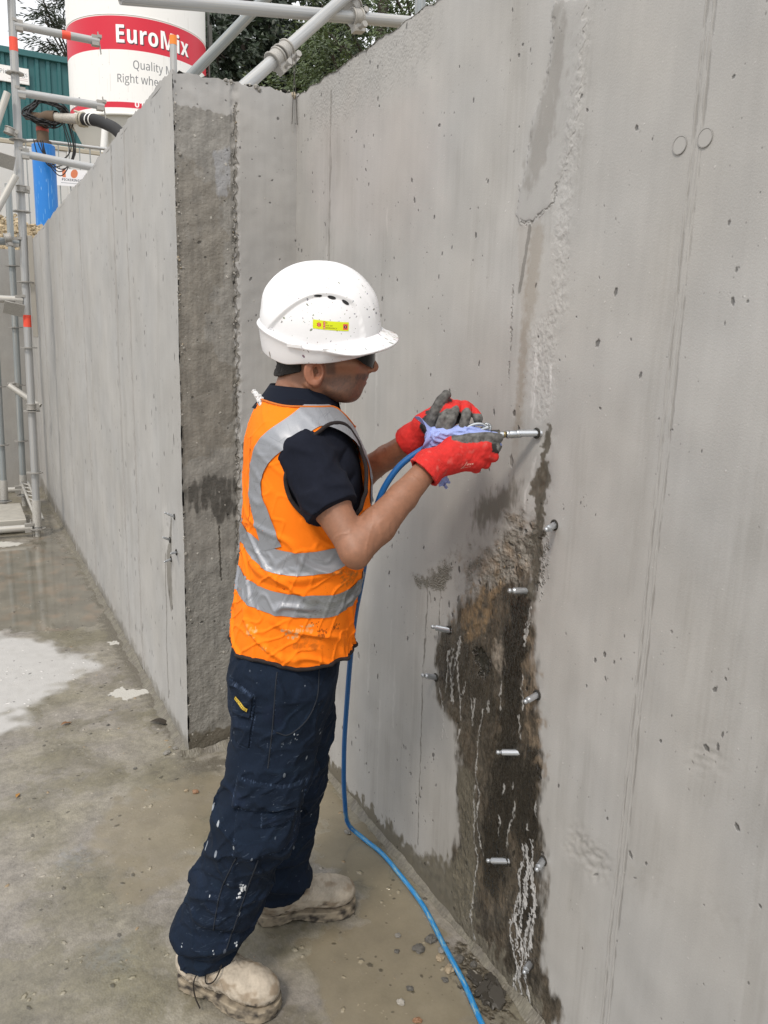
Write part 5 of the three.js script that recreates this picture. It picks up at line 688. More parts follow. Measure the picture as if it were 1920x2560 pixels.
function soleSDF(x, y, z) { const cz = 0.006 * Math.sin(x * 9), w = 0.036 + 0.014 * sstep(0.1, 0.2, x); const px = x - clamp(x, w + 0.002, 0.288 - w - 0.004), d2 = Math.hypot(px, z - cz) - w - 0.002 - 0.0012 * Math.sin((x + z * 0.3) * 260) * sstep(0.02, 0.01, y); const arch = 0.008 * sstep(0.07, 0.1, x) * sstep(0.16, 0.12, x), toe = 0.01 * sstep(0.22, 0.3, x); return Math.max(d2, Math.abs(y - 0.014 - toe * 0.5) - 0.014 + (y < 0.014 ? arch : 0)) - 0.001; }
const bootCol = (x, y, z) => { const m = fbm3(x * 22, y * 26, z * 22, 4), f = n3(x * 160, y * 160, z * 160), k = sstep(0.05, 0.026, y + 0.012 * m), scuff = sstep(0.25, 0.5, fbm3(x * 30 + 9, y * 40, z * 30, 3)) * sstep(0.075, 0.04, y); let c = [0.45, 0.395, 0.32].map((v) => v * (1 + 0.26 * m + 0.1 * f)); const bd = sstep(0.1, 0.45, fbm3(x * 14 + 3, y * 18, z * 14, 4)); c = [lerp(c[0], 0.24, bd * 0.7), lerp(c[1], 0.18, bd * 0.7), lerp(c[2], 0.12, bd * 0.7)]; c = [lerp(c[0], 0.16, k * 0.6), lerp(c[1], 0.125, k * 0.6), lerp(c[2], 0.09, k * 0.6)]; return [lerp(c[0], 0.05, scuff), lerp(c[1], 0.042, scuff), lerp(c[2], 0.036, scuff)]; };
const soleCol = (x, y, z) => { const m = fbm3(x * 24, y * 40, z * 24, 4), k = clamp(0.62 + 1.3 * m); return [lerp(0.035, 0.32, k), lerp(0.03, 0.27, k), lerp(0.026, 0.2, k)]; };
const gUp = nets(bootSDF, [-0.02, 0.012, -0.075], [0.31, 0.18, 0.075], 0.0035, bootCol), gSo = nets(soleSDF, [-0.02, -0.006, -0.075], [0.315, 0.05, 0.075], 0.0032, soleCol), mBoot = std(null, 0.9, { vertexColors: true }), lace = std([0.02, 0.016, 0.013], 0.9);
for (const [x, z, turn, m] of [[-0.276, 0.058, -21, 1], [-0.118, -0.152, 13, -1]]) {
  const b = new THREE.Group(); b.name = 'boot'; b.position.set(x, 0.002, z); b.rotation.y = turn * Math.PI / 180; b.scale.z = m; worker.add(b);
  part('upper', gUp, mBoot, b); part('sole', gSo, mBoot, b);
  part('lace', [tube([[0.125, 0.118, 0.02], [0.132, 0.112, -0.004], [0.14, 0.106, 0.024]], 0.0018, 20, 6), tube([[0.135, 0.114, 0.016], [0.15, 0.118, 0.042], [0.142, 0.09, 0.062], [0.118, 0.075, 0.06], [0.112, 0.1, 0.046], [0.128, 0.116, 0.024]], 0.0018, 40, 6), tube([[0.13, 0.115, 0.02], [0.105, 0.108, 0.052], [0.085, 0.07, 0.062], [0.09, 0.03, 0.066], [0.11, 0.012, 0.075]], 0.0018, 40, 6)], lace, b);
}
// ----- gloves -----
const red = (x, y, z) => { const m = fbm3(x * 60, y * 60, z * 60, 3), k = 0.5 + 0.5 * Math.sin((x * 0.75 + y * 0.66) * 1900) * 0.2 + 0.1 * n3(x * 500, y * 500, z * 500); return [0.62 * (0.8 + 0.3 * k + 0.12 * m), 0.022 * (0.8 + 0.3 * k), 0.018 * (0.8 + 0.3 * k)]; };
const grey = (x, y, z) => { const m = fbm3(x * 70, y * 70, z * 70, 3), v = clamp(0.115 + 0.09 * m + 0.02 * n3(x * 400, y * 400, z * 400), 0.03, 0.3); return [v, v * 0.98, v * 0.93]; };
const black = (x, y, z) => { const v = 0.028 + 0.02 * clamp(fbm3(x * 60, y * 60, z * 60, 3)); return [v, v, v * 0.95]; };
const fingers = (list, x, y, z) => list.map((c) => { let d = 1e9; for (let i = 0; i < c.p.length - 1; i++) d = Math.min(d, cap(x, y, z, c.p[i], c.p[i + 1], c.r[i], c.r[i + 1])); return d; });
const matGlove = std(null, 0.85, { vertexColors: true });
{ // right hand holds from below, thumb along the top
  const th = { p: [[0.352, 1.392, 0.062], [0.392, 1.4065, 0.062], [0.428, 1.4105, 0.056], [0.456, 1.4085, 0.05]], r: [0.015, 0.0125, 0.0115, 0.0115] };
  const fs = [{ p: [[0.425, 1.391, 0.062], [0.452, 1.3855, 0.052], [0.458, 1.3865, 0.028], [0.45, 1.397, 0.006]], r: [0.013, 0.0115, 0.0105, 0.0095] }, { p: [[0.424, 1.373, 0.064], [0.448, 1.366, 0.053], [0.452, 1.366, 0.026], [0.446, 1.382, 0.002]], r: [0.013, 0.0118, 0.0105, 0.0095] }, { p: [[0.412, 1.358, 0.062], [0.432, 1.35, 0.05], [0.436, 1.352, 0.024], [0.43, 1.372, 0.0]], r: [0.0128, 0.0115, 0.0105, 0.0095] }, { p: [[0.395, 1.346, 0.06], [0.412, 1.338, 0.046], [0.414, 1.342, 0.022], [0.412, 1.36, 0.0]], r: [0.012, 0.0105, 0.0098, 0.009] }];
  const palm = (x, y, z) => { let d = cap(x, y, z, WRR, [0.345, 1.364, 0.078], 0.0335, 0.033); d = smin(d, cap(x, y, z, [0.35, 1.378, 0.07], [0.425, 1.388, 0.06], 0.021, 0.018), 0.022); d = smin(d, cap(x, y, z, [0.35, 1.355, 0.072], [0.41, 1.356, 0.06], 0.022, 0.019), 0.022); d = smin(d, cap(x, y, z, [0.36, 1.39, 0.05], [0.4, 1.38, 0.045], 0.02, 0.017), 0.02); return d; };
  const all = (x, y, z) => { const f = fingers([th, ...fs], x, y, z); let d = palm(x, y, z); d = smin(d, f[0], 0.008); for (let i = 1; i < 5; i++) d = smin(d, f[i], 0.006); const cd = ((x - WRR[0]) * 0.69 + (y - WRR[1]) * 0.67 + (z - WRR[2]) * -0.3); const cuff = Math.max(cap(x, y, z, mixp(WRR, ELR, 0.16), WRR, 0.0415, 0.037), -cd - 0.024); d = smin(d, cuff, 0.01); d = smax(d, -cap(x, y, z, mixp(WRR, ELR, 0.5), mixp(WRR, ELR, 0.02), 0.034, 0.031), 0.003); return d + 0.0006 * Math.sin((x * 0.72 + y * 0.69) * 1500) * sstep(0.37, 0.33, x) + 0.0012 * fbm3(x * 50, y * 50, z * 50, 2); };
  const col = (x, y, z, nx, ny) => { const f = fingers([th, ...fs], x, y, z), p = palm(x, y, z); const dirt = clamp(fbm3(x * 40, y * 40, z * 40, 3) * 2 - 0.5); if (f[0] < p + 0.004 && x > 0.352 + 0.1 * (y < 1.398 ? 1 : 0)) { const g = grey(x, y, z); return g; } const fm = Math.min(f[1], f[2], f[3], f[4]); if (fm < p && (z < 0.034 || (f[1] === fm && x > 0.44))) return black(x, y, z); const r = red(x, y, z); return [lerp(r[0], 0.5, dirt * 0.25), lerp(r[1], 0.36, dirt * 0.22), lerp(r[2], 0.3, dirt * 0.22)]; };
  const gR = part('glove', nets(all, [0.245, 1.28, -0.03], [0.485, 1.44, 0.145], 0.0026, col), matGlove, worker);
  const logoTex = canvasTex(256, 128, (x, w, h) => { x.clearRect(0, 0, w, h); x.strokeStyle = x.fillStyle = '#e8b8a8'; x.lineWidth = 7; x.beginPath(); x.moveTo(96, 10); x.quadraticCurveTo(60, 90, 4, 120); x.stroke(); x.font = 'italic bold 54px serif'; x.fillText('oxx', 92, 74); x.lineWidth = 4; x.beginPath(); x.moveTo(30, 110); x.lineTo(160, 104); x.stroke(); });
  part('glove_logo', grid(16, 8, (u, v) => { const x = 0.372 + u * 0.038, y = 1.343 + v * 0.017 + u * 0.003; return [x, y, onCloth(x, y, 0.16, 0.0008, all)]; }), std(null, 0.8, { map: logoTex, transparent: true, alphaTest: 0.4 }), gR);
}
{ // left hand reaches over the top
  const th = { p: [[0.306, 1.428, 0.012], [0.318, 1.462, 0.016], [0.33, 1.484, 0.012], [0.341, 1.497, 0.004]], r: [0.016, 0.0135, 0.0125, 0.0115] };
  const fs = [{ p: [[0.352, 1.466, -0.012], [0.345, 1.466, 0.02], [0.334, 1.446, 0.036], [0.328, 1.43, 0.036]], r: [0.013, 0.0118, 0.0112, 0.0108] }, { p: [[0.368, 1.473, -0.014], [0.362, 1.47, 0.022], [0.352, 1.445, 0.04], [0.344, 1.424, 0.04]], r: [0.013, 0.0118, 0.0112, 0.0108] }, { p: [[0.386, 1.472, -0.014], [0.386, 1.468, 0.02], [0.384, 1.45, 0.038], [0.38, 1.433, 0.041]], r: [0.013, 0.0118, 0.0115, 0.0112] }, { p: [[0.398, 1.462, -0.016], [0.404, 1.46, 0.008], [0.41, 1.454, 0.022], [0.412, 1.447, 0.03]], r: [0.0125, 0.0112, 0.0108, 0.011] }];
  const palm = (x, y, z) => { let d = cap(x, y, z, WRL, [0.3, 1.418, -0.022], 0.034, 0.032); d = smin(d, cap(x, y, z, [0.302, 1.425, -0.02], [0.345, 1.468, -0.022], 0.029, 0.022), 0.02); d = smin(d, cap(x, y, z, [0.32, 1.425, -0.02], [0.392, 1.462, -0.022], 0.022, 0.018), 0.02); return d; };
  const all = (x, y, z) => { const f = fingers([th, ...fs], x, y, z); let d = palm(x, y, z); d = smin(d, f[0], 0.008); for (let i = 1; i < 5; i++) d = smin(d, f[i], 0.005); const cd = (x - WRL[0]) * 0.66 + (y - WRL[1]) * 0.58 + (z - WRL[2]) * 0.48; const cuff = Math.max(cap(x, y, z, mixp(WRL, ELL, 0.14), WRL, 0.04, 0.037), -cd - 0.022); d = smin(d, cuff, 0.01); d = smax(d, -cap(x, y, z, mixp(WRL, ELL, 0.5), mixp(WRL, ELL, 0.02), 0.035, 0.031), 0.003); return d + 0.0012 * fbm3(x * 50, y * 50, z * 50, 2); };
  const col = (x, y, z, nx, ny, nz) => { const f = fingers([th, ...fs], x, y, z), p = palm(x, y, z), fm = Math.min(f[1], f[2], f[3], f[4]); if (f[0] < Math.min(fm, p + 0.006)) return y > 1.47 || z > 0.016 ? grey(x, y, z).map((v) => v * 0.8) : z > 0.002 ? black(x, y, z) : red(x, y, z); if (fm < p + 0.002) { const tip = sstep(1.468, 1.45, y) + sstep(0.03, 0.036, z); return tip > 0.5 ? grey(x, y, z) : nz > 0.75 && y < 1.462 ? grey(x, y, z) : red(x, y, z); } return nz > 0.35 && x > 0.296 ? black(x, y, z).map((v) => v * 1.3) : red(x, y, z); };
  part('glove', nets(all, [0.2, 1.33, -0.11], [0.44, 1.52, 0.07], 0.0026, col), matGlove, worker);
}

// ---------- scaffolding ----------
function galv(seed, base = [0.4, 0.41, 0.415], dirt = 0.3) { // zinc-coated tube splashed with mortar
  return new THREE.MeshStandardMaterial({ metalness: 0.35, roughness: 0.55, map: dataTex(256, 256, (d) => { const R = rngOf(seed); for (let j = 0; j < 256; j++) for (let i = 0; i < 256; i++) { const k = (j * 256 + i) * 4, a = i / 256 * 6.283, x = Math.cos(a) * 1.5, z = Math.sin(a) * 1.5, y = j / 256 * 9; const m = fbm3(x * 1.6 + seed, y * 1.3, z * 1.6, 3), s = sstep(0.1, 0.5, fbm3(x * 3, y * 3 + seed, z * 3, 3)) * dirt * 2, g = 1 + 0.2 * m + 0.1 * (R() - 0.5); for (let q = 0; q < 3; q++) d[k + q] = 255 * toS(clamp(lerp(base[q] * g, [0.52, 0.49, 0.43][q], s))); d[k + 3] = 255; } }, true) });
}
const gA = galv(1), gB = galv(2, [0.3, 0.33, 0.34], 0.35), gC = galv(3, [0.5, 0.49, 0.46], 0.45), orangeTape = std([0.85, 0.09, 0.05], 0.55), cast = galv(7, [0.34, 0.33, 0.31], 0.4);
function rosette(y, r = 0.062) { const sh = new THREE.Shape(); sh.absarc(0, 0, r, 0, Math.PI * 2); for (let i = 0; i < 8; i++) { const a = i * Math.PI / 4, h = new THREE.Path(); h.absellipse(Math.cos(a) * r * 0.74, Math.sin(a) * r * 0.74, r * 0.13, r * (i % 2 ? 0.2 : 0.13), 0, Math.PI * 2, true, a); sh.holes.push(h); } return new THREE.ExtrudeGeometry(sh, { depth: 0.008, bevelEnabled: false, curveSegments: 20 }).rotateX(-Math.PI / 2).translate(0, y, 0); }
function coupler(p, axis = [0, 1, 0]) { // clamp collar with a bolt and nut
  const g = [new THREE.CylinderGeometry(0.034, 0.034, 0.045, 20), new THREE.BoxGeometry(0.03, 0.05, 0.035).translate(0.042, 0, 0), new THREE.CylinderGeometry(0.007, 0.007, 0.09, 8).rotateX(Math.PI / 2).translate(0.045, 0, 0.01), new THREE.CylinderGeometry(0.013, 0.013, 0.014, 6).rotateX(Math.PI / 2).translate(0.045, 0, 0.052), new THREE.TorusGeometry(0.034, 0.005, 6, 20).rotateX(Math.PI / 2).translate(0, 0.02, 0), new THREE.TorusGeometry(0.034, 0.005, 6, 20).rotateX(Math.PI / 2).translate(0, -0.02, 0)];
  return along(merge(g), p, [p[0] + axis[0], p[1] + axis[1], p[2] + axis[2]], 0);
}
{
  const sc = thing('scaffold', 'galvanised ring-lock scaffold tower with orange tape bands beside the pale wall', 'scaffold', [0.47, 0, -6.78]);
  const stdPost = (x, z, h, mat, lean, ys, tapes = [], s0 = 0.06) => { const p = part('standard', pipe([x, s0, z], [x + lean, h, z], 0.0285), mat, sc), at = (y) => x + lean * y / h; for (const y of ys) part('rosette', rosette(0).translate(at(y), y, z), cast, p); part('base_collar', [rod([x, s0 + 0.02, z], [at(0.3), 0.3, z], 0.034, 18), rod([x, 0, z], [x, 0.09, z], 0.024, 14)], gC, p); for (const y of tapes) part('tape_band', rod([at(y), y, z], [at(y + 0.09), y + 0.09, z], 0.0292, 18, true), orangeTape, p); return p; };
  stdPost(0, 0, 4.4, gA, 0.055, [0.06, 0.52, 1.01, 1.5, 1.99, 2.5, 3.0, 3.45, 3.98], [1.66, 3.6]);
  stdPost(-0.01, -1.3, 2.9, gB, 0.04, [0.1, 0.62, 1.14, 1.66, 2.2], [], 0.1);
  stdPost(-0.19, -1.05, 2.9, gB, 0.045, [0.1, 0.62, 1.14, 2.2], [], 0.1);
  const wedge = (x, y, z, dir) => [new THREE.BoxGeometry(0.05, 0.07, 0.05).translate(x - dir * 0.03, y, z), new THREE.BoxGeometry(0.006, 0.15, 0.02).rotateZ(dir * 0.12).translate(x, y - 0.01, z), new THREE.BoxGeometry(0.03, 0.02, 0.06).translate(x, y + 0.03, z)];
  const led = (a, b, mat, ends = [1, 1], tapes = []) => { const p = part('ledger', pipe(a, b, 0.0275), mat, sc); if (ends[0]) part('wedge_head', wedge(a[0] + 0.02, a[1], a[2], -1), cast, p); if (ends[1]) part('wedge_head', wedge(b[0], b[1], b[2], 1), cast, p); for (const t of tapes) part('tape_band', rod(mixp(a, b, t), mixp(a, b, t + 0.1), 0.0284, 18, true), orangeTape, p); };
  led([0.04, 3.776, 0], [0.64, 3.776, 0.0], gA, [1, 1], [0.56]); led([0.03, 3.33, 0], [0.655, 3.33, 0], gA); led([0.03, 2.915, 0], [1.5, 2.81, 0.02], gA, [1, 0]); led([-1.6, 2.27, 0], [0.0, 2.28, 0], gB); led([-1.6, 1.86, 0], [-0.0, 1.86, 0], gC, [0, 1]); led([-1.6, 0.075, 0.0], [-0.04, 0.075, 0], gC, [0, 1]); led([-1.6, 0.16, -1.3], [-0.03, 0.16, -1.3], gC, [0, 1]);
  const br = (a, b, m = gC, hollow = true) => part('brace', pipe(a, b, 0.0245), m, sc);
  br([0.02, 4.2, 0.06], [-0.35, 2.7, 0.06], gA); br([0.0, 2.74, 0.09], [-0.55, 1.75, 0.11], gC); br([-0.02, 3.3, 0.07], [-0.3, 2.55, 0.07], gC); br([-0.1, 1.17, -0.75], [0.125, 1.0, -0.62], gC);
  part('coupler', coupler([0.035, 2.66, 0.03]), cast, sc); part('coupler', coupler([-0.02, 3.05, 0.04], [0.3, 1, 0]), cast, sc); part('coupler', coupler([0.01, 1.05, 0.02]), cast, sc); part('coupler', coupler([-0.05, 1.14, -1.28]), cast, sc); part('coupler', coupler([-0.08, 2.3, 0.05], [1, 0.2, 0]), cast, sc);
  for (const y of [1.79, 2.84]) part('toe_bracket', [new THREE.BoxGeometry(0.14, 0.1, 0.012).rotateX(0.5).rotateZ(-0.2).translate(-0.07, y, 0.05)], cast, sc);
  part('lattice_ledger', [rod([-0.03, 0.24, -1.24], [0.0, 0.12, -0.06], 0.012, 6), rod([0.03, 0.24, -1.24], [0.05, 0.12, -0.06], 0.012, 6), ...Array.from({ length: 9 }, (_, i) => rod([-0.03 + i * 0.004, 0.235 - i * 0.013, -1.2 + i * 0.13], [0.035 + i * 0.002, 0.228 - i * 0.013, -1.14 + i * 0.13], 0.008, 6))], gC, sc);
  part('deck_board', rbox(1.5, 0.05, 0.72, 0.008, -0.82, 0.1, -0.46), galv(9, [0.48, 0.46, 0.41], 0.5), sc);
  part('upright_batten', rbox(0.035, 0.75, 0.025, 0.004, 0.075, 1.96, 0.01), std([0.36, 0.34, 0.3], 0.85), sc);
}
const tubeThing = (label, a, b, m, extra) => { const t = thing('scaffold_tube', label, 'tube', a), d = [b[0] - a[0], b[1] - a[1], b[2] - a[2]]; part('tube', pipe([0, 0, 0], d, 0.0242, 0.004, 24), m, t); if (extra) extra(t, d); return t; };
tubeThing('long horizontal scaffold tube carrying a clamp above the corner of the walls', [0.6, 2.785, -3.2], [1.98, 3.01, -3.335], gA, (t, d) => { part('coupler', coupler([d[0] * 0.71, d[1] * 0.71, d[2] * 0.71], [1, 0.15, -0.1]), cast, t); part('coupler', coupler([d[0] * 0.71, d[1] * 0.71 + 0.055, d[2] * 0.71 - 0.04], [0.7, 0.65, -0.2]), cast, t); });
tubeThing('thin sloping scaffold tube rising behind the printed silo side', [1.0, 2.75, -4.17], [1.75, 3.56, -3.2], gB);
tubeThing('sloping scaffold tube with a swivel clamp resting behind the broken wall top', [0.93, 2.45, -3.06], [1.62, 3.1, -3.31], gA, (t, d) => { part('swivel_coupler', [coupler(mixp([0, 0, 0], d, 0.34), d), coupler(mixp([0, 0, 0], d, 0.4), d)], cast, t); });
tubeThing('upright scaffold tube end just behind the high wall top', [1.99, 2.4, -3.46], [2.0, 3.4, -3.5], gB);
{ const t = tubeThing('short upright tube with an orange cap behind the wall corner', [1.5, 2.36, -6.15], [1.52, 3.7, -6.19], gA, (t, d) => part('cap', [rod([0.02, 1.3, -0.04], [0.02, 1.36, -0.04], 0.0265, 18)], std([0.85, 0.25, 0.03], 0.5), t)); }
for (const [x, bend] of [[1.105, 0.03], [1.125, -0.01]]) single('tie_wire', tube([[x, 2.36, -2.815], [x + bend * 0.4, 2.5, -2.83], [x + bend, 2.6, -2.85]], 0.0012, 20, 5), std([0.05, 0.045, 0.04], 0.7), 'thin bent tie wire sticking up at the inner wall corner', 'wire', 'wires at the wall corner');

// ---------- mortar silo ----------
{
  const X = 2.778, Z = -13.523, R = 1.017, s = thing('mortar_silo', 'white cylindrical mortar silo with red bands and printed lettering', 'silo', [X, 2.36, Z]);
  const y0 = 4.76 - 2.36, y1 = 8.6 - 2.36, H = y1 - y0, CW = 2048, CH = 1232, ty = (y) => CH * (1 - (y - 4.76) / (8.6 - 4.76)), tx = (deg) => CW * (0.5 + deg / 360);
  const map = canvasTex(CW, CH, (x, w, h) => {
    x.fillStyle = '#eeeeec'; x.fillRect(0, 0, w, h); const Q = rngOf(700);
    for (let i = 0; i < 900; i++) { x.fillStyle = `rgba(120,116,104,${Q() * 0.13})`; x.fillRect(Q() * w, Q() * h, 1 + Q() * 4, 4 + Q() * 70); }
    x.fillStyle = '#d01f38'; x.fillRect(0, ty(6.03), w, ty(5.6) - ty(6.03)); x.fillRect(0, ty(4.915), w, ty(4.84) - ty(4.915));
    x.font = 'bold 104px sans-serif'; x.textBaseline = 'alphabetic'; x.save(); x.translate(tx(-18), ty(5.69)); x.fillStyle = '#3a2a30'; x.scale(0.86, 1); x.fillText('EuroMix', 5, 5); x.fillStyle = '#fbfbfb'; x.fillText('EuroMix', 0, 0); x.restore();
    x.fillStyle = '#6f7276'; x.font = '50px sans-serif'; x.save(); x.translate(tx(-4.5), ty(5.36)); x.scale(0.85, 1); x.fillText('Quality Mortar', 0, 0); x.restore(); x.save(); x.translate(tx(-17.5), ty(5.17)); x.scale(0.85, 1); x.fillText('Right when you need it', 0, 0); x.restore();
    x.fillStyle = '#f4f4f4'; x.font = 'bold 40px sans-serif'; x.fillText('0123', tx(-4), ty(4.852)); x.fillStyle = '#55585c'; x.font = '52px sans-serif'; x.fillText('2200', tx(-74), ty(4.9));
    for (let i = 0; i < 220; i++) { x.fillStyle = `rgba(110,105,95,${Q() * 0.28})`; x.beginPath(); x.arc(Q() * w, Q() * h, 0.6 + Q() * 2, 0, 6.3); x.fill(); }
  });
  const th = Math.atan2(-X, -Z) + Math.PI;
  const body = part('shell', new THREE.CylinderGeometry(R, R, H, 96, 1, true).rotateY(th).translate(0, y0 + H / 2, 0), std(null, 0.42, { map }), s);
  const white = std([0.72, 0.72, 0.7], 0.5), dim = std([0.6, 0.6, 0.57], 0.55);
  part('roof', new THREE.ConeGeometry(R, 0.5, 64).translate(0, y1 + 0.25, 0), white, s);
  part('rim', new THREE.TorusGeometry(R + 0.005, 0.018, 10, 96).rotateX(Math.PI / 2).translate(0, y0 - 0.01, 0), dim, s);
  part('cone', new THREE.CylinderGeometry(R - 0.03, 0.16, 1.7, 72, 1, true).translate(0, y0 - 0.87, 0), dim, s);
  part('outlet', new THREE.CylinderGeometry(0.16, 0.16, 0.3, 24).translate(0, y0 - 1.85, 0), std([0.3, 0.3, 0.3], 0.6), s);
  for (const [a, b] of [[-0.62, 0.9], [0.62, 0.9], [-0.62, -0.9], [0.62, -0.9]]) part('leg', rod([a, y0 + 0.02, b * 0.75], [a * 1.5, 0, b], 0.05, 18), white, s);
  part('weld_seam', new THREE.TorusGeometry(R + 0.001, 0.006, 6, 96).rotateX(Math.PI / 2).translate(0, 6.05 - 2.36, 0), white, s);
  part('side_bracket', [box(0.05, 0.5, 0.08, R + 0.04, 6.15 - 2.36, 0.25), rod([R + 0.03, 3.2, 0.2], [R + 0.03, 4.6, 0.2], 0.018)], std([0.12, 0.12, 0.11], 0.7), s);
}
// ---------- green container on a white site cabin ----------
{
  const ang = 0.0, c = thing('shipping_container', 'dark green corrugated container with a white company sign', 'container', [0.4, 5.56, -19.25]);
  const green = std([0.03, 0.13, 0.14], 0.55), prof = []; const Pd = 0.215; for (let x = -2.2; x < 4.2; x += Pd) prof.push([x, 0], [x + 0.06, 0], [x + 0.085, -0.04], [x + 0.19, -0.04]);
  const gp = [], gi = []; prof.forEach(([x, z]) => { gp.push(x, 0.02, z, x, 1.66, z); }); for (let i = 0; i < prof.length - 1; i++) { const a = i * 2; gi.push(a, a + 2, a + 3, a, a + 3, a + 1); } const g0 = new THREE.BufferGeometry(); g0.setAttribute('position', new THREE.Float32BufferAttribute(gp, 3)); g0.setIndex(gi); const g = g0.toNonIndexed(); g.computeVertexNormals();
  part('corrugated_side', g, green, c); part('top_rail', rbox(6.5, 0.12, 0.1, 0.01, 1.0, 1.72, 0.0), green, c); part('bottom_rail', rbox(6.5, 0.1, 0.1, 0.01, 1.0, 0.0, 0.0), green, c); part('body', box(6.4, 1.7, 2.3, 1.0, 0.86, -1.22), green, c);
  const sg = part('sign', rbox(1.32, 0.31, 0.02, 0.004, 0.66, 1.27, 0.02), std([0.75, 0.75, 0.74], 0.5), c);
  part('sign_print', new THREE.PlaneGeometry(1.3, 0.29).translate(0.66, 1.27, 0.034), std(null, 0.5, { map: canvasTex(1024, 228, (x, w, h) => { x.fillStyle = '#f4f4f3'; x.fillRect(0, 0, w, h); x.fillStyle = '#e0786e'; x.save(); x.translate(490, 116); for (let k = 0; k < 10; k++) { x.rotate(Math.PI / 5); x.fillRect(-16, -88, 32, 40); } x.beginPath(); x.arc(0, 0, 66, 0, 7); x.fill(); x.fillStyle = '#f4f4f3'; x.beginPath(); x.arc(0, 0, 32, 0, 7); x.fill(); x.restore(); x.fillStyle = '#74797e'; x.font = '92px sans-serif'; x.fillText('Pickerings', 592, 120); x.fillStyle = '#c9b7b5'; x.fillRect(820, 152, 190, 8); x.fillRect(720, 178, 290, 8); }) }), sg);
}
{
  const c = thing('site_cabin', 'white panelled site cabin below the green container', 'cabin', [0.4, 2.36, -19.1]); const w = std([0.62, 0.62, 0.6], 0.6), st = std([0.42, 0.42, 0.4], 0.6);
  part('body', box(7, 3.1, 2.5, 1.2, 1.55, -1.3), w, c); for (let i = 0; i < 8; i++) part('wall_panel', rbox(0.8, 2.9, 0.04, 0.01, -1.8 + i * 0.815, 1.5, -0.02), w, c); part('roof_edge', rbox(7.1, 0.09, 0.16, 0.01, 1.2, 3.14, 0.0), std([0.5, 0.47, 0.42], 0.7), c);
}
{ // white hoarding just behind the barrier
  const c = thing('white_hoarding', 'low white sheet hoarding behind the steel barrier', 'hoarding', [0.2, 2.36, -11.9]); const w = std([0.6, 0.6, 0.585], 0.6);
  for (let i = 0; i < 8; i++) part('sheet', rbox(0.41, 1.62, 0.02, 0.004, i * 0.415 - 0.6, 0.83, (i % 2) * 0.012), w, c); part('cap_rail', rbox(3.4, 0.05, 0.05, 0.008, 0.85, 1.67, 0), std([0.42, 0.38, 0.3], 0.8), c);
}
{
  const c = thing('steel_barrier', 'galvanised pedestrian barrier of thin upright bars with a small printed sign', 'barrier', [0.8, 2.36, -11.25]);
  const L = 2.3, dz = 0.45; part('frame', tube([[0, 0.1, 0], [0, 1.3, 0], [0.02, 1.5, 0.004], [0.1, 1.56, 0.02], [1.1, 1.56, dz / 2], [L - 0.1, 1.56, dz - 0.02], [L - 0.02, 1.5, dz], [L, 0.1, dz]], 0.02, 120, 10), gA, c);
  part('bottom_rail', rod([0, 0.35, 0], [L, 0.35, dz], 0.018), gA, c); for (let i = 1; i < 19; i++) part('bar', rod([L * i / 19, 0.35, dz * i / 19], [L * i / 19, 1.56, dz * i / 19], 0.007, 8), gB, c);
  part('sign', new THREE.PlaneGeometry(0.36, 0.2).rotateY(-0.19).translate(0.62, 1.18, 0.15), std(null, 0.5, { side: THREE.DoubleSide, map: canvasTex(360, 200, (x, w, h) => { x.fillStyle = '#eeeef0'; x.fillRect(0, 0, w, h); x.fillStyle = '#d8815a'; x.fillRect(70, 8, 40, 92); x.beginPath(); x.ellipse(210, 50, 40, 54, 0.4, 0, 7); x.fill(); x.fillStyle = '#3c4450'; x.font = 'bold 40px sans-serif'; x.fillText('PICKERINGS', 60, 140); x.fillStyle = '#b8bac0'; x.fillRect(50, 160, 240, 10); }) }), c);
}
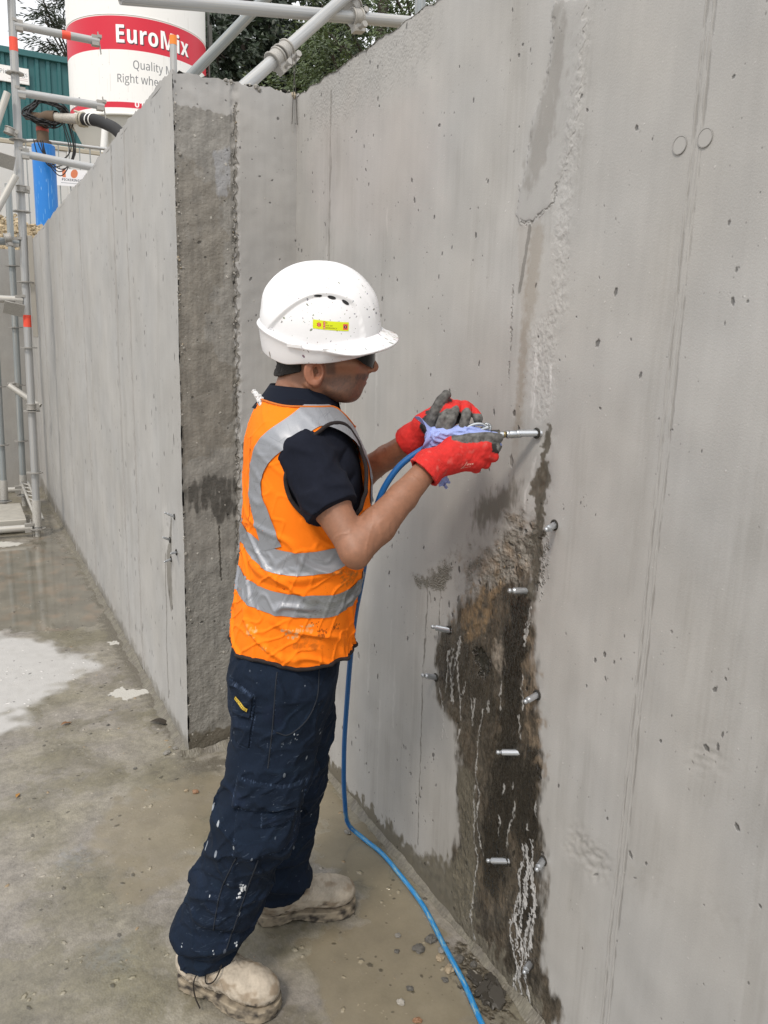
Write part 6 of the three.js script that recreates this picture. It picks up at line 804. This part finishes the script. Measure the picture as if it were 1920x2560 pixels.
{ // blue standpipe with a steel pipe and a rubber hose
  const c = thing('pump_standpipe', 'tall blue standpipe with a rusty tee, steel pipe and black rubber hose', 'pipe', [1.03, 2.36, -10.32]);
  const rust = std([0.13, 0.09, 0.06], 0.85), steel = galv(12, [0.42, 0.4, 0.36], 0.6), rub = std([0.012, 0.012, 0.013], 0.7), clampM = galv(13, [0.4, 0.37, 0.3], 0.5);
  part('blue_pipe', new THREE.LatheGeometry([[0.0, 1.36], [0.115, 1.36], [0.125, 1.35], [0.125, 0], [0.11, 0]].map((p) => new THREE.Vector2(...p)), 32), std(null, 0.4, { map: canvasTex(512, 512, (x, w, h) => { x.fillStyle = '#1f7bd0'; x.fillRect(0, 0, w, h); const Q = rngOf(31); for (let i = 0; i < 900; i++) { x.fillStyle = `rgba(225,232,240,${0.1 + Q() * 0.6})`; const X = Q() * w, L = 1 + Q() * Q() * 18; x.fillRect(X, Q() * h, 1 + Q() * 2, L); } }) }), c);
  part('riser', [rod([0, 1.35, 0], [0, 1.6, 0], 0.065, 20), rod([0, 1.36, 0], [0, 1.4, 0], 0.09, 20)], rust, c); part('red_collar', rod([0, 1.5, 0], [0, 1.54, 0], 0.068, 20), std([0.35, 0.05, 0.03], 0.6), c);
  part('tee', [tube([[0, 1.55, 0], [0.0, 1.62, 0.0], [0.05, 1.65, 0.06], [0.14, 1.645, 0.16]], 0.062, 24, 16), rod([-0.16, 1.66, -0.06], [0.02, 1.65, 0.02], 0.045, 16)], rust, c);
  part('steel_pipe', rod([0.06, 1.65, 0.07], [0.34, 1.6, 0.38], 0.052, 20), steel, c);
  part('clamp', [along(new THREE.TorusGeometry(0.065, 0.014, 8, 24).rotateX(Math.PI / 2), [0.36, 1.597, 0.4], [0.46, 1.58, 0.51], 0), along(new THREE.TorusGeometry(0.068, 0.013, 8, 24).rotateX(Math.PI / 2), [0.385, 1.592, 0.43], [0.485, 1.575, 0.54], 0), rod([0.33, 1.54, 0.42], [0.43, 1.52, 0.46], 0.012), rod([0.3, 1.68, 0.38], [0.4, 1.65, 0.44], 0.012)], clampM, c);
  const h = part('rubber_hose', tube([[0.38, 1.592, 0.43], [0.47, 1.565, 0.6], [0.56, 1.49, 0.82], [0.64, 1.36, 1.1], [0.8, 1.0, 1.4], [1.0, 0.5, 1.6]], 0.062, 60, 16), rub, c);
  for (const t of [[0.435, 1.578, 0.53], [0.465, 1.567, 0.59]]) part('hose_band', along(new THREE.CylinderGeometry(0.065, 0.065, 0.02, 24, 1, true), t, [t[0] + 0.09, t[1] - 0.05, t[2] + 0.19], 0), std([0.75, 0.75, 0.74], 0.5), h);
}
{ // cables coiled over the pipe
  const R = rngOf(91), gs = []; for (let k = 0; k < 13; k++) { const p = [], rx = 0.17 + R() * 0.1, ry = 0.09 + R() * 0.09, ph = R() * 0.8; for (let i = 0; i < 26; i++) { const a = i / 26 * Math.PI * 2; p.push([Math.cos(a) * rx * 0.8 + 0.03 * Math.sin(a * 3 + ph), 0.02 + Math.sin(a) * ry - 0.05 * (Math.cos(a) > 0 ? Math.cos(a) : 0) + 0.015 * R(), Math.cos(a) * rx * 0.5 + 0.07 * (R() - 0.5) + 0.05 * Math.sin(a * 2)]); } gs.push(tube(p, 0.0075, 70, 5, true)); }
  for (let k = 0; k < 6; k++) { const x0 = 0.12 + R() * 0.1, dx = 0.06 + R() * 0.12; gs.push(tube([[x0, 0.02, 0.1], [x0 + 0.05, -0.15, 0.12], [x0 + 0.06 + R() * 0.03, -0.35 - R() * 0.1, 0.12], [x0 - dx * 0.6, -0.5 - R() * 0.15, 0.11], [x0 - dx * 1.8, -0.42 - R() * 0.2, 0.1], [x0 - dx * 2.2, -0.3, 0.1]], 0.006, 60, 5)); }
  single('cable_coil', gs, std([0.014, 0.014, 0.015], 0.6), 'tangled coil of black cable hanging over the rusty tee', 'cable').position.set(1.06, 4.02, -10.2);
  single('red_rag', nets((x, y, z) => ell(x, y, z, [0, 0, 0], [0.07, 0.03, 0.045]) + 0.012 * n3(x * 40, y * 40, z * 40), [-0.1, -0.06, -0.08], [0.1, 0.06, 0.08], 0.007), std([0.35, 0.06, 0.05], 0.9), 'small faded red rag lying on top of the cable coil', 'rag').position.set(1.09, 4.19, -10.2);
}
{ // gravel heaped on the ground above the far cross wall
  const R = rngOf(55), mound = (x, z) => 2.4 + 0.34 * sstep(-9.15, -9.5, z) * (1 + 0.3 * n2(x * 2, z * 2)) + 0.05 * n2(x * 5, z * 5);
  const g = grid(60, 20, (u, v) => { const x = -2.4 + u * 4.2, z = -9.12 - v * 1.3; return [x, mound(x, z), z]; }); const heap = structure('terrain', g, std([0.34, 0.27, 0.17], 0.95)); heap.name = 'gravel_bank'; heap.userData = { kind: 'structure' };
  const n = 3600, im = new THREE.InstancedMesh(new THREE.IcosahedronGeometry(1, 0), std([1, 1, 1], 0.9), n), M = new THREE.Matrix4(), Q = new THREE.Quaternion(), col = new THREE.Color();
  for (let i = 0; i < n; i++) { const x = -1.4 + R() * 2.7, z = -9.13 - R() * R() * 0.9, s = 0.008 + R() * R() * 0.024; Q.setFromEuler(new THREE.Euler(R() * 6, R() * 6, R() * 6)); M.compose(V(x, mound(x, z) + s * 0.3, z), Q, V(s, s * (0.6 + R() * 0.4), s)); im.setMatrixAt(i, M); const v = 0.25 + R() * 0.3; col.setRGB(v * 1.1, v * 0.9, v * 0.6); im.setColorAt(i, col); }
  im.name = 'gravel'; im.userData = { kind: 'stuff', label: 'sandy gravel heaped above the far cross wall', category: 'gravel' }; im.castShadow = im.receiveShadow = true; scene.add(im);
}
// ---------- trees ----------
function tree(name, label, x, z, hgt, lobes, o, group) {
  const R = rngOf(o.seed), t = thing(name, label, 'tree', [x, 2.36, z], 0, group), bark = std([0.05, 0.04, 0.032], 0.95);
  const top = hgt * 0.85, trunk = part('trunk', tube([[0, 0, 0], [0.08, hgt * 0.3, 0.05], [-0.06, hgt * 0.6, 0], [0, top, 0]], 0.12, 24, 8), bark, t);
  const P = [], C = [], limbs = [];
  for (const [lx, ly, lz, rx, ry, rz, n] of lobes) {
    for (let k = 0; k < Math.ceil(n / 900); k++) { const a = R() * 6.28; limbs.push(tube([[0, clamp(ly - ry * 0.5, 0.5, top), 0], [lx * 0.5, ly - ry * 0.2, lz * 0.5], [lx + Math.cos(a) * rx * 0.7, ly + ry * (R() - 0.3) * 0.8, lz + Math.sin(a) * rz * 0.7]], 0.03, 10, 5)); }
    const nc = Math.ceil(n / 26);
    for (let c = 0; c < nc; c++) { // sprays of leaves
      let dx, dy, dz, q; do { dx = R() * 2 - 1; dy = R() * 2 - 1; dz = R() * 2 - 1; q = Math.hypot(dx, dy, dz); } while (q > 1 || q < 0.25 + 0.3 * R()); const warp = 1 + 0.35 * n3(dx * 1.7 + o.seed, dy * 1.7, dz * 1.7);
      const cx = lx + dx * rx * warp, cy = ly + dy * ry * warp, cz = lz + dz * rz * warp, dir = V(dx + (R() - 0.5), dy * 0.5 + (R() - 0.5) - (o.droop ?? 0.2), dz + (R() - 0.5)).normalize(), tone = 0.6 + 0.6 * R(), spray = o.spray ?? 0.35;
      for (let i = 0; i < 26; i++) {
        const s = (i / 26) * spray, off = V(R() - 0.5, R() - 0.5, R() - 0.5).multiplyScalar(spray * 0.5), p = V(cx, cy, cz).addScaledVector(dir, s).add(off), L = o.leaf * (0.7 + 0.6 * R()), a = V(R() - 0.5, R() * 0.6 - 0.5, R() - 0.5).addScaledVector(dir, o.along ?? 0.5).normalize(), b = V(R() - 0.5, R() - 0.5, R() - 0.5).cross(a).normalize().multiplyScalar(L * (o.wide ?? 0.28)), tip = p.clone().addScaledVector(a, L), mid = p.clone().addScaledVector(a, L * 0.45), up = b.clone().cross(a).multiplyScalar(0.15), m1 = mid.clone().add(b).add(up), m2 = mid.clone().sub(b).add(up);
        for (const v of [p, m1, tip, p, tip, m2]) P.push(v.x, v.y, v.z); const v = tone * (0.75 + 0.5 * R()), c0 = o.col; for (let k = 0; k < 6; k++) C.push(c0[0] * v, c0[1] * v, c0[2] * v);
      }
    }
  }
  part('limbs', limbs, bark, t);
  const g = new THREE.BufferGeometry(); g.setAttribute('position', new THREE.Float32BufferAttribute(P, 3)); g.setAttribute('color', new THREE.Float32BufferAttribute(C, 3)); g.computeVertexNormals();
  part('crown', g, new THREE.MeshPhysicalMaterial({ vertexColors: true, roughness: 0.55, side: THREE.DoubleSide, transmission: 0.22, thickness: 0 }), t).userData.kind = 'stuff';
}
tree('broadleaf_tree', 'tall dark glossy-leaved tree behind the sloping tubes', 7.1, -21.2, 9.5, [[0, 6.4, 0, 2.6, 3.0, 2.0, 15000], [-1.8, 5, 1, 1.6, 2, 1.5, 6500], [1.9, 5.4, 0.8, 1.8, 2.2, 1.5, 7000]], { seed: 5, leaf: 0.17, wide: 0.26, col: [0.03, 0.05, 0.026], droop: 0.5 });
tree('broadleaf_tree', 'dark leafy tree with sky showing through beside the silo', 6.0, -23.5, 10.5, [[0, 7.2, 0, 2.3, 3.0, 1.8, 12000], [1.2, 5.2, 0.5, 1.6, 2.0, 1.4, 6000]], { seed: 15, leaf: 0.16, wide: 0.25, col: [0.026, 0.043, 0.024], droop: 0.5 });
tree('feathery_tree', 'light green feathery tree leaning over the high wall top', 8.6, -16.6, 8, [[0, 5.0, 0, 1.9, 2.2, 1.6, 13000], [-1.3, 4.2, 0.3, 1.2, 1.6, 1.2, 7000], [1.2, 6.2, 0.2, 1.6, 1.5, 1.2, 6000]], { seed: 25, leaf: 0.11, wide: 0.16, col: [0.085, 0.125, 0.04], droop: 0.15, spray: 0.45, along: 0.9 });
tree('broadleaf_tree', 'deep shaded tree between the dark trees and the feathery tree', 8.9, -20.4, 9, [[0, 5.6, 0, 2.0, 3.0, 1.6, 11000]], { seed: 35, leaf: 0.15, wide: 0.27, col: [0.032, 0.055, 0.026], droop: 0.4 });
tree('conifer_tree', 'dark conifer rising above the green container', 4.3, -31.5, 13, [[0, 8.6, 0, 1.3, 3.2, 1.1, 9000], [0.1, 5.6, 0.2, 1.9, 2.2, 1.4, 6000], [1.0, 11, 0, 1.0, 2, 1, 5000]], { seed: 45, leaf: 0.2, wide: 0.1, col: [0.028, 0.045, 0.024], droop: 0.1, spray: 0.55, along: 1.2 });
tree('conifer_tree', 'second grey-green conifer close behind the silo and container', 5.3, -29.0, 13, [[0, 9, 0, 1.2, 3.4, 1.0, 8000], [0, 6, 0.2, 1.6, 2.2, 1.2, 5000]], { seed: 55, leaf: 0.2, wide: 0.1, col: [0.024, 0.038, 0.022], droop: 0.1, spray: 0.55, along: 1.2 });

// ---------- hose, lance, rag ----------
single('blue_hose', [tube([[0.93, 1.392, -1.481], [0.895, 1.37, -1.5], [0.859, 1.337, -1.519], [0.829, 1.285, -1.535], [0.813, 1.229, -1.545], [0.815, 1.13, -1.585], [0.845, 1.02, -1.67], [0.875, 0.9, -1.76], [0.905, 0.77, -1.84], [0.94, 0.58, -1.93], [0.972, 0.36, -2.01], [1.002, 0.16, -2.06], [1.03, 0.045, -2.08], [1.062, 0.012, -2.045], [1.084, 0.0085, -1.95], [1.086, 0.0085, -1.839], [1.08, 0.0085, -1.685], [1.052, 0.0085, -1.527], [1.03, 0.0085, -1.399], [1.0, 0.0085, -1.277], [0.96, 0.0085, -1.1], [0.9, 0.0085, -0.8]], 0.0074, 300, 12)], new THREE.MeshPhysicalMaterial({ roughness: 0.42, clearcoat: 0.2, map: canvasTex(2048, 64, (x, w, h) => { x.fillStyle = '#0d5d9e'; x.fillRect(0, 0, w, h); x.fillStyle = '#1a7cbd'; x.fillRect(w * 0.55, 0, w * 0.45, h); const R = rngOf(3); for (let i = 0; i < 900; i++) { const X = w * (0.52 + 0.48 * R()); x.fillStyle = `rgba(190,180,160,${R() * 0.5})`; x.beginPath(); x.ellipse(X, R() * h, 1 + R() * 14, 1 + R() * 3, 0, 0, 7); x.fill(); } x.fillStyle = 'rgba(206,190,140,0.9)'; for (let i = 0; i < 160; i++) { x.beginPath(); x.ellipse(w * (0.53 + R() * 0.1), h * (0.35 + 0.25 * R()), 3 + R() * 10, 2 + R() * 5, 0, 0, 7); x.fill(); } }) }), 'blue hose hanging from the lance and snaking along the wet wall foot', 'hose');
const PR = worker.position, PT = worker.rotation.y;
const held = (name, label, cat) => thing(name, label, cat, [PR.x, 0, PR.z], PT);
{
  const l = held('injection_lance', 'steel injection lance with a knurled coupler pressed against the wall', 'lance'), steel = new THREE.MeshStandardMaterial({ color: 0xb9bcbf, metalness: 0.95, roughness: 0.22 }), dark = std([0.09, 0.085, 0.075], 0.45, { metalness: 0.7 }), brass = std([0.3, 0.24, 0.12], 0.4, { metalness: 0.7 });
  const A = [0.33, 1.402, 0.028], B = [0.5135, 1.4175, 0.0265], at = (t) => mixp(A, B, t), lat = (t0, t1, prof) => { const a = at(t0), b = at(t1), L = Math.hypot(b[0] - a[0], b[1] - a[1], b[2] - a[2]); return along(new THREE.LatheGeometry(prof.map(([r, s]) => new THREE.Vector2(r, s * L)), 24), a, b, 0); };
  part('barrel', lat(0, 0.72, [[0, 0], [0.012, 0], [0.012, 1], [0, 1]]), dark, l);
  part('hex_fitting', along(new THREE.CylinderGeometry(0.0088, 0.0088, 0.012, 6), at(0.735), B, 0), steel, l);
  part('collar', lat(0.76, 0.8, [[0, 0], [0.007, 0], [0.007, 1], [0, 1]]), brass, l);
  part('coupler', lat(0.8, 0.985, [[0, 0], [0.0085, 0], [0.0092, 0.06], [0.0092, 0.2], [0.0084, 0.22], [0.0084, 0.26], [0.0094, 0.29], [0.0094, 0.66], [0.0086, 0.68], [0.0086, 0.72], [0.0094, 0.75], [0.0094, 0.92], [0.008, 1], [0.004, 1]]), steel, l);
  part('lever', [tube([[0.375, 1.422, 0.05], [0.4, 1.435, 0.042], [0.42, 1.437, 0.04], [0.436, 1.428, 0.04]], 0.0042, 24, 8), along(new THREE.TorusGeometry(0.008, 0.003, 8, 20), [0.432, 1.43, 0.038], [0.44, 1.44, 0.036], 0), rod([0.42, 1.424, 0.036], [0.436, 1.43, 0.042], 0.006)], steel, l);
}
{
  const rag = held('blue_rag', 'crumpled pale blue nitrile glove wrapped round the lance between the hands', 'rag'), m = new THREE.MeshPhysicalMaterial({ color: 0x97a6de, roughness: 0.6, sheen: 0.3, side: THREE.DoubleSide });
  const rid = (x, y, z) => 1 - Math.abs(n3(x * 20 + 1.0 * n3(x * 14, y * 14, z * 14), y * 44, z * 36)) * 2;
  part('bundle', nets((x, y, z) => { let d = cap(x, y, z, [0.318, 1.404, 0.034], [0.385, 1.412, 0.038], 0.021, 0.019); d = smin(d, cap(x, y, z, [0.385, 1.414, 0.038], [0.448, 1.404, 0.036], 0.019, 0.0135), 0.01); d = smin(d, cap(x, y, z, [0.455, 1.41, 0.026], [0.46, 1.392, 0.034], 0.008, 0.006), 0.008); return d - 0.0038 * rid(x, y, z); }, [0.28, 1.36, -0.01], [0.485, 1.45, 0.085], 0.0026), m, rag);
  part('cuff', grid(30, 14, (u, v) => { const a = lerp(-2.2, 2.4, u), r = 0.02 + 0.012 * v + 0.003 * Math.sin(a * 5 + v * 3), wob = 0.006 * Math.sin(a * 3); return [0.318 - 0.032 * v + 0.01 * Math.cos(a * 2) * v + wob, 1.404 + Math.sin(a) * r * (1.0 + 0.6 * v) - 0.003, 0.036 + Math.cos(a) * r * 0.55]; }), m, rag);
  single('blue_glove_scrap', nets((x, y, z) => Math.max(cap(x, y, z, [0.325, 1.325, 0.01], [0.345, 1.3, 0.005], 0.012, 0.014) + 0.006 * n3(x * 60, y * 60, z * 60), Math.abs(z - 0.008 - 0.006 * n2(x * 50, y * 50)) - 0.0022), [0.3, 1.27, -0.02], [0.38, 1.35, 0.04], 0.0022), m, 'loose scrap of pale blue glove hanging below the wrists', 'rag').applyMatrix4(new THREE.Matrix4().compose(V(PR.x, 0, PR.z), new THREE.Quaternion().setFromAxisAngle(UPY, PT), V(1, 1, 1)));
}
// ---------- steel injection packers set in drilled holes ----------
const zinc = new THREE.MeshStandardMaterial({ color: 0xc9cdd2, metalness: 0.75, roughness: 0.34 }), holeM = std([0.03, 0.027, 0.022], 0.9), zincDull = new THREE.MeshStandardMaterial({ color: 0xb5b9bd, metalness: 0.75, roughness: 0.4 });
function packer(base, tip, label, size = 1, nrm = [-1, 0, 0], group) {
  const p = thing('injection_packer', label, 'packer', base, 0, group), d = [tip[0] - base[0], tip[1] - base[1], tip[2] - base[2]], L = Math.hypot(...d), e = d.map((v) => v / L), pt = (s) => e.map((v) => v * s);
  part('hex_body', rod(pt(-0.02), pt(L * 0.72), 0.0082 * size, 6), zinc, p); part('nipple', [rod(pt(L * 0.72), pt(L * 0.8), 0.0072 * size, 14, false, 0.0045 * size), rod(pt(L * 0.8), pt(L * 0.88), 0.0042 * size, 12), new THREE.SphereGeometry(0.0058 * size, 14, 10).translate(...pt(L * 0.93))], zincDull, p);
  const rim = new THREE.TorusGeometry(0.0102, 0.0025, 6, 20); rim.lookAt(V(...nrm)); part('drilled_rim', [rim.translate(...nrm.map((v) => v * 0.0008)), (() => { const c = new THREE.CircleGeometry(0.0105, 20); c.lookAt(V(...nrm)); return c.translate(...nrm.map((v) => v * 0.0012)); })()], holeM, p);
}
packer([1.126, 1.4195, -1.377], [1.075, 1.4175, -1.402], 'steel packer that the lance is coupled to');
for (const [b, t, lab] of [[[1.13, 1.226, -1.299], [1.086, 1.224, -1.275], 'steel packer set right of the wet joint in clean grey concrete'], [[1.134, 1.05, -1.381], [1.082, 1.056, -1.384], 'steel packer at the top of the rusty brown stain'], [[1.13, 0.845, -1.695], [1.102, 0.844, -1.74], 'steel packer where the second water drip meets the stain edge'], [[1.13, 0.685, -1.749], [1.082, 0.701, -1.747], 'steel packer on clean concrete touching the long drip line'], [[1.13, 0.818, -1.314], [1.082, 0.816, -1.299], 'steel packer on the tan right edge of the rusty stain'], [[1.132, 0.643, -1.369], [1.098, 0.631, -1.41], 'steel packer in the black middle of the rusty stain'], [[1.131, 0.334, -1.387], [1.105, 0.315, -1.43], 'low steel packer in the black stain left of the white lime runs'], [[1.13, 0.427, -1.248], [1.088, 0.432, -1.222], 'low steel packer right of the white lime runs'], [[1.13, 0.131, -1.264], [1.088, 0.144, -1.237], 'lowest steel packer among the white lime runs near the floor']]) packer(b, t, lab);
for (const [b, t, lab] of [[[0.69, 0.934, -2.962], [0.65, 0.955, -2.956], 'topmost small packer beside the dark wall end'], [[0.69, 0.822, -3.05], [0.65, 0.848, -3.0], 'second small packer below the topmost beside the wall end'], [[0.69, 0.797, -2.947], [0.65, 0.815, -2.87], 'small packer at the drilled hole above the wet streak'], [[0.69, 0.746, -3.038], [0.65, 0.752, -2.985], 'lowest small packer where the thin drip line starts']]) packer(b, t, lab, 0.62);
// ---------- loose things on the floor ----------
{
  const R = rngOf(808); const geoms = [0, 1, 2, 3].map((k) => { const g = new THREE.IcosahedronGeometry(1, 2), p = g.attributes.position; for (let i = 0; i < p.count; i++) { const v = V(p.getX(i), p.getY(i), p.getZ(i)), s = 1 + 0.28 * n3(v.x * 0.9 + k * 9, v.y * 0.9, v.z * 0.9) + 0.08 * n3(v.x * 3 + k, v.y * 3, v.z * 3); p.setXYZ(i, v.x * s, v.y * s * 0.6, v.z * s); } g.computeVertexNormals(); return g; });
  const mats = [[0.2, 0.19, 0.17], [0.1, 0.095, 0.085], [0.3, 0.24, 0.16], [0.36, 0.34, 0.3], [0.24, 0.13, 0.07]].map((c) => std(c, 0.6));
  for (const [x, z, s, m, what] of [[0.615, -2.877, 0.014, 0, 'grey pebble'], [1.038, -2.105, 0.013, 0, 'grey pebble'], [0.654, -2.9, 0.011, 0, 'grey pebble'], [0.644, -2.558, 0.012, 4, 'brown pebble'], [0.481, -2.813, 0.007, 1, 'dark pebble'], [0.987, -1.551, 0.016, 1, 'dark pebble'], [1.022, -1.498, 0.012, 2, 'tan pebble'], [1.022, -1.453, 0.015, 2, 'tan pebble'], [0.857, -1.418, 0.01, 3, 'pale pebble'], [0.866, -1.353, 0.011, 4, 'brown pebble'], [0.899, -1.445, 0.009, 1, 'dark pebble'], [1.034, -1.565, 0.016, 1, 'dark pebble'], [1.068, -1.411, 0.012, 3, 'pale pebble'], [1.066, -1.471, 0.014, 1, 'dark pebble'], [0.617, -2.581, 0.008, 2, 'tan pebble'], [1.04, -1.52, 0.01, 0, 'grey pebble'], [1.09, -1.44, 0.011, 1, 'dark pebble'], [0.96, -1.62, 0.008, 0, 'grey pebble'], [0.93, -1.57, 0.007, 1, 'dark pebble'], [0.995, -1.43, 0.008, 1, 'dark pebble'], [1.05, -1.36, 0.009, 2, 'tan pebble']]) {
    const o = single('pebble', geoms[R() * 4 | 0], mats[m], `${what} lying on the wet floor slab`, 'pebble', `${what}s on the floor`); o.scale.set(s, s * 0.8, s * (0.7 + 0.5 * R())); o.rotation.y = R() * 6; o.position.set(x, s * 0.3, z);
  }
  const rub = std([0.045, 0.04, 0.032], 0.5);
  for (const [x, z, w, d, t] of [[1.06, -1.354, 0.045, 0.02, 0.5], [1.076, -1.319, 0.05, 0.03, 1.2], [1.062, -1.39, 0.04, 0.016, 2.1], [1.085, -1.345, 0.035, 0.02, 0.1], [1.05, -1.325, 0.03, 0.02, 2.7], [1.095, -1.37, 0.03, 0.018, 1.7]]) { const g = new THREE.IcosahedronGeometry(1, 3), p = g.attributes.position; for (let i = 0; i < p.count; i++) { const k = 1 + 0.45 * n3(p.getX(i) * 1.3 + x * 40, p.getY(i) * 1.3, p.getZ(i) * 1.3) + 0.15 * n3(p.getX(i) * 4 + x * 9, p.getY(i) * 4, p.getZ(i) * 4); p.setXYZ(i, p.getX(i) * k * w * 0.55, clamp(p.getY(i) * k, -0.5, 0.35) * 0.016, p.getZ(i) * k * d * 0.7); } g.computeVertexNormals(); const o = single('rubble_flake', g, rub, 'dark wet flake of rubble at the wall foot', 'rubble', 'dark rubble flakes below the stain'); o.position.set(x, 0.012, z); o.rotation.set(0.25 * Math.sin(t * 7), t, 0.2); }
  const leaf = (x, z, s, turn, col, label) => { const g = grid(10, 6, (u, v) => { const w = Math.sin(u * Math.PI) * 0.4, k = (v - 0.5) * w; return [u - 0.5, 0.12 * Math.sin(u * 5) + 0.5 * Math.abs(k) * 0.8, k]; }).scale(s, s * 0.6, s); const o = single('dry_leaf', g, std(col, 0.8, { side: THREE.DoubleSide }), label, 'leaf'); o.position.set(x, 0.006, z); o.rotation.y = turn; };
  leaf(0.291, -3.292, 0.05, 0.4, [0.2, 0.1, 0.045], 'small reddish brown leaf on the slab below the dry patch'); leaf(0.075, -2.799, 0.034, 1.2, [0.34, 0.17, 0.04], 'small orange leaf lying alone on the open slab'); leaf(0.649, -3.134, 0.1, -0.5, [0.035, 0.028, 0.02], 'long dark curled leaf by the pale wall foot');
}
renderer.render(scene, camera);
